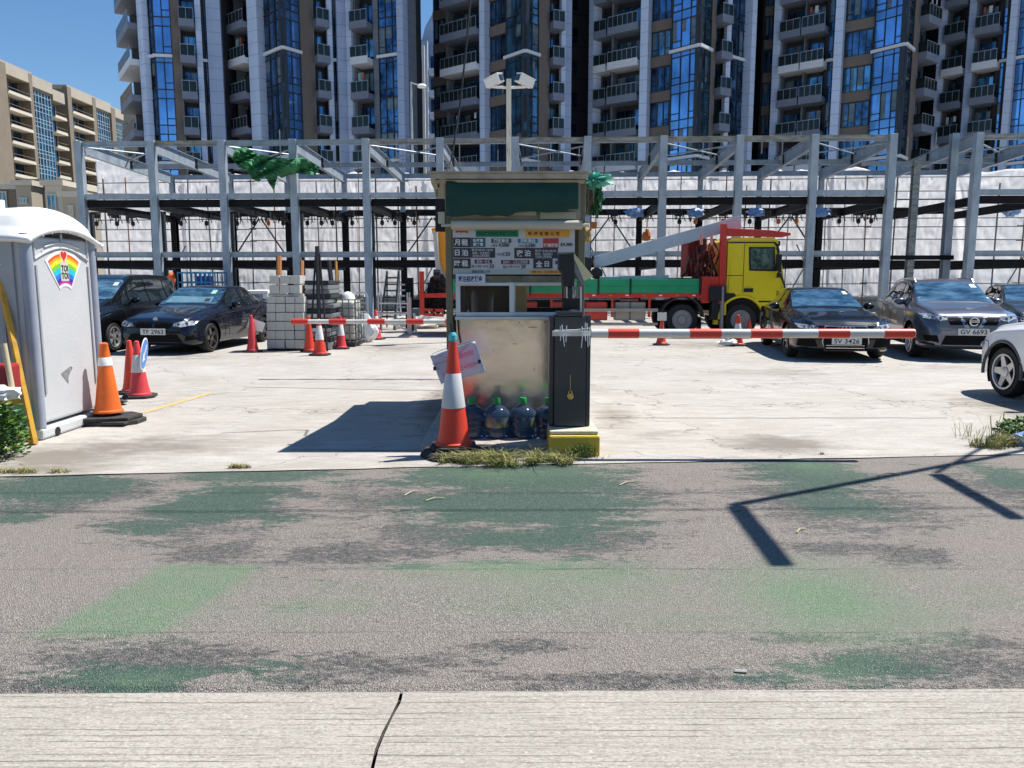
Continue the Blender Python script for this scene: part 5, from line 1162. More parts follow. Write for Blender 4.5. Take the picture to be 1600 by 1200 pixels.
mb = MB(); mb.prism([(cx2, z2) for cx2, z2 in arc + [(wx - .6, .45), (wx + .6, .45)]], y0 + .42, y0 + .45, 'Y'); mb.build('wheel_well', under, t, world=True)
# small cab details
sidepart([(1133, 430), (1158.5, 430), (1158.5, 431), (1133, 431)], 'panel_gap', dblack, .004, .02)
sidepart([(1133, 458), (1146, 458), (1150, 463), (1133, 470)], 'air_vent', dblack, .010, .02)
for k in range(4): sidepart([(1162, 433 + k * 5), (1214, 433 + k * 5), (1214, 433.5 + k * 5), (1162, 433.5 + k * 5)][:0] or [(1211 + k * .4, 455 + k * 2.2), (1216 + k * .4, 455 + k * 2.2), (1216 + k * .4, 456 + k * 2.2), (1211 + k * .4, 456 + k * 2.2)], 'badge', dblack, .016, .01)
mb = MB(); mb.box(X_(1186), X_(1216), y0 + .03, y0 + .3, .36, .42); mb.box(X_(1188), X_(1214), y0 + .06, y0 + .3, .62, .66); mb.build('cab_step', dblack, t, world=True, bevel=.008)
for px in (1040, 1096): mb = MB(); mb.box(X_(px) - .02, X_(px) + .01, y0 + .0, y0 + .45, .18, .55); mb.build('mud_flap', dblack, t, world=True)
for k in range(7): mb = MB(); q = X_(925 + k * 26); mb.box(q, q + .09, y0 - .018, y0 - .011, Z_(462.5), Z_(460.5)); mb.build('marker_lamp', mat('amber_lamp', (.6, .2, .02), .3) if k % 2 else white, t, world=True)
# black valve block and jack leg between bed and cab
mb = MB(); mb.box(X_(1106), X_(1131), y0 - .12, y0 + .35, Z_(470), Z_(448)); 
for k in range(5): x = X_(1108) + k * .09; mb.tube([(x, y0 - .1, Z_(449)), (x, y0 - .16, Z_(444))], .012, 5)
mb.box(X_(1112), X_(1124), y0 - .02, y0 + .3, Z_(500), Z_(470) - .003); mb.build('valve_block', dblack, t, world=True, bevel=.01)
mb = MB(); mb.tube([(X_(1127), y0 - .08, Z_(448)), (X_(1127), y0 - .08, Z_(520))], .05, 10); mb.lathe([(.16, 0), (.16, .03), (.04, .06)], 16, (X_(1127), y0 - .08, .016)); mb.build('jack_leg', mat('jack_grey', (.25, .25, .26), .4, .5), t, world=True)
mb = MB(); mb.box(X_(1117), X_(1123), y0 + .02, y0 + .2, .35, Z_(465)); mb.build('yellow_bracket', yel, t, world=True)
# rear crane: red mast, black machinery, orange jib
mb = MB(); mb.box(X_(656), X_(663), y0 - .03, y0 + .1, Z_(492), Z_(424)); mb.bar((X_(661), y0 + .03, Z_(484)), (X_(693), y0 + .03, Z_(485)), .05, .08); mb.bar((X_(661), y0 + .03, Z_(491)), (X_(693), y0 + .03, Z_(493)), .05, .08)
mb.bar((X_(678), y0 + .03, Z_(493)), (X_(678), y0 + .03, Z_(482)), .05, .05); mb.box(X_(690), X_(693), y0, y0 + .1, Z_(494), Z_(482)); mb.build('rear_frame', tred, t, world=True)
mb = MB(); random.seed(9); mb.prism([(X_(663), Z_(478)), (X_(667), Z_(445)), (X_(674), Z_(432)), (X_(690), Z_(428)), (X_(698), Z_(440)), (X_(698), Z_(480))], y0 + .3, y0 + 1.2, 'Y')
for k in range(40):
    x = random.uniform(X_(666), X_(697)); z = random.uniform(Z_(480), Z_(432)); mb.tube([(x, y0 + .28, z), (x + random.uniform(-.15, .15), y0 + .2, z - .12), (x + random.uniform(-.15, .15), y0 + .27, z - .25)], .03, 6)
mb.tube([(X_(678), y0 + .1, Z_(430)), (X_(688), y0 + .1, Z_(430))], .16, 12); mb.build('crane_machinery', mat('oily_black', (.015, .013, .013), .4, var=.5), t, world=True)
mb = MB(); mb.prism([(X_(674), Z_(356)), (X_(700), Z_(350)), (X_(712), Z_(420)), (X_(706), Z_(430)), (X_(692), Z_(427))], y0 + .2, y0 + .55, 'Y'); mb.build('crane_jib', mat('jib_orange', (.80, .30, .01), .45, var=.12), t, world=True, bevel=.03)
mb = MB(); mb.tube([(X_(681), y0 + .12, Z_(360)), (X_(685), y0 + .12, Z_(425))], .07, 10); mb.build('crane_ram', mat('ram_grey', (.5, .45, .42), .35, .3), t, world=True, smooth=True)
# load
yb_ = y0 + .5; mb = MB(); a = P(927, 411, yb_); b_ = P(1156, 347, yb_); mb.bar(a, b_, .16, .34)
o = solo(mb, 'steel_beam', mat('pale_blue_steel', (.40, .47, .53), .7, 0, var=.1), 'long pale steel beam propped at a slant over the green truck bed', 'steel beam', bevel=.01)
mb = MB(); mb.bar((X_(921), y0 + .4, Z_(424)), (X_(928), y0 + .4, Z_(400)), .2, .06); mb.bar((X_(915), y0 + .4, Z_(424)), (X_(919), y0 + .4, Z_(402)), .3, .3)
mb.tube([(X_(934), y0 + .3, Z_(427)), (X_(934), y0 + .6, Z_(427))], .16, 14); solo(mb, 'support_trestle', dblack, 'black support at the low end of the slanted steel beam', 'support')
for k, (a, b_) in enumerate(((938, 970), (970.5, 1021), (1021.5, 1046))):
    mb = MB(); mb.box(X_(a), X_(b_), y0 + .2, y0 + 1.6, zb0 + .03, Z_(432) + .02 * k); solo(mb, 'steel_sheet', mat('pale_blue_steel', (.4, .5, .6)), ['left pale steel panel on the truck bed', 'middle pale steel panel on the truck bed', 'short right pale steel panel on the truck bed'][k], 'steel sheet', 'panels on the truck bed', bevel=.01)
mb = MB(); mb.box(X_(1060), X_(1094), y0 + .3, y0 + 1.8, zb0 + .03, Z_(434)); solo(mb, 'steel_sheet', dsteel, 'dark panel lying on the truck bed next to the cab frame', 'steel sheet', 'panels on the truck bed')
# ================================================================ BOOTH
BY = 7.75; RZ = R(-3.5)
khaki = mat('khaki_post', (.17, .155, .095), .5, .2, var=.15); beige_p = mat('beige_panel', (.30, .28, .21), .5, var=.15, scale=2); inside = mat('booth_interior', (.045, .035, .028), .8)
b0 = P(800, 640, BY); bx = b0.x
booth = thing('guard_booth', 'small metal parking booth with green awning cloth and sliding windows', 'booth', (0, BY, .012))
def bX(px): return P(px, 440, BY).x
def bZ(py): return P(800, py, BY).z
def bbox(px0, px1, py0, py1, y0, y1): return (bX(px0), bX(px1), BY + y0, BY + y1, bZ(py1), bZ(py0))
zr = bZ(272); zt = bZ(278); DB = 2.45
st_m, tt, bb_ = newmat('brushed_steel_panel', .2); bb_.inputs["Metallic"].default_value = .8
cc = ramp(tt, nz(tt, 1.2, (1, 1, 1.6), 4), .3, .7, (.64, .54, .45), (.77, .675, .58)); cc = mixc(tt, ramp(tt, nz(tt, 16, (1, 1, 1), 6, .8), .64, .72), cc, (.30, .24, .17)); tt.links.new(cc, bb_.inputs["Base Color"])
bump(tt, bb_, nz(tt, 2.5, (1, 1, 1), 3), .25, .02)
side_m = mat('booth_side_panel', (.34, .32, .26), .5, var=.12)
# floor slab island
mb = MB(); a = G(655, 722, .06); mb.box(bX(668), bX(925), 6.98, BY + DB + .25, .0, .07); struct(mb, 'kerb', yard_m, bevel=.012)
mb = MB(); mb.box(*bbox(712, 905, 500, 676, .03, .07)); mb.box(bX(712), bX(905), BY + .03, BY + .07, .085, bZ(676) - .002); mb.build('front_panel', st_m, booth, world=True)
for px, sg in ((702, 1), (908, 1)):
    mb = MB(); mb.box(bX(px) - .034, bX(px) + .034, BY - .01, BY + .06, .071, zt); mb.build('corner_post', khaki, booth, world=True, bevel=.008)
    mb = MB(); mb.box(bX(px) - .034, bX(px) + .034, BY + DB - .06, BY + DB, .071, zt - .1); mb.build('corner_post', khaki, booth, world=True, bevel=.008)
mb = MB()
for xx in (bX(702), bX(908)):
    mb = MB(); mb.box(xx - .015, xx + .015, BY + .062, BY + DB - .062, .071, bZ(497)); mb.box(xx - .015, xx + .015, BY + .062, BY + DB - .062, bZ(436), zt - .12)
    mb.box(xx - .016, xx + .016, BY + 1.5, BY + DB - .0625, bZ(497) + .002, bZ(436) - .002); mb.build('side_wall', side_m, booth, world=True)
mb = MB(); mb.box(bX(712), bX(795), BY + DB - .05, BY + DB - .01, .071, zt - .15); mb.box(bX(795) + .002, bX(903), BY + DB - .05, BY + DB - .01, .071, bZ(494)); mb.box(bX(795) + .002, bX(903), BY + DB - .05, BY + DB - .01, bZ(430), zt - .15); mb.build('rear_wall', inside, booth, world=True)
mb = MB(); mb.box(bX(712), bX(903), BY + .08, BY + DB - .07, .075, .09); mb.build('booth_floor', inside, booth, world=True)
bolts = 0
for (qx, qy) in ((718, 504), (760, 504), (812, 504), (852, 504), (717, 560), (717, 620), (858, 552)):
    mb = MB(); mb.lathe([(.006, 0), (.005, -.004), (.001, -.005)], 8, (bX(qx), BY + .029, bZ(qy)), 'Y'); mb.build('rivet', dsteel, booth, world=True)
for (qx, qy, ww, hh) in ((800, 538, .05, .004), (835, 580, .004, .03), (770, 548, .02, .003), (826, 512, .09, .006)):
    mb = MB(); mb.box(bX(qx), bX(qx) + ww, BY + .0285, BY + .0298, bZ(qy), bZ(qy) + hh); mb.build('scratch', mat('rust_scratch', (.22, .12, .06), .8, var=.5, scale=40), booth, world=True)
mb = MB(); mb.tube([(bX(715), BY - .02, bZ(500)), (bX(716), BY - .03, bZ(520)), (bX(719), BY - .02, bZ(536))], .008, 6); mb.build('hose_end', dblack, booth, world=True)
# roof
rf = MB(); rf.prism([(bX(674), BY - .22), (bX(916), BY - .22), (bX(930), BY + DB + .3), (bX(722), BY + DB + .3)], zt + .02, zt + .035, 'Z'); rf.box(bX(678), bX(914), BY - .20, BY - .16, zt - .03, zt + .018); rf.box(bX(694), bX(910), BY - .14, BY + DB, zt - .06, zt - .035)
rf.build('roof', mat('weathered_roof_sheet', (.30, .24, .17), .7, c2=(.45, .42, .36), scale=6, var=.3), booth, world=True)
fas = MB(); fas.box(bX(708), bX(905), BY - .06, BY + .02, bZ(346), zt - .062); fas.build('fascia', beige_p, booth, world=True)
# roller tube
rl = MB(); rl.tube([(bX(707), BY - .10, bZ(352.5)), (bX(907), BY - .10, bZ(352.5))], .045, 16); rl.tube([(bX(692), BY - .10, bZ(353)), (bX(917), BY - .10, bZ(353))], .016, 8); rl.build('awning_roller', mat('cream_roller', (.46, .43, .35), .5, var=.1), booth, world=True, smooth=True)
# sill strips and window frames
mb = MB(); mb.box(*bbox(711, 893, 431, 441, -.02, .03)); mb.build('window_header', mat('dull_header', (.16, .15, .12), .5, .3, var=.5, scale=9), booth, world=True)
mb = MB(); mb.box(*bbox(711, 905, 494.2, 499.8, -.05, .06)); mb.build('sill', alum, booth, world=True, bevel=.004)
for k, (a, c) in enumerate(((712, 803), (798, 900))):
    yo = 0 if k == 0 else .025
    mb = MB(); x0, x1, za, zb_ = bX(a), bX(c), bZ(493.8), bZ(441.4); tk = .028
    mb.box(x0, x1, BY + yo - .01, BY + yo + .014, zb_ - tk - .004, zb_); mb.box(x0, x1, BY + yo - .01, BY + yo + .014, za, za + tk + .01)
    mb.box(x0, x0 + .045, BY + yo - .0098, BY + yo + .0138, za + tk + .0102, zb_ - tk - .0042); mb.box(x1 - .045, x1, BY + yo - .0098, BY + yo + .0138, za + tk + .0102, zb_ - tk - .0042)
    wf = mb.build('window', mat('window_aluminium', (.62, .66, .69), .4, .2), booth, world=True, bevel=.002)
    mb = MB(); mb.box(x0 + .04, x1 - .04, BY + yo, BY + yo + .004, za + tk, zb_ - tk)
    gp = newmat('clear_pane_%d' % k, .02)[0]; gt = gp.node_tree; gt.nodes["Principled BSDF"].inputs["Alpha"].default_value = .16 if k else .3; gt.nodes["Principled BSDF"].inputs["Base Color"].default_value = (.08, .06, .05, 1); gt.nodes["Principled BSDF"].inputs["Specular IOR Level"].default_value = .6
    mb.build('pane', gp, wf, world=True)
# inside: shelf, water dispenser-like jar, board
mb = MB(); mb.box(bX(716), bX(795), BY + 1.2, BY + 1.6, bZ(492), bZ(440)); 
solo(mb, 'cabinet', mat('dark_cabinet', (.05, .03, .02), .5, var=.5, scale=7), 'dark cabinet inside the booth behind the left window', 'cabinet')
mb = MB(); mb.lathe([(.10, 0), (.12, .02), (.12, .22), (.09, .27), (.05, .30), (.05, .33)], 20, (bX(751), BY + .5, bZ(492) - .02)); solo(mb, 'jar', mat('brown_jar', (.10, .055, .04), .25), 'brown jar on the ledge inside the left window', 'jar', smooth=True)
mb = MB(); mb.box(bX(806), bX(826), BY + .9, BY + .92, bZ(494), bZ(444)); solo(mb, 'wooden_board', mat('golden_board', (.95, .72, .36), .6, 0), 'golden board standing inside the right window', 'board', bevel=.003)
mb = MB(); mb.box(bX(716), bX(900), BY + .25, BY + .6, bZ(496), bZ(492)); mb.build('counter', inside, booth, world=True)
# green cloth
clm = mat('green_awning_cloth', (.008, .050, .038), .75, var=.15, scale=2, bump=.3, bscale=5)
V = []; Fc = []; nx, ny = 60, 16
for j in range(ny + 1):
    for i in range(nx + 1):
        u = i / nx; v = j / ny; low = 337 + (2.5 if u < .48 else -3.5 if u > .5 else 0) + 3 * noise.noise(Vector((u * 7, 0, 0))) - (4 if u > .93 else 0)
        px = 700 + 200 * u; py = 279 + (low - 279) * v
        V.append((bX(px), BY - .12 - .05 * math.sin(v * 2.2) + .018 * noise.noise(Vector((u * 5, v * 3, 2))) + .02 * noise.noise(Vector((u * 14, v * 1.2, 8))) * v, bZ(py)))
for j in range(ny):
    for i in range(nx): q = j * (nx + 1) + i; Fc.append((q, q + 1, q + nx + 2, q + nx + 1))
mb = MB(); mb.add(V, Fc); o = mb.build('awning_cloth', clm, booth, smooth=True, world=True); md = o.modifiers.new('s', 'SOLIDIFY'); md.thickness = .004
# flaps under the cloth
mb = MB(); mb.box(*bbox(796, 837, 331, 338, -.11, -.10)); mb.box(*bbox(843, 898, 333, 343.5, -.10, -.09)); mb.box(*bbox(770, 792, 336.5, 341, -.10, -.09)); mb.build('loose_panel', mat('bleached_panel', (.36, .36, .27), .6), booth, world=True)
# ---- price board (own thing)
pb = thing('price_board', 'bilingual parking price board in black, white and green above the booth windows', 'sign', (bX(800), BY - .03, bZ(430)))
bk = mat('board_black', (.045, .038, .045), .5, var=.1); wh_ = mat('board_white', (.52, .53, .55), .5, var=.04); tl_ = mat('board_teal', (.02, .11, .14), .5); grn = mat('board_green', (.01, .22, .12), .5); org = mat('board_orange', (.72, .36, .05), .5); maroon = mat('board_maroon', (.16, .015, .04), .5); bred = mat('board_red', (.45, .05, .04), .5); bblue = mat('board_blue', (.03, .20, .30), .5); slatec = mat('board_slate', (.05, .09, .09), .5); strip_m = mat('board_strip', (.33, .46, .46), .5, c2=(.50, .42, .36), scale=3); wtext = mat('letter_white', (.72, .72, .72), .5, var=.02)
layer = [0]
def cell(px0, px1, py0, py1, m_, name='sign_panel', z=0):
    mb = MB(); mb.box(bX(px0), bX(px1), BY - .034 - z * .002, BY - .0305 - (z - 1) * .002 if z else BY - .02, bZ(py1), bZ(py0)); mb.build(name, m_, pb, world=True)
cell(708.5, 897, 359, 428.8, wh_)
cell(713, 732, 361, 364.5, bred, z=1); cell(744, 810, 360, 370.5, grn, z=1); cell(820.5, 889, 360, 371, org, z=1)
for y0, y1 in ((371.5, 386.6), (387.6, 403), (404, 419.6)): cell(709, 736, y0, y1, bk, z=1)
cell(736.2, 759, 371.8, 386.4, tl_, z=1); cell(736.2, 774, 387.6, 403, bk, z=1); cell(803.5, 871, 387.6, 404, bk, z=1); cell(833, 863, 404.2, 419.6, bk, z=1); cell(848, 872, 372.5, 388, bred, z=1)
cell(768, 799, 373, 380, slatec, z=1); cell(809, 840, 373.5, 380, bblue, z=1); cell(742, 769, 405.8, 412, maroon, z=1); cell(783, 827, 406.5, 413, maroon, z=1); cell(867, 880, 407.5, 413, slatec, z=1)
cell(709, 897, 420.5, 428.4, strip_m, z=1); cell(828, 885, 422.5, 427.6, org, z=2)
wt = MB(); bt_ = MB(); gt_ = MB(); ot_ = MB()
def tx(mb, s_, px, py, h, z=2, bold=.0, fit=None): text(mb, s_, h, at(bX(px), BY - .0345 - z * .002, bZ(py)), bold, fit)
px_ = (bX(801) - bX(800))
for s_, a in (('月租', 379), ('日泊', 395), ('時租', 411.6)):
    tx(wt, s_[0], 715.3, a, .066, bold=.0015); tx(wt, s_[1], 727, a, .066, bold=.0015)
tx(wt, '夜', 812, 395.7, .066, bold=.0015); tx(wt, '泊', 823.8, 395.7, .066, bold=.0015); tx(wt, '全', 842, 412.6, .066, bold=.0015); tx(wt, '日', 854, 412.6, .062, bold=.0015)
tx(wt, '私家車', 747.6, 376, .034, bold=.001); tx(wt, '貨客車', 747.6, 382.2, .034, bold=.001); tx(wt, '固定車位', 783.5, 376.5, .038, bold=.001); tx(wt, '浮動車位', 824.5, 376.8, .038, bold=.001)
tx(wt, '機場固定', 860, 383.4, .036, bold=.001)
tx(wt, '每天08:00-18:00', 754, 390.6, .028, fit=33 * px_); tx(wt, '星期一至星期日', 752, 395.5, .028, fit=27 * px_); tx(wt, '(包括公眾假期)', 752, 400.2, .028, fit=26 * px_)
tx(wt, '每天18:00-08:00', 852, 392, .028, fit=33 * px_); tx(wt, '星期一至星期日', 849, 397, .028, fit=27 * px_); tx(wt, '(包括公眾假期)', 849, 401.6, .028, fit=25 * px_)
tx(wt, '星期一至五', 755.5, 409, .034, fit=21 * px_); tx(wt, '星期六、日及公眾假期', 805, 409.8, .034, fit=38 * px_)
tx(bt_, 'HK$', 773, 384, .030, bold=.0005); tx(bt_, '4,080', 787.5, 383.6, .048, bold=.001); tx(bt_, 'HK$', 814.5, 384.6, .030); tx(bt_, '3,580', 828, 384.2, .048, bold=.001); tx(bt_, '$4,380', 884.2, 382.6, .044, bold=.001)
tx(bt_, 'HK$', 781, 397.8, .032); tx(bt_, '120', 792, 397.2, .052, bold=.001); tx(bt_, '每小時', 744.5, 416.2, .034); tx(bt_, 'HK$', 759, 416.4, .030); tx(bt_, '20', 768.5, 416, .05, bold=.001)
tx(bt_, '每小時', 793.5, 417, .034); tx(bt_, 'HK$', 807.5, 417, .030); tx(bt_, '20', 817.5, 416.6, .05, bold=.001); tx(bt_, '惠顧消費1小時', 752, 424.3, .030, fit=28 * px_)
tx(gt_, 'FIRST KING INC LTD.', 777, 365.6, .045, bold=.001, fit=62 * px_); tx(ot_, '駿 盛 有 限 公 司', 849, 365.4, .040, bold=.001, fit=48 * px_); tx(ot_, '車位: 泊車查詢', 855, 425, .026, z=3, fit=48 * px_)
tx(wt, '三記', 722, 366.5, .05); 
for mb, m_, n in ((wt, wtext, 'white_lettering'), (bt_, ink, 'black_lettering'), (gt_, mat('letter_dark_green', (.003, .05, .03), .5), 'green_lettering'), (ot_, mat('letter_brown', (.16, .04, .01), .5), 'brown_lettering')): mb.build(n, m_, pb, world=True)
nt_ = MB(); nt_.box(*bbox(713, 758.6, 428, 443.6, -.062, -.060)); o = solo(nt_, 'paper_notice', mat('notice_paper', (.60, .64, .74), .6, var=.03), 'white paper notice in black Chinese characters on the window header', 'notice')
mb = MB(); text(mb, '時泊祇收現金', .062, at(bX(735.8) - o.location.x, BY - .064 - o.location.y, bZ(435.8) - o.location.z), .0015, 37 * px_); mb.build('notice_lettering', ink, o)
# left side clutter: cream perforated plate, black strip, orange torn sheet, junction box, cable
cmw = mat('cream_metal', (.55, .48, .33), .5, var=.15, scale=9)
mb = MB(); mb.prism([(bX(673), bZ(274)), (bX(695), bZ(272)), (bX(695), bZ(308)), (bX(681), bZ(308)), (bX(678), bZ(293)), (bX(674), bZ(284))], BY + .1, BY + .13); cp_ = solo(mb, 'perforated_plate', cmw, 'cream perforated bracket plate at the booth roof left corner', 'bracket plate')
mb = MB(); o = cp_.location
for (a, c, w_, h_) in ((684, 278, 5, 2), (685.5, 288, 2.5, 6), (683, 296, 2, 2), (683, 300, 2, 2), (683, 304, 2, 2)): mb.box(bX(a) - w_ / 2 * px_ - o.x, bX(a) + w_ / 2 * px_ - o.x, BY + .094 - o.y, BY + .099 - o.y, bZ(c) - h_ / 2 * px_ - o.z, bZ(c) + h_ / 2 * px_ - o.z)
mb.build('slots', dblack, cp_)
mb = MB(); mb.box(*bbox(680, 695, 309, 331, .1, .2)); mb.box(*bbox(678, 695, 331, 360, .21, .24)); mb.build('side_flap', dblack, booth, world=True)
mb = MB(); mb.box(*bbox(686, 696.5, 331, 349, -.02, .07)); mb.build('junction_box', mat('cream_box', (.50, .48, .40), .5), booth, world=True, bevel=.006)
fr1 = mat('frayed_strips', (.16, .13, .085), .8, var=.5, scale=12); teal_c = mat('teal_rag', (.13, .48, .38), .7, var=.25, scale=8); gr_c = mat('green_rag', (.03, .13, .06), .8, var=.3)
crumple('torn_cloth', teal_c, (bX(926), BY + .15, bZ(279)), (.13, .12, .055), 'bright teal torn cloth draped over the booth roof right corner', 'cloth', None, 3, 4, 1.2, 3.5)
crumple('torn_cloth', gr_c, (bX(932), BY + .25, bZ(300)), (.055, .06, .14), 'dark green rag hanging below the teal cloth', 'cloth', None, 5, 4, 1.2, 3.5)
mb = MB(); random.seed(21)
for k in range(26):
    a = random.uniform(902, 932); yy_ = BY + random.uniform(.05, .35); z = bZ(276 + random.random() * 6); pts = [(bX(a), yy_, z)]
    for j in range(5): pts.append((pts[-1][0] + random.uniform(-.012, .010), yy_ + random.uniform(-.02, .02), pts[-1][2] - random.uniform(.03, .09)))
    mb.tube(pts, [.014, .016, .014, .012, .009, .004], 5)
solo(mb, 'frayed_blind', fr1, 'brown frayed strips hanging from the booth roof right side', 'blind')
mb = MB(); mb.tube([(bX(907), BY - .08, bZ(353)), (bX(918), BY - .1, bZ(353))], .018, 8); mb.box(*bbox(911, 920, 345, 349, .05, .1)); mb.build('awning_bracket', cmw, booth, world=True)
crumple('bag', mat('yellow_bag', (.55, .40, .18), .6), (bX(919), BY + .3, bZ(365)), (.045, .05, .075), 'small yellowish bag hung on the right booth post', 'bag', None, 2, 3, .9)
mb = MB(); mb.box(*bbox(926, 935, 344, 355, .2, .26)); solo(mb, 'orange_box', mat('orange_box_mat', (.45, .17, .05), .5), 'small orange box fixed beside the right booth post', 'box', bevel=.004)
mb = MB(); mb.tube([P(738, -40, 9.0), P(730, 60, 8.9), P(718, 170, 8.8), P(705, 252, 8.65)], .012, 6); mb.tube([P(705, 252, 8.65), P(697, 268, 8.3)], .010, 6)
solo(mb, 'overhead_cable', dblack, 'black cable dropping from above to the booth roof left corner', 'cable')

# ================================================================ BARRIERS
slate_c = mat('slate_cabinet', (.030, .038, .048), .35, .1, var=.1, coat=.2)
YB = 6.95
def K(px, py, Y=YB): return P(px, py, Y)
bg_ = thing('barrier_gate', 'dark slate barrier cabinet on a yellow plinth with a red and white arm', 'barrier', (K(892, 680).x, YB + .15, .012))
x0, x1 = K(866, 600).x, K(915, 600).x
pl = MB(); a = G(856, 717, 0); pl.box(K(856, 700).x, K(933, 700).x, 6.72, 7.32, .0, .20); plm, tt, b2 = newmat('worn_yellow_plinth', .8)
g__ = tt.nodes.new("ShaderNodeNewGeometry"); sp_ = tt.nodes.new("ShaderNodeSeparateXYZ"); tt.links.new(g__.outputs["Normal"], sp_.inputs[0])
cc = mixc(tt, ramp(tt, nz(tt, 9, (1, 1, 1), 8, .8), .5, .68), (.58, .42, .05), (.50, .46, .32)); tt.links.new(cc, b2.inputs["Base Color"]); bump(tt, b2, nz(tt, 30), .6)
pl.build('plinth', plm, bg_, world=True, bevel=.018)
pl = MB(); pl.box(K(857, 690).x, K(931, 690).x, 6.76, 7.30, .203, .235); pl.build('plinth_cap', mat('cream_cap', (.50, .47, .36), .8, var=.2, scale=12, bump=.5), bg_, world=True, bevel=.01)
ztop = K(900, 487).z; cb = MB(); cb.box(x0, x1, YB, YB + .30, .24, K(900, 494).z); cb.box(x0 + .02, x1 - .03, YB - .012, YB + .28, K(900, 494).z + .002, ztop); cab_ = cb.build('cabinet', slate_c, bg_, world=True, bevel=.008)
cb = MB(); cb.box(x0 - .045, x0 - .003, YB + .03, YB + .27, .24, K(900, 496).z); cb.box(x1 + .003, x1 + .045, YB + .03, YB + .27, .24, K(900, 493).z); cb.build('side_cheek', slate_c, bg_, world=True, bevel=.006)
cb = MB(); cb.lathe([(.028, 0), (.030, -.012), (.022, -.02), (.001, -.02)], 18, K(891, 619, YB - .002), 'Y'); p_ = K(891, 619); 
cb.tube([(p_.x - .015, YB - .012, p_.z + .015), (p_.x - .014, YB - .012, p_.z + .045), (p_.x, YB - .012, p_.z + .055), (p_.x + .014, YB - .012, p_.z + .045), (p_.x + .015, YB - .012, p_.z + .015)], .005, 6); cb.tube([(p_.x, YB - .008, p_.z + .055), (p_.x - .001, YB - .006, K(890, 585).z)], .003, 5)
cb.build('padlock', mat('brass', (.60, .42, .14), .3, .7), bg_, world=True)
am = MB(); zA = K(900, 521, YB - .09).z; rA = .040; ya = YB - .095
arm_w = mat('arm_white', (.62, .60, .56), .45, var=.12, scale=5); arm_r = mat('arm_red', (.70, .05, .025), .4, c2=(.55, .06, .04), scale=8)
def kx(px): return P(px, 520, ya).x
am.bar((kx(863), ya, zA), (kx(925), ya, zA), .03, .045); am.tube([(kx(924), ya, zA), (kx(1428), ya, zA)], rA, 16); arm = am.build('barrier_arm', arm_w, bg_, world=True, smooth=True)
for a, c in ((950, 998), (1077, 1126), (1172, 1221), (1277, 1326), (1380, 1427)):
    q = MB(); q.lathe([(rA + .001, 0), (rA + .003, .002), (rA + .003, kx(c) - kx(a) - .002), (rA + .001, kx(c) - kx(a))], 16, (kx(a), ya, zA), 'X'); q.f = [f for f in q.f if len(f) == 4]; q.build('red_band', arm_r, arm, world=True, smooth=True)
q = MB(); random.seed(4)
for px in (876, 879, 884, 910, 913, 917, 920):
    x = kx(px); q.tube([(x + random.uniform(-.01, .01), ya - .03, zA + random.uniform(.06, .11)), (x, ya - .035, zA), (x + random.uniform(-.02, .02), ya - .03, zA - random.uniform(.05, .13))], .004, 5)
q.tube([(kx(866), ya - .03, zA + .03), (kx(900), ya - .03, zA + .035), (kx(921), ya - .03, zA + .05)], .004, 5); q.build('cable_tie', mat('tie_white', (.75, .78, .8), .4), bg_, world=True)
# intercom post on top of the cabinet
ic = thing('ticket_reader', 'black hooded ticket reader on a post above the slate cabinet', 'ticket reader', (K(893, 487).x, YB + .2, ztop + .002))
YR = YB + .16
def rp(poly, m_, nm, y0=0, y1=.14, bev=.006): mb = MB(); mb.prism([(P(a, b_, YR).x, P(a, b_, YR).z) for a, b_ in poly], YR + y0, YR + y1); return mb.build(nm, m_, ic, world=True, bevel=bev)
rp([(873, 397), (879, 395), (896, 396), (897, 424), (897, 448), (879, 448), (879, 427), (873, 420)], mat('reader_black', (.012, .014, .02), .4), 'hood', -.05, .2)
rp([(872, 395), (896, 394), (897, 396.5), (873, 398)], mat('reader_grey', (.12, .14, .13), .5), 'hood_top', -.07, .22, 0)
rp([(896.5, 396), (926, 432), (912, 439), (897, 405)], mat('pale_yellow_flap', (.62, .58, .33), .5), 'side_flap', -.05, -.03, 0)
rp([(897, 407), (912, 439.5), (915, 445), (909, 446), (897, 424)], mat('flap_grey', (.20, .20, .24), .4, .3), 'flap_bracket', -.04, .02, 0)
rp([(886, 448), (895, 448), (895, 468), (886, 468)], slate_c, 'post', 0, .1); rp([(879, 466), (906, 466), (906, 484), (880, 484)], dblack, 'motor_box', 0, .12); rp([(884.5, 448), (886.5, 448), (886.5, 466), (884.5, 466)], alum, 'conduit', -.02, .0, 0); rp([(906.5, 448), (909, 448), (909, 487), (906.5, 487)], white, 'conduit', 0, .03, 0)
mb = MB(); random.seed(8)
for k in range(8): a = 897 + k; mb.tube([P(a, 448, YR), P(a + random.uniform(-2, 2), 457, YR - .02), P(a + random.uniform(-2, 2), 466, YR)], .003, 4)
mb.build('wires', mat('wire_grey', (.25, .25, .27), .5), ic, world=True)
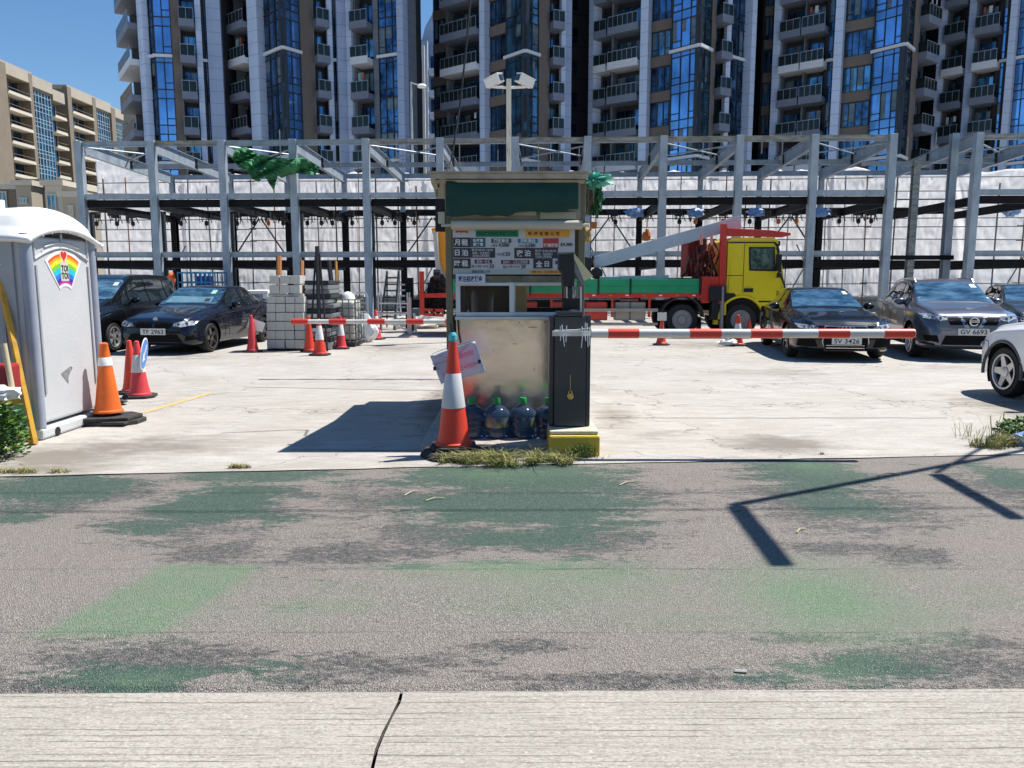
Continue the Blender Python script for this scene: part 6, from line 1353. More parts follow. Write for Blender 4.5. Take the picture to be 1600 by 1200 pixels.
# left barrier arm
YL = 12.3
def lx(px): return P(px, 502, YL).x
zL = P(600, 502.5, YL).z
lb = thing('barrier_gate', 'thin white barrier arm with red bands crossing left behind the booth', 'barrier', (lx(790), YL, .012))
mb = MB(); mb.tube([(lx(455), YL, zL), (lx(790), YL, zL)], .035, 12); arm = mb.build('barrier_arm', arm_w, lb, world=True, smooth=True)
for a in (455, 514.5, 574.5, 635, 696, 757):
    q = MB(); q.lathe([(.036, 0), (.047, .003), (.047, lx(a + 27) - lx(a) - .003), (.036, lx(a + 27) - lx(a))], 14, (lx(a), YL, zL), 'X'); q.build('red_band', arm_r, arm, world=True, smooth=True)
mb = MB(); mb.box(lx(790) - .15, lx(790) + .15, YL + .05, YL + .4, .012, 1.05); mb.build('cabinet', slate_c, lb, world=True, bevel=.01)

# ================================================================ CONES
cono = mat('cone_orange', (.75, .14, .02), .45, var=.1, scale=6, bump=.1); conr = mat('cone_red', (.72, .055, .02), .45, c2=(.60, .05, .03), scale=5); conp = mat('cone_faded_red', (.62, .05, .06), .5, var=.15, scale=5); conw = mat('cone_white_band', (.55, .55, .56), .45, var=.06); conw2 = mat('cone_scuffed_band', (.60, .60, .58), .5, var=.15, scale=7); base_m = mat('cone_base_rubber', (.035, .032, .03), .85, var=.4, scale=10, bump=.4)
def cone(label, loc, h, m_, band, rb=None, cat='traffic cone', bandz=(.42, .72), base='octa', bw=None, rt=.028, sub=None):
    t = thing('traffic_cone', label, cat, loc, random.uniform(-.3, .3) if base != 'tyre' else 0, 'traffic cones around the yard entrance'); rb = rb or h * .17; bh = .035
    if base: 
        mb = MB(); w_ = (bw or rb * 1.55); n = 8 if base == 'octa' else 4; pts = []
        if base == 'octa': k = w_ * .55; pts = [(-w_, -k), (-k, -w_), (k, -w_), (w_, -k), (w_, k), (k, w_), (-k, w_), (-w_, k)]
        else: pts = [(-w_, -w_), (w_, -w_), (w_, w_), (-w_, w_)]
        mb.prism(pts, 0, bh, 'Z'); mb.build('base', base_m if base != 'self' else m_, t, bevel=.008)
    def rad(z): return rb + (rt - rb) * (z - bh) / (h - bh)
    mb = MB(); prof = [(rb * 1.16, bh), (rb * 1.14, bh + .02), (rb * 1.02, bh + .03)]
    for k in range(1, 9): z = bh + .03 + (h - bh - .06) * k / 8; prof.append((rad(z), z))
    prof += [(rt * 1.12, h - .028), (rt * 1.12, h - .012), (rt * .6, h)]; mb.lathe(prof, 28); bo = mb.build('cone_body', m_, t, smooth=True)
    if band:
        z0, z1 = bh + (h - bh) * bandz[0], bh + (h - bh) * bandz[1]; mb = MB(); mb.lathe([(rad(z0) + .001, z0), (rad(z0) + .004, z0 + .004), (rad(z1) + .004, z1 - .004), (rad(z1) + .001, z1)], 28); mb.f = [f for f in mb.f if len(f) == 4]; mb.build('reflective_band', band, t, smooth=True)
    return t, rad
def gz(px, py): g = G(px, py); return (g.x, g.y, .014)
# big cone before the booth, on a stack of rubber weights
g = G(709, 713); base = mat('tyre_slab', (.04, .038, .036), .85, var=.5, scale=9, bump=.5)
t, _ = cone('large red cone with wide white band and a handwritten sheet tied behind it', (g.x, g.y + .02, .075), .97, conr, conw, rb=.145, bandz=(.36, .69), base='octa', bw=.20, rt=.032)
t.rotation_euler = (0, 0, .1); 
mb = MB(); mb.lathe([(.30, 0), (.31, .03), (.28, .055), (.1, .06)], 9, (g.x, g.y, .014)); mb.box(g.x + .05, g.x + .36, g.y - .1, g.y + .28, .012, .05)
solo(mb, 'rubber_slab', base, 'flat black rubber slab under the large red cone', 'rubber slab', bevel=.006)
mb = MB(); mb.lathe([(.03, 0), (.036, .01), (.036, .055), (.026, .075), (.02, .08)], 12, (0, 0, .962)); mb.build('tape_cap', mat('cyan_tape', (.06, .45, .55), .4, var=.3, scale=20), t)
mb = MB(); mb.tube([(-.0, 0, 1.03), (-.012, .01, 1.12)], .014, 6); mb.build('stick', dblack, t)
# paper sheet: bent
YS = g.y + .14
cs_ = [P(672, 556, YS), P(742, 533, YS), P(759, 581, YS), P(689, 600, YS)]
V = []; Fc = []; n = 12
for j in range(n + 1):
    for i in range(n + 1):
        u, v = i / n, j / n; p = (cs_[0] * (1 - u) + cs_[1] * u) * (1 - v) + (cs_[3] * (1 - u) + cs_[2] * u) * v
        V.append(p + Vector((0, .018 * math.sin(u * 3.1) + .012 * noise.noise(Vector((u * 3, v * 3, 0))), 0)))
for j in range(n):
    for i in range(n): q = j * (n + 1) + i; Fc.append((q, q + 1, q + n + 2, q + n + 1))
mb = MB(); mb.add(V, Fc); sh_ = solo(mb, 'paper_sign', mat('laminated_paper', (.56, .55, .68), .3, var=.06, scale=5), 'tilted laminated sheet with red handwriting behind the large cone', 'paper sign', smooth=True)
md = sh_.modifiers.new('s', 'SOLIDIFY'); md.thickness = .002
rot = Matrix.Rotation(R(-16.5), 4, 'Y'); o = sh_.location
def st(mb, s_, px, py, h): p = P(px, py, YS) ; text(mb, s_, h, at(p.x - o.x, YS - .022 - o.y, p.z - o.z, rot), 0)
mb = MB(); st(mb, '請勿阻', 728, 553.5, .05); st(mb, 'no. 624500', 722, 574.5, .056); st(mb, '70', 696, 585, .05); mb.build('handwriting', mat('pink_ink', (.62, .04, .22), .5), sh_)
mb = MB(); st(mb, 'Tomorrow', 688, 566, .034); st(mb, '電', 685, 575, .02); st(mb, '出口', 745, 567, .02); mb.build('handwriting', mat('grey_ink', (.12, .12, .2), .5), sh_)
mb = MB()
for a, c in ((679, 576), (749, 565)): p = P(a, c, YS - .03); mb.box(p.x - .012 - o.x, p.x + .012 - o.x, p.y - o.y, p.y + .02 - o.y, p.z - .017 - o.z, p.z + .017 - o.z)
mb.build('clip', dblack, sh_)
mb = MB(); f_ = lambda a, c: tuple(P(a, c, YS - .03) - o); mb.tube([f_(675, 553), f_(700, 543), f_(735, 534), f_(720, 550), f_(710, 556)], .002, 4); mb.tube([f_(674, 557), f_(690, 556), f_(705, 562)], .002, 4); mb.build('string', ink, sh_)

# orange cone by the toilet on stacked rubber
g = G(168, 662); mb = MB(); mb.prism([(-.36, -.14), (-.30, -.24), (.22, -.24), (.36, -.1), (.36, .12), (.2, .22), (-.34, .2)], .0, .045, 'Z'); mb.prism([(-.33, -.2), (-.1, -.27), (.30, -.18), (.33, .1), (.15, .24), (-.3, .18)], .05, .085, 'Z'); mb.box(.05, .3, -.26, -.1, .02, .048)
mb.v = [v + Vector((g.x + .02, g.y, .014)) for v in mb.v]; solo(mb, 'rubber_slab', base, 'two stacked black rubber slabs under the orange cone', 'rubber slab', bevel=.006)
t, _ = cone('tall orange cone with one narrow white band beside the toilet', (g.x + .02, g.y + .0, .10), .80, cono, white, rb=.135, bandz=(.67, .79), base=None, rt=.04)
# group behind it
cone('plain red cone behind the blue round sign cone', gz(207, 616), .74, conr, None, rb=.12)
g2 = gz(219, 622); t, _ = cone('faded red cone with a scuffed white band carrying the round blue sign', g2, .76, conp, conw2, rb=.13, bandz=(.42, .74))
YR2 = g2[1] - .12; sg = thing('road_sign', 'round blue and white sign leaning on a faded red cone', 'sign', (g2[0] + .05, YR2, .25))
sgm = mat('sign_blue', (.03, .20, .62), .35, var=.08)
mb = MB(); mb.lathe([(.001, -.004), (.215, -.004), (.215, .004), (.001, .004)], 32, (0, 0, 0), 'Y'); Mx = Matrix.Translation(P(225, 553, YR2)) @ Matrix.Rotation(R(104), 4, 'Z') @ Matrix.Rotation(R(8), 4, 'X'); mb.v = [Mx @ v for v in mb.v]; mb.build('sign_disc', white, sg, world=True)
mb = MB(); mb.lathe([(.001, -.007), (.195, -.007), (.195, -.0045), (.001, -.0045)], 32, (0, 0, 0), 'Y'); mb.v = [Mx @ v for v in mb.v]; fc_ = mb.build('sign_face', sgm, sg, world=True)
mb = MB(); mb.prism([(-.02, .15), (.02, .15), (.02, -.03), (.08, -.03), (0, -.14), (-.08, -.03), (-.02, -.03)], -.0085, -.0075, 'Y'); mb.v = [Mx @ Matrix.Rotation(R(40), 4, 'Y') @ v for v in mb.v]; mb.build('arrow', white, fc_, world=True)
# loose rubber pieces there
crumple('rubber_slab', base, (*G(178, 634).xy, .05), (.16, .1, .04), 'small lump of rubber between the orange and red cones', 'rubber slab', None, 4, 2, .5)
# cones further back
cone('dark red cone carrying a white card left of the block stack', gz(395, 551), .80, conp, None, rb=.12)
p = G(397, 551); mb = MB(); Mq = Matrix.Translation((p.x + .05, p.y + .06, .60)) @ Matrix.Rotation(.35, 4, 'Y'); mb.box(-.18, .18, 0, .006, -.11, .11, Mq); solo(mb, 'paper_card', white, 'white card tied to the dark red cone by the saloon', 'card')
cone('bright plain red cone touching the block stack corner', gz(484, 551), .78, conr, None, rb=.115)
cone('red and white cone just right of the bright plain red one', gz(500, 556), .76, conr, conw2, rb=.13, bandz=(.40, .80))
cone('faded red and white cone in front of the caged water tank', gz(533, 546), .74, conp, conw2, rb=.12, bandz=(.38, .78))
cone('red and white cone beside the ladders', gz(588, 531), .78, conp, conw2, rb=.14, bandz=(.38, .78))
cone('red cone with a white card before the truck rear wheel', gz(1033, 540), .60, conr, None, rb=.12)
p = G(1033, 540); mb = MB(); mb.box(p.x - .11, p.x + .11, p.y - .02, p.y - .014, .60, .80); solo(mb, 'paper_card', offw, 'white card on top of the cone by the truck rear wheel', 'card')
cone('red and white cone right of the truck jack leg', gz(1152, 541), .74, conr, conw2, rb=.13, bandz=(.35, .7))
p = G(1150, 541); crumple('plastic_bag', white, (p.x - .22, p.y - .1, .10), (.2, .1, .07), 'white plastic bag lying at the foot of the cone by the truck', 'bag', None, 6, 3, .9)
cone('small red cone just left of the low black saloon', gz(1170, 528), .50, conr, None, rb=.10)
# post stand
g = G(641, 527); mb = MB(); mb.tube([(g.x, g.y, .014), (g.x, g.y, 1.1)], .05, 10); mb.lathe([(.32, 0), (.3, .04), (.06, .07)], 16, (g.x, g.y, .014)); solo(mb, 'post_stand', mat('pinkish_post', (.5, .38, .36), .5), 'pale pink post on a black foot under the left barrier arm', 'post')

# ================================================================ YARD CLUTTER
blk = mat('pale_block', (.50, .50, .45), .75, var=.06, scale=5, bump=.2); gi = 0
YC = 17.0; cw = 14.6 * YC / 1200 * 1.0
def stackcell(px, pyb, pyt, w_, label, first=[None]):
    a = P(px, pyb, YC); b_ = P(px + w_, pyt, YC); mb = MB(); j = random.uniform(-.008, .008); mb.box(a.x + .009 + j, b_.x - .009 + j, YC + random.uniform(-.012, .012), YC + .5, a.z + .007, b_.z - .007)
    solo(mb, 'concrete_block', blk, label, 'block', 'pale blocks in the stack beside the saloon', bevel=.006)
cols4 = ['leftmost', 'second', 'third', 'rightmost']; rows6 = ['bottom row', 'second row', 'third row', 'fourth row', 'fifth row', 'sixth row']; ycut = [545, 530.5, 516.5, 502, 488, 474, 463]
random.seed(2)
for r_ in range(6):
    for c_ in range(4): stackcell(416 + c_ * 14.7, ycut[r_], ycut[r_ + 1], 14.7, 'pale block, %s in the %s of the stack' % (cols4[c_], rows6[r_]))
for r_, (a, c) in enumerate(((459, 445), (444, 430))):
    for c_ in range(3): stackcell(420.5 + c_ * 16, a, c, 16, 'pale block, %s of three in the %s row of the stack' % (['left one', 'middle one', 'right one'][c_], ['upper', 'topmost'][r_]))
mb = MB(); mb.box(P(419, 500, YC).x, P(474, 500, YC).x, YC + .05, YC + .48, P(0, 462.5, YC).z, P(0, 460, YC).z); solo(mb, 'timber_board', blk, 'thin board between the upper and lower rows of the stack', 'board')
mb = MB()
for px in (420, 443, 466): a = P(px, 545, YC).x; mb.box(a - .05, a + .05, YC + .03, YC + .5, .014, P(px, 546, YC).z)
mb.box(P(416, 540, YC).x, P(474, 540, YC).x, YC + .02, YC + .5, P(0, 546, YC).z + .001, P(0, 545.4, YC).z + .004); solo(mb, 'pallet', mat('dark_pallet', (.07, .05, .035), .9), 'dark pallet under the pale block stack', 'pallet')
# aluminium panels stacked behind, edges showing
YP2 = 17.25; k = 0
for z in range(14):
    py = 540 - z * 7.4; a = P(476, py, YP2); b_ = P((513 if z > 8 else 518), py - 5.4, YP2); dx = random.uniform(-.06, .06)
    mb = MB(); mb.box(a.x, b_.x + dx, YP2, YP2 + 1.2, a.z, b_.z); mb.box(a.x + .02, b_.x + dx - .02, YP2 + .02, YP2 + 1.1, a.z - .02 if z else .02, a.z - .001)
    solo(mb, 'formwork_panel', [alum, dsteel, mat('panel_grey', (.25, .27, .28), .5, .4)][z % 3], ['silver', 'dark', 'grey'][z % 3] + ' formwork panel, %s from the bottom of the pile behind the blocks' % ('lowest second third fourth fifth sixth seventh eighth ninth tenth eleventh twelfth thirteenth topmost'.split()[z]), 'formwork panel', 'formwork panels piled behind the blocks', bevel=.006)
# leaning dark bars and timber
GL = 'long bars leaning between the block stack and the tank'
for px0, py0, px1, py1, r_, m_, lab in ((487, 505, 493, 400, .022, dblack, 'thin black bar leaning left of its neighbours'), (499, 505, 495, 385, .045, dblack, 'thick black upright bar behind the striped arm'), (508, 505, 499, 395, .022, dblack, 'thin black bar leaning to the left beside the thick one'), (521, 470, 514, 408, .06, dblack, 'black tapered bar behind the caged tank'), (527, 472, 525, 408, .035, mat('ochre_timber', (.45, .22, .04), .6), 'ochre timber pole behind the caged tank'), (436, 430, 436, 401, .07, mat('rust_bar', (.35, .13, .04), .7), 'rusty post rising behind the block stack'), (472, 428, 472, 408, .05, mat('rust_bar', (.35, .13, .04)), 'short rusty post right of the block stack')):
    Yq = (16.9 if px0 < 510 else 19.6) if px0 > 474 and py0 > 430 else 21; a = P(px0, py0, Yq); b_ = P(px1, py1, Yq + .25); d = (b_ - a); a = a - d * ((a.z - .02) / d.z); mb = MB(); mb.tube([a, b_], r_, 6); solo(mb, 'leaning_bar', m_, lab, 'bar', GL)
# caged water tank
YT = 18.0; tk = thing('water_tank', 'white plastic tank in a wire cage behind the striped arm', 'water tank', (P(536, 540, YT).x, YT + .4, .014))
a, b_ = P(519, 538, YT), P(553, 470, YT); mb = MB(); mb.box(a.x, b_.x, YT + .05, YT + .9, .16, b_.z); mb.build('tank', mat('milky_plastic', (.55, .56, .50), .45, var=.08, scale=3), tk, world=True, bevel=.08, seg=3)
mb = MB(); n = 4
for i in range(5):
    x = a.x - .02 + (b_.x - a.x + .04) * i / 4; mb.tube([(x, YT, .1), (x, YT, b_.z + .04)], .014, 5)
for i in range(6):
    z = .14 + (b_.z - .12) * i / 5; mb.tube([(a.x - .03, YT, z), (b_.x + .03, YT, z), (b_.x + .03, YT + .95, z)], .014, 5)
for i in range(4): y = YT + .95 * i / 3; mb.tube([(b_.x + .03, y, .1), (b_.x + .03, y, b_.z + .04)], .014, 5)
mb.build('cage', mat('cage_wire', (.18, .19, .17), .5, .5), tk, world=True)
mb = MB(); mb.lathe([(.18, 0), (.16, .12), (.08, .2), (.02, .22)], 14, (P(538, 470, YT).x, YT + .4, b_.z - .01)); mb.build('lid', white, tk, world=True, smooth=True)
mb = MB(); mb.box(a.x, b_.x, YT, YT + .92, .014, .12); mb.build('pallet_foot', dsteel, tk, world=True)
for px, py, r_, lab, m_, sd_ in ((566, 536, (.30, .2, .36), 'white sack slumped beside the caged tank', white, 1), (577, 527, (.18, .15, .22), 'yellowish sack behind the white sack', mat('ochre_sack', (.5, .38, .15), .8), 2), (655, 514, (.62, .35, .28), 'large crumpled white sheet bundle on the ground behind the arm', white, 3), (687, 512, (.32, .3, .50), 'tall white sack next to the booth left post', offw, 4), (514, 538, (.2, .15, .16), 'small grey sack at the foot of the dark bars', mat('grey_sack', (.3, .3, .28), .8), 7)):
    g = G(px, py); crumple('sack', m_, (g.x, g.y + .2, r_[2] * .8), r_, lab, 'sack', 'sacks and bundles behind the striped arm', sd_, 3, .6, 2.2, -r_[2] * .8)
# hand trolley
YH = 19.5; x0 = P(556, 500, YH).x; x1 = P(575, 500, YH).x; mb = MB(); mb.tube([(x0, YH, .3), (x0, YH, 1.15), (x0 + .05, YH, 1.25), (x1 - .05, YH, 1.25), (x1, YH, 1.15), (x1, YH, .1)], .025, 8)
for z in (.5, .75, 1.0): mb.tube([(x0, YH, z), (x1, YH, z)], .018, 6)
mb.box(x0, x1, YH - .3, YH, .1, .14); solo(mb, 'hand_trolley', alum, 'silver hand trolley with a rounded handle right of the tank', 'trolley')
# ladders
for (a0, a1, b0_, b1_, wd, py0, py1, lab) in ((593, 505, 605, 424, .45, 0, 0, 'dark A-frame ladder leaning at the steel frame'), (618, 505, 622, 436, .42, 0, 0, 'silver step ladder beside the dark one')):
    Yq = 24; A = P(a0, a1, Yq); B = P(b0_, b1_, Yq + .8); A.z = .014; mb = MB(); r0 = Vector((wd, 0, 0))
    mb.bar(A, B, .05, .06); mb.bar(A + r0, B + r0 * .8, .05, .06)
    for k in range(1, 9): q = A.lerp(B, k / 9); mb.bar(q, q + r0 * (1 - .2 * k / 9), .03, .05)
    mb.bar(B, (A.x, A.y + 1.4, .014), .04, .04); mb.bar(B + r0 * .8, (A.x + wd, A.y + 1.4, .014), .04, .04); solo(mb, 'step_ladder', dsteel if a0 == 593 else alum, lab, 'ladder', 'ladders by the frame')
Yq = 23; A = P(592, 512, Yq); mb = MB(); mb.box(A.x, A.x + .9, Yq, Yq + .5, .55, .60); mb.box(A.x, A.x + .9, Yq, Yq + .5, .85, .88)
for x in (0, .87): mb.bar((A.x + x, Yq, .014), (A.x + x, Yq, 1.2), .04, .04); mb.bar((A.x + x, Yq + .5, .014), (A.x + x, Yq + .5, 1.2), .04, .04)
mb.bar((A.x + .4, Yq - .3, .3), (A.x + 1.1, Yq - .3, .014), .05, .06); mb.bar((A.x + 1.1, Yq - .3, .6), (A.x + 1.15, Yq - .3, .014), .06, .06); solo(mb, 'work_platform', alum, 'low aluminium work platform beneath the ladders', 'platform')
mb = MB(); A = P(640, 500, 23.5); mb.box(A.x - .12, A.x + .12, 23.5, 23.7, .012, P(640, 434, 23.5).z); mb.box(A.x + .12, A.x + .75, 23.5, 23.6, P(0, 482, 23.5).z, P(0, 468, 23.5).z); solo(mb, 'steel_stand', dprim, 'black upright steel stand left of the red crane mast', 'stand')
mb = MB(); A = P(644, 503, 23); mb.box(A.x, P(655, 503, 23).x, 23, 23.4, .5, P(0, 482, 23).z); solo(mb, 'tool_box', mat('teal_grey_box', (.16, .22, .22), .5), 'small grey-green box left of the red crane mast', 'box', bevel=.01)
# blue scissor lift
YX = 27; lf = thing('scissor_lift', 'blue scissor lift platform seen above the dark saloon', 'lift', (P(308, 480, YX).x, YX + .6, .012)); lbm = mat('lift_blue', (.02, .16, .30), .45, var=.2)
xa, xb_ = P(278, 440, YX).x, P(336, 440, YX).x; za, zb_ = P(0, 456, YX).z, P(0, 426, YX).z
mb = MB(); 
for i in range(9): x = xa + (xb_ - xa) * i / 8; mb.tube([(x, YX, za), (x, YX, zb_)], .025, 5); mb.tube([(x, YX + 1.1, za), (x, YX + 1.1, zb_)], .025, 5)
for z in (za, (za + zb_) / 2, zb_): mb.tube([(xa, YX, z), (xb_, YX, z), (xb_, YX + 1.1, z), (xa, YX + 1.1, z), (xa, YX, z)], .03, 5)
mb.box(xa, xb_, YX, YX + 1.1, za - .12, za - .02); mb.build('platform', lbm, lf, world=True)
mb = MB()
for k in range(3): z0 = .5 + k * (za - .7) / 3; z1 = .5 + (k + 1) * (za - .7) / 3; mb.bar((xa + .2, YX + .2, z0), (xb_ - .2, YX + .2, z1), .06, .1); mb.bar((xb_ - .2, YX + .28, z0), (xa + .2, YX + .28, z1), .06, .1)
mb.build('scissor_arms', lbm, lf, world=True)
mb = MB(); mb.box(xa, xb_, YX, YX + 1.1, .2, .5); mb.build('chassis', dsteel, lf, world=True, bevel=.03)
mb = MB(); q = P(311, 445, YX); mb.box(q.x - .25, q.x + .3, YX + .3, YX + .6, za, za + .55); mb.build('control_box', mat('deep_blue', (.01, .06, .35), .4), lf, world=True, bevel=.02)
g = P(268, 437, 27.5); crumple('safety_vest', mat('vest_orange', (.85, .14, .02), .6), (g.x, g.y, g.z), (.13, .1, .24), 'bright orange vest hanging beside the blue lift', 'vest', None, 1, 3, .4)
# grey van box behind the saloon
YV = 22.5; a, b_ = P(372, 490, YV), P(417, 455, YV); vn = thing('parked_van', 'grey and white van tail mostly hidden behind the saloon and blocks', 'van', ((a.x + b_.x) / 2, YV + .9, .012), 0, 'cars parked in the yard')
mb = MB(); mb.box(a.x, b_.x, YV, YV + 2, .4, b_.z); mb.build('body', mat('van_grey', (.28, .34, .38), .4, .2), vn, world=True, bevel=.06); mb = MB(); mb.box(a.x - .02, b_.x + .03, YV - .02, YV + 1.9, b_.z - .07, b_.z + .02); mb.box(b_.x - .12, b_.x + .02, YV - .025, YV + .1, .9, b_.z - .072); mb.build('white_trim', white, vn, world=True, bevel=.02)
mb = MB(); mb.box(a.x + .3, b_.x - .25, YV - .03, YV - .005, b_.z - .5, b_.z - .14); mb.build('rear_window', carglass, vn, world=True)
for x in (a.x + .3, b_.x - .3): mb = MB(); mb.lathe([(.3, 0), (.32, .03), (.32, .17), (.3, .2)], 20, (x - .1, YV + .5, .32), 'X'); mb.build('wheel', tyre_m, vn, world=True)

# torn green tarp on the frame
tarp = mat('torn_green_tarp', (.014, .085, .032), .8, 0, c2=(.04, .23, .09), scale=1.1, thr=(.35, .6), spec=.6)
Yt = 28.0; out = [(368, 232), (385, 230), (402, 240), (425, 245), (455, 248), (470, 246), (483, 250), (500, 262), (492, 274), (470, 270), (452, 273), (440, 278), (434, 274), (428, 298), (420, 286), (414, 275), (404, 284), (394, 280), (388, 270), (375, 262), (362, 248)]
pts = [Vector((a, -b_)) for a, b_ in out]; ring = []
for i in range(len(pts)):
    for k in range(3): ring.append(pts[i].lerp(pts[(i + 1) % len(pts)], k / 3))
inn = []
def inside(p):
    c = False; j = len(pts) - 1
    for i in range(len(pts)):
        if ((pts[i].y > p.y) != (pts[j].y > p.y)) and p.x < (pts[j].x - pts[i].x) * (p.y - pts[i].y) / (pts[j].y - pts[i].y) + pts[i].x: c = not c
        j = i
    return c
for i in range(360, 502, 3):
    for j in range(228, 300, 3):
        p = Vector((i + .4, -j - .3))
        if inside(p) and all((p - r_).length > 1.6 for r_ in ring): inn.append(p)
res = geometry.delaunay_2d_cdt(ring + inn, [(i, (i + 1) % len(ring)) for i in range(len(ring))], [list(range(len(ring)))], 1, 1e-4)
mb = MB(); mb.add([P(p.x, -p.y, Yt + .5 * noise.noise(Vector((p.x * .045 - p.y * .03, p.y * .02 + p.x * .05, 1))) + .75 * abs(noise.noise(Vector((p.x * .05 - p.y * .11, p.y * .02, 4)))) + .06 * noise.noise(Vector((p.x * .14, p.y * .2, 9)))) for p in res[0]], res[2])
o = solo(mb, 'torn_tarp', tarp, 'torn green tarp snagged on the top left of the steel frame', 'tarp', smooth=True); md = o.modifiers.new('s', 'SOLIDIFY'); md.thickness = .01

# floodlight pole behind the booth
YF_ = 20.0; fp = thing('floodlight_pole', 'rust-streaked pole with two white floodlights behind the booth roof', 'floodlight pole', (P(795, 300, YF_).x, YF_, .012)); pc = P(795, 200, YF_)
rs = mat('rust_streaked_white', (.72, .66, .54), .5, 0, c2=(.30, .14, .05), scale=14, thr=(.55, .62), stretch=(1.2, 1.2, .10)); xc = P(795, 200, YF_).x; zt2 = P(795, 124, YF_).z
mb = MB(); mb.box(xc - .062, xc + .062, YF_ - .062, YF_ + .062, .012, zt2); mb.build('pole', rs, fp, world=True, bevel=.01)
for s_, a in ((-1, 771), (1, 821)):
    p = P(a, 127, YF_); arm = MB(); arm.tube([(xc, YF_, zt2 - .2), (p.x, YF_, zt2 - .18), (p.x, YF_, zt2 - .08)], .035, 8); ar_ = arm.build('floodlight_arm', white, fp, world=True)
    Mx = Matrix.Translation((p.x, YF_, p.z + .0)) @ Matrix.Rotation(R(-18 * -s_), 4, 'Y') @ Matrix.Rotation(R(-s_ * 55), 4, 'Z')
    hd = MB(); hd.box(-.11, .11, -.24, .20, -.1, .1, Mx); hd.box(-.13, .13, -.25, .22, .103, .118, Mx); h_ = hd.build('floodlight', white, fp, world=True, bevel=.03)
    gl_ = MB(); gl_.box(-.08, .08, -.252, -.243, -.075, .075, Mx); gl_.build('lens', carglass, h_, world=True)
# street lamp in the gap between towers
YQ = 46; lp = thing('street_lamp', 'slim pale street lamp standing in the gap between two towers', 'street lamp', (P(643, 250, YQ).x, YQ, .0)); xq = P(643, 170, YQ).x; zq = P(643, 128, YQ).z
mb = MB(); mb.tube([(xq, YQ, .0), (xq, YQ, zq * .5), (xq, YQ, zq)], [.10, .085, .055], 10); mb.build('pole', mat('lamp_grey', (.45, .47, .5), .45, .3), lp, world=True, smooth=True)
mb = MB(); mb.tube([(xq, YQ, zq - .05), (xq + .45, YQ, zq - .18)], .04, 8); mb.build('arm', mat('lamp_grey', (.45, .47, .5)), lp, world=True)
mb = MB(); mb.lathe([(.02, 0), (.24, .05), (.28, .12), (.20, .22), (.02, .26)], 16, (xq + .62, YQ, zq - .36)); mb.build('lamp_head', white, lp, world=True, smooth=True)

# ================================================================ PORTABLE TOILET
tg = mat('toilet_grey', (.52, .53, .54), .5, var=.05, scale=2, bump=.12, bscale=40); tgd = mat('toilet_corner', (.30, .33, .40), .45); roofw = mat('toilet_roof', (.80, .80, .79), .4, var=.03)
X1 = -4.62; Y0, Y1 = 7.42, 8.62; X0 = X1 - 1.15
pt = thing('portable_toilet', 'grey portable toilet with white domed roof and rainbow logo', 'portable toilet', ((X0 + X1) / 2, (Y0 + Y1) / 2, .012)); ZTt = 2.0
mb = MB(); mb.box(X0 + .02, X1 - .02, Y0 + .02, Y1 - .02, .16, ZTt); mb.build('cabin', tg, pt, world=True, bevel=.03, seg=3)
for x in (X0 + .035, X1 - .035):
    for y in (Y0 + .035, Y1 - .035): mb = MB(); mb.tube([(x, y, .13), (x, y, ZTt + .02)], .055, 14); mb.build('corner_post', tgd, pt, world=True, smooth=True)
mb = MB(); mb.box(X0 - .01, X1 + .02, Y0 - .02, Y1 + .02, .015, .13); mb.build('base_skid', tg, pt, world=True, bevel=.025)
mb = MB()
for y in (Y0 + .22, Y1 - .3): mb.tube([(X1 + .0, y, .06), (X1 + .026, y, .06)], .045, 14)
mb.build('skid_hole', dblack, pt, world=True)
# embossed ribs of the side, arched window rail
mb = MB()
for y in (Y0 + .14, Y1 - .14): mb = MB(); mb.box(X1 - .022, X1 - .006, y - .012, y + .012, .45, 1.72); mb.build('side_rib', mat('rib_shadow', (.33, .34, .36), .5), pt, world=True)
mb = MB(); mb.tube([(X1 - .015, Y0 + .13 + (Y1 - Y0 - .26) * k / 14, 1.78 + .12 * math.sin(math.pi * k / 14)) for k in range(15)], .014, 6); mb.tube([(X1 - .015, Y0 + .30 + (Y1 - Y0 - .60) * k / 14, 1.90 + .05 * math.sin(math.pi * k / 14)) for k in range(15)], .012, 6)
for y in (Y0 + .13, (Y0 + Y1) / 2, Y1 - .13): mb.tube([(X1 - .015, y, 1.80 + (.14 if abs(y - (Y0 + Y1) / 2) < .1 else 0)), (X1 - .015, y, 2.04)], .012, 6)
mb.build('vent_frame', tg, pt, world=True, smooth=True)
# door on the front side
mb = MB(); mb.box(X0 + .14, X1 - .14, Y0 - .012, Y0 + .01, .2, 1.95); dr = mb.build('door', mat('toilet_door', (.36, .37, .38), .5), pt, world=True, bevel=.01)
mb = MB(); mb.box(X1 - .28, X1 - .25, Y0 - .03, Y0 - .013, .8, 1.2); mb.box(X1 - .28, X1 - .25, Y0 - .03, Y0 - .013, .45, .7); mb.build('door_rib', tgd, dr, world=True)
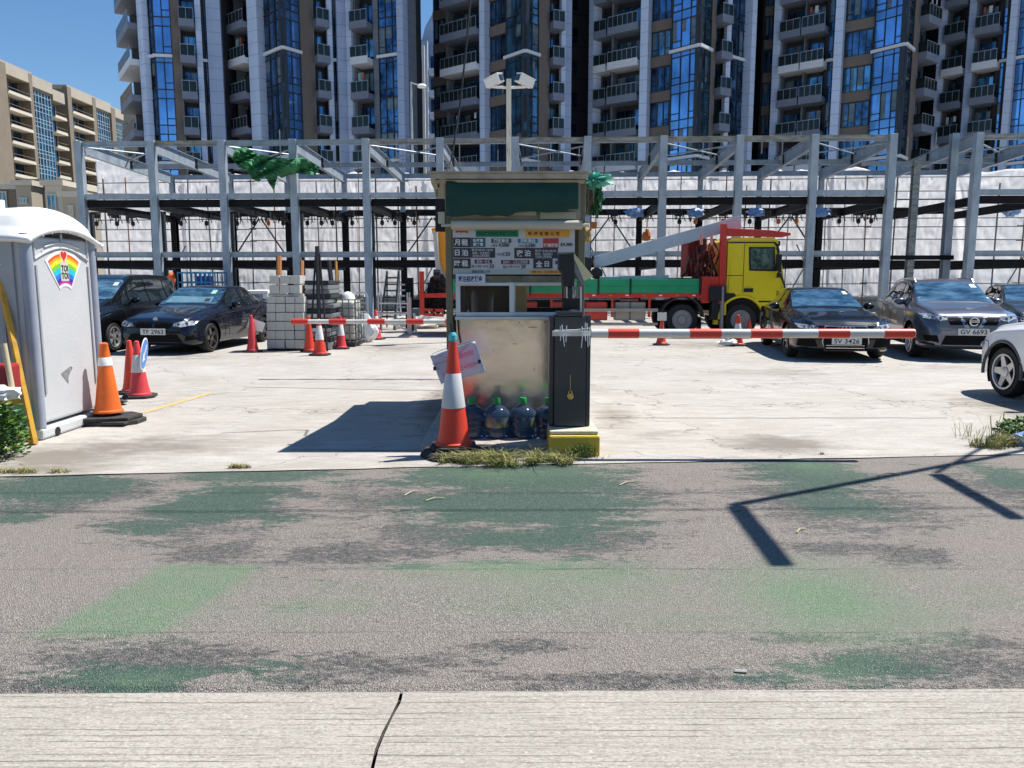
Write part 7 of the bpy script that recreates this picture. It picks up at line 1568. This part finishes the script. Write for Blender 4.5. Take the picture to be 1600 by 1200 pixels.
# domed roof with corrugation over the door side
V = []; Fc = []; nx, ny = 44, 44; ov = .07
for j in range(ny + 1):
    for i in range(nx + 1):
        u = i / nx; v = j / ny; x = X0 - ov + (X1 - X0 + 2 * ov) * u; y = Y0 - ov + (Y1 - Y0 + 2 * ov) * v
        eu = min(u, 1 - u) * 2; ev = min(v, 1 - v) * 2; arch = .12 * math.sin(math.pi * v) ** 1.0 * 1.0
        dome = .26 * (1 - (1 - min(1, eu * 2.2)) ** 2) * (1 - (1 - min(1, ev * 1.9)) ** 2)
        z = ZTt - .035 + arch * (1 - .4 * (1 - abs(2 * u - 1))) + dome * .75
        if u < .68 and .1 < v < .9 and eu > .15: z += .032 * math.tanh(3 * math.sin(v * 40))
        if u > .68 and eu > .12 and ev > .2: z += .05
        V.append((x, y, z))
for j in range(ny):
    for i in range(nx): q = j * (nx + 1) + i; Fc.append((q, q + 1, q + nx + 2, q + nx + 1))
mb = MB(); mb.add(V, Fc); rf = mb.build('roof', roofw, pt, world=True, smooth=True); md = rf.modifiers.new('s', 'SOLIDIFY'); md.thickness = .05; md.offset = -1
mb = MB()
for i in range(9):
    v = (i + .5) / 9; y = Y0 - ov + (Y1 - Y0 + 2 * ov) * v; mb.lathe([(.01, 0), (.01, .006)], 8, (X1 + ov + .001, y, ZTt - .06 + .12 * math.sin(math.pi * v)), 'X')
mb.build('rivets', tgd, rf, world=True)
mb = MB(); mb.tube([(X0 + .3, Y1 - .25, ZTt + .1), (X0 + .3, Y1 - .25, ZTt + .42)], .055, 14); mb.build('vent_pipe', roofw, pt, world=True)
# rainbow logos: arcs of seven colours on the side (and on the door side)
rain = [(.75, .10, .03), (.85, .35, .02), (.85, .72, .03), (.20, .55, .05), (.02, .50, .62), (.02, .18, .62), (.10, .02, .35), (.5, .03, .30)]
def rainbow(M, parent, s_=1.0):
    def sect(r0, r1, a0, a1, off, m_, nm):
        mb = MB(); n = 18; vs_ = []
        for k in range(n + 1):
            a = a0 + (a1 - a0) * k / n; vs_ += [M @ Vector((r0 * math.sin(a), r0 * math.cos(a), off)), M @ Vector((r1 * math.sin(a), r1 * math.cos(a), off))]
        mb.add(vs_, [(2 * k, 2 * k + 1, 2 * k + 3, 2 * k + 2) for k in range(n)]); return mb.build(nm, m_, parent, world=True)
    A_ = .58; r_out = .52; r_in = .12
    r_out = .50; r_in = .20
    bkp = sect(r_in - .035, r_out + .035, -A_ - .07, A_ + .07, .0, white, 'logo_sticker')
    n = len(rain); w_ = [.035, .035, .055, .06, .07, .06, .055, .03]; tot = sum(w_); r = r_out
    for k, c in enumerate(rain):
        d = w_[k] / tot * (r_out - r_in); sect(r - d, r, -A_, A_, .0015, mat('rainbow_%d' % k, c, .4, var=.04), 'rainbow_band'); r -= d
    mb = MB(); hp = []
    for k in range(24):
        a = 2 * math.pi * k / 24; hp.append((.0035 * 16 * math.sin(a) ** 3 * 1.0, .0038 * (13 * math.cos(a) - 5 * math.cos(2 * a) - 2 * math.cos(3 * a) - math.cos(4 * a)) + r_out - .02))
    mb.add([M @ Vector((x * 1.25, (y - r_out + .02) * 1.25 + r_out - .02, .0025)) for x, y in hp], [tuple(range(24))]); mb.build('heart', white, parent, world=True)
    mb = MB(); mb.add([M @ Vector((x, y, .0035)) for x, y in hp], [tuple(range(24))]); mb.build('heart', red, parent, world=True)
    mb = MB(); mb.add([M @ Vector(q) for q in ((-.07, r_in + .02, .0025), (.07, r_in + .02, .0025), (.07, r_in + .22, .0025), (-.07, r_in + .22, .0025))], [(0, 1, 2, 3)]); mb.build('logo_panel', mat('logo_cream', (.6, .58, .5), .5), parent, world=True)
    mb = MB(); text(mb, 'TOI', .085, M @ Matrix.Translation((0, r_in + .15, .0045)), .003, .12); text(mb, 'TOI', .085, M @ Matrix.Translation((0, r_in + .075, .0045)), .003, .12); mb.build('logo_lettering', ink, parent, world=True)
Ms = Matrix.Translation((X1 - .0155, (Y0 + Y1) / 2 + .02, 1.345)) @ Matrix(((0, 0, 1, 0), (1, 0, 0, 0), (0, 1, 0, 0), (0, 0, 0, 1)))
rainbow(Ms, pt); 
Mf = Matrix.Translation(((X0 + X1) / 2, Y0 - .014, 1.30)) @ FACE; rainbow(Mf, pt)
# dent on the side
crm = mat('scuff_grey', (.22, .22, .22), .7, var=.4, scale=30); mb = MB(); mb.prism([(Y0 + .42, .62), (Y0 + .60, .68), (Y0 + .64, .66), (Y0 + .55, .58), (Y0 + .54, .50)], X1 - .0185, X1 - .0175, 'X'); mb.build('scuff', crm, pt, world=True)

# ================================================================ LEFT EDGE BITS
ylw = mat('old_yellow_paint', (.62, .34, .03), .6, c2=(.40, .20, .04), scale=10, thr=(.5, .68))
Yk = 6.35; fr_ = thing('folding_barrier', 'leaning yellow timber frame with a green board at the left edge', 'barrier', (P(40, 690, Yk).x, Yk, .012))
g = G(55, 697); mb = MB(); top_ = P(-8, 400, g.y + .25); mb.bar((g.x, g.y, .02), top_, .045, .05); mb.bar(P(-30, 632, g.y + .1), P(40, 625, g.y + .06), .04, .06); mb.bar((g.x - .02, g.y + .0, .03), P(12, 668, g.y - .02), .03, .035); mb.build('timber_frame', ylw, fr_, world=True, bevel=.004)
mb = MB(); mb.box(P(24, 660, g.y + .1).x, P(44, 660, g.y + .1).x, g.y + .12, g.y + .14, P(30, 690, g.y + .1).z, P(30, 632, g.y + .1).z); mb.build('green_board', mat('mint_board', (.16, .48, .24), .6), fr_, world=True)
mb = MB(); mb.tube([P(22, 624, 6.7), P(6, 537, 6.75)], .024, 10); o = solo(mb, 'wooden_stake', mat('pale_wood', (.52, .44, .28), .7), 'pale round wooden stake standing behind the yellow frame', 'stake', smooth=True)
mb = MB(); mb.box(P(-20, 600, 6.9).x, P(13, 600, 6.9).x, 6.9, 7.1, P(0, 612, 6.9).z, P(0, 570, 6.9).z); solo(mb, 'red_bucket', mat('dull_red', (.30, .02, .025), .5), 'dark red container behind the bush at the left edge', 'container', bevel=.03)
crumple('plastic_bag', mat('bag_white', (.6, .6, .58), .5), (*P(2, 600, 6.6).xy, P(2, 615, 6.6).z), (.12, .1, .06), 'crumpled whitish bag on the bush at the left edge', 'bag', None, 2, 3, .8)

# ================================================================ PLANTS
leafm = [mat('leaf_green', (.045, .12, .018), .55, var=.3, scale=8), mat('leaf_bright', (.11, .22, .025), .5, var=.3, scale=8), mat('leaf_dark', (.018, .055, .012), .6)]
strawm = mat('dry_grass', (.36, .30, .13), .8, var=.3, scale=20); grm = mat('grass_blade', (.13, .20, .035), .6, c2=(.26, .27, .08), scale=6)
def bush(name, label, cat, c, r, n, ls=.06, stems=20, seed=1):
    random.seed(seed); t = thing(name, label, cat, (c[0], c[1], .012)); st_ = MB()
    for k in range(stems):
        a = random.uniform(0, 6.28); q = random.random(); top_ = Vector((c[0] + r[0] * q * math.cos(a), c[1] + r[1] * q * math.sin(a), .02 + r[2] * random.uniform(.5, 1.0) * (1 - .35 * q))); b0_ = Vector((c[0] + r[0] * .5 * q * math.cos(a), c[1] + r[1] * .5 * q * math.sin(a), .0)); st_.tube([b0_, b0_.lerp(top_, .5) + Vector((0, 0, .05)), top_], [.006, .004, .002], 4)
    st_.build('stems', mat('stem_green', (.10, .12, .04), .7), t, world=True)
    mb = MB()
    for k in range(n):
        a = random.uniform(0, 6.28); q = random.random() ** .5; hh = (1 - q ** 2) ** .5; z = .02 + r[2] * (1 - random.random() ** 1.6) * (.35 + .65 * hh)
        lump = 1 + .35 * noise.noise(Vector((a * 1.5, z * 6, seed))); p = Vector((c[0] + r[0] * q * lump * math.cos(a), c[1] + r[1] * q * lump * math.sin(a), z))
        d = Vector((math.cos(a) + random.uniform(-.8, .8), math.sin(a) + random.uniform(-.8, .8), random.uniform(-.3, .9))).normalized(); s_ = d.cross(Vector((random.uniform(-1, 1), random.uniform(-1, 1), 1))).normalized(); l = ls * random.uniform(.5, 1.2); w_ = l * .28
        nn = d.cross(s_) * l * .12
        mb.m = random.choice((0, 0, 1, 1, 2)); mb.add([p, p + d * l * .5 + s_ * w_ + nn, p + d * l, p + d * l * .5 - s_ * w_ + nn], [(0, 1, 2), (0, 2, 3)])
    mb.build('foliage', leafm, t, world=True); return t
c = G(8, 725); bush('leafy_bush', 'leafy green weeds growing at the left edge by the yellow frame', 'bush', (c.x - .33, c.y + .2, 0), (.32, .34, .50), 2400, .06, 40, 3)
c = G(1592, 690); bush('leafy_bush', 'low leafy weeds at the right edge below the white car', 'bush', (c.x + .22, c.y + .02, 0), (.42, .24, .22), 1500, .055, 24, 5)
def grass(name, label, c, rx, ry, n, h, seed, m_=(grm, strawm), spread=1.0):
    random.seed(seed); mb = MB()
    for k in range(n):
        a = random.uniform(0, 6.28); q = random.random() ** .6; x = c[0] + rx * q * math.cos(a); y = c[1] + ry * q * math.sin(a)
        if noise.noise(Vector((x * 5, y * 5, seed))) < -.08 + .1 * random.random(): continue
        d = Vector((random.gauss(0, .8), random.gauss(0, .8), 0)) * spread; hh = h * random.uniform(.35, 1.2) * (1.1 - .5 * q); wv = Vector((-d.y, d.x, 0)); wv = (wv.normalized() if wv.length > 1e-3 else Vector((1, 0, 0))) * random.uniform(.0018, .004)
        p0 = Vector((x, y, .01)); p1 = p0 + d * hh * .35 + Vector((0, 0, hh * .7)); p2 = p0 + d * hh * .95 + Vector((0, 0, hh * random.uniform(.5, 1.05)))
        mb.m = 0 if random.random() < .6 else 1; mb.add([p0 - wv, p0 + wv, p1 + wv * .8, p1 - wv * .8, p2], [(0, 1, 2, 3), (3, 2, 4)])
    o = mb.build(name, list(m_), None); o['kind'] = 'stuff'; o['label'] = label; o['category'] = 'grass'; return o
c = G(790, 727); grass('grass', 'grass and straw growing along the kerb below the booth', (c.x, c.y + .03), .66, .15, 2300, .13, 1, (grm, strawm), 1.5)
c = G(820, 718); grass('grass', 'thin grass between the rubber slab and the yellow plinth', (c.x, c.y + .02), .75, .22, 520, .10, 9, (strawm, grm), 1.9)
c = G(912, 716); grass('grass', 'green grass tuft against the yellow plinth', (c.x, c.y - .02), .13, .05, 420, .15, 2, (grm, grm), .7)
c = G(1555, 690); grass('grass', 'tall wiry grass in front of the white car', (c.x + .05, c.y + .1), .38, .2, 160, .30, 3)
c = G(1590, 700); grass('grass', 'dense grass at the right edge', (c.x, c.y), .45, .16, 1500, .15, 4)
c = G(40, 742); grass('grass', 'dry grass strip along the asphalt edge at left', (c.x, c.y + .04), .45, .05, 700, .05, 5, (strawm, grm))
c = G(370, 734); grass('grass', 'small dry tuft on the asphalt edge', (c.x, c.y + .02), .12, .03, 220, .05, 6, (strawm, grm)); c = G(1272, 712); grass('grass', 'tiny tuft on the right asphalt edge', (c.x, c.y + .01), .1, .03, 160, .04, 7)
c = G(850, 610); g = G(697, 700); grass('grass', 'wiry tuft before the bottles', (G(808, 700).x, G(808, 695).y), .05, .05, 40, .3, 8, (strawm, grm), .3)
c = G(1590, 697); crumple('plastic_bag', bluep, (c.x + .06, c.y, .06), (.12, .1, .07), 'blue and white crumpled bag in the grass at the right edge', 'bag', None, 9, 3, .8)
# twigs and litter on the asphalt
lt = mat('litter_white', (.6, .6, .56), .6); tw_ = mat('twig', (.45, .40, .28), .8)
for k, (a, c_, b_, d_, m_, lab) in enumerate(((1148, 1048, 1167, 1049, lt, 'white cigarette end on the near asphalt'), (665, 782, 694, 778, tw_, 'pale twig on the green patch before the booth'), (632, 774, 652, 767, tw_, 'short pale twig near the large cone'), (968, 758, 990, 752, tw_, 'curved dry straw right of the plinth'), (1370, 742, 1408, 741, tw_, 'long thin straw by the arm shadow'), (1245, 832, 1258, 826, tw_, 'tiny twig inside the lamp shadow'))):
    A = G(a, c_, .012); B = G(b_, d_, .012); mid = (A + B) / 2 + (Vector((0, .02, .008)) if k else Vector()); mb = MB(); mb.tube([A, mid, B], .005 if k else .006, 5); solo(mb, 'twig' if k else 'cigarette_end', m_, lab, 'twig' if k else 'litter')

# ================================================================ WATER BOTTLES
wb_m = mat('bottle_blue', (.30, .50, .85), .08, 0, var=.1, trans=.92, coat=.5, ior=1.3); grcap = mat('cap_green', (.01, .26, .05), .4)
YW = 7.30
def bottle_root(label, x, y):
    t = thing('water_bottle', label, 'water bottle', (x, y, .072), random.uniform(0, 3), 'water bottles lined up under the booth front')
    mb = MB(); prof = [(.06, 0), (.118, .008), (.128, .03), (.124, .045), (.130, .06), (.130, .085), (.123, .10), (.130, .115), (.130, .15), (.123, .165), (.130, .18), (.130, .225), (.120, .255), (.085, .29), (.045, .31), (.033, .32), (.033, .345)]; mb.lathe(prof, 28); mb.build('bottle', wb_m, t, smooth=True)
    mb = MB(); mb.lathe([(.037, .325), (.037, .375), (.030, .385), (.001, .386)], 18); mb.build('cap', grcap, t, smooth=True); mb = MB(); n = 12; mb.lathe([(.1315, .11), (.1318, .112), (.1318, .205), (.1315, .207)], 28); mb.f = [f for k, f in enumerate(mb.f) if len(f) == 4 and (k % 28) < 17]; mb.build('label_wrap', mat('bottle_label', (.05, .10, .16), .4, c2=(.35, .30, .10), scale=12, thr=(.45, .62)), t, smooth=True); return t
r_ = bottle_root('blue water bottle half hidden by the large cone', P(737, 650, YW).x, YW)
for px, lab in ((776, 'blue water bottle with green cap, second from the cone'), (817, 'blue water bottle with green cap behind the wiry tuft'), (857, 'blue water bottle peeping out left of the slate cabinet')):
    copy_tree(r_, (P(px, 650, YW).x, YW, .072), random.uniform(0, 6), lab)
mb = MB(); mb.box(bX(715), bX(868), YW + .15, YW + .35, .075, .22); solo(mb, 'crate', mat('dark_crate', (.06, .03, .025), .6), 'dark low crate behind the water bottles', 'crate')

# ================================================================ LAMP GANTRY just outside the picture, whose shadow lies on the asphalt
def sh3(px, py, h): g = G(px, py); k = h / math.tan(SUN_EL); return Vector((g.x + SUN_AZ[0] / n_ * k, g.y + SUN_AZ[1] / n_ * k, h))
H = 5.2; gm = mat('gantry_grey', (.35, .36, .38), .4, .4); a = sh3(1145, 790, H); b_ = sh3(1598, 706, H); dr_ = (b_ - a).normalized(); foot = b_ + dr_ * 1.6
gt = thing('lamp_gantry', 'tall bracket post standing just beyond the right edge, seen by its shadow', 'post', (foot.x, foot.y, .012))
mb = MB(); mb.tube([(foot.x, foot.y, .012), (foot.x, foot.y, H + .3)], .07, 12); mb.build('post', gm, gt, world=True); mb = MB(); mb.bar(a, foot, .075, .10); mb.build('boom', gm, gt, world=True)
for p, q, w_ in (((1150, 792), (1222, 885), .10), ((1462, 742), (1590, 812), .09)):
    mb = MB(); A = sh3(*p, H); B = sh3(*q, H); mb.bar(A, B, w_, .10); mb.build('bracket_arm', gm, gt, world=True)
mb = MB(); mb.tube([sh3(1462, 740, H), sh3(1550, 693, H)], .025, 8); mb.build('stay', gm, gt, world=True)
for k, (y1_, y2_) in enumerate(((771, 771), (803, 796))):
    A = sh3(-300, y1_, 7.5); B = sh3(1250, y2_, 7.5); d = (B - A); mb = MB(); mb.tube([A, A + d * .5 - Vector((0, 0, .0)), B + d * .5], .011 if k else .006, 6); solo(mb, 'overhead_wire', dblack, ['upper thin overhead wire crossing above the picture', 'thicker overhead wire crossing above the picture'][k], 'wire')

# unseen tree belt added behind the viewpoint to darken reflections in paint and glass
random.seed(77); mb = MB()
for k in range(5200):
    x = random.uniform(-60, 60); z = random.random() ** .8 * (6.5 + 2.2 * noise.noise(Vector((x * .12, 3, 0)))); y = -22 + random.uniform(-2.5, 2.5)
    d = Vector((random.uniform(-1, 1), random.uniform(-1, 1), random.uniform(-1, 1))).normalized(); e = d.cross(Vector((0, 0, 1))).normalized(); l = random.uniform(.5, 1.1); p = Vector((x, y, z)); mb.m = random.choice((0, 0, 1, 2))
    mb.add([p, p + d * l * .5 + e * l * .4, p + d * l, p + d * l * .5 - e * l * .4], [(0, 1, 2, 3)])
mb.box(-60, 60, -24.2, -23.8, 0, 4.5)
o = mb.build('added_tree_belt', leafm, None); o['kind'] = 'stuff'; o['label'] = 'unseen belt of leafy trees added behind the viewpoint to darken reflections'; o['category'] = 'wood'
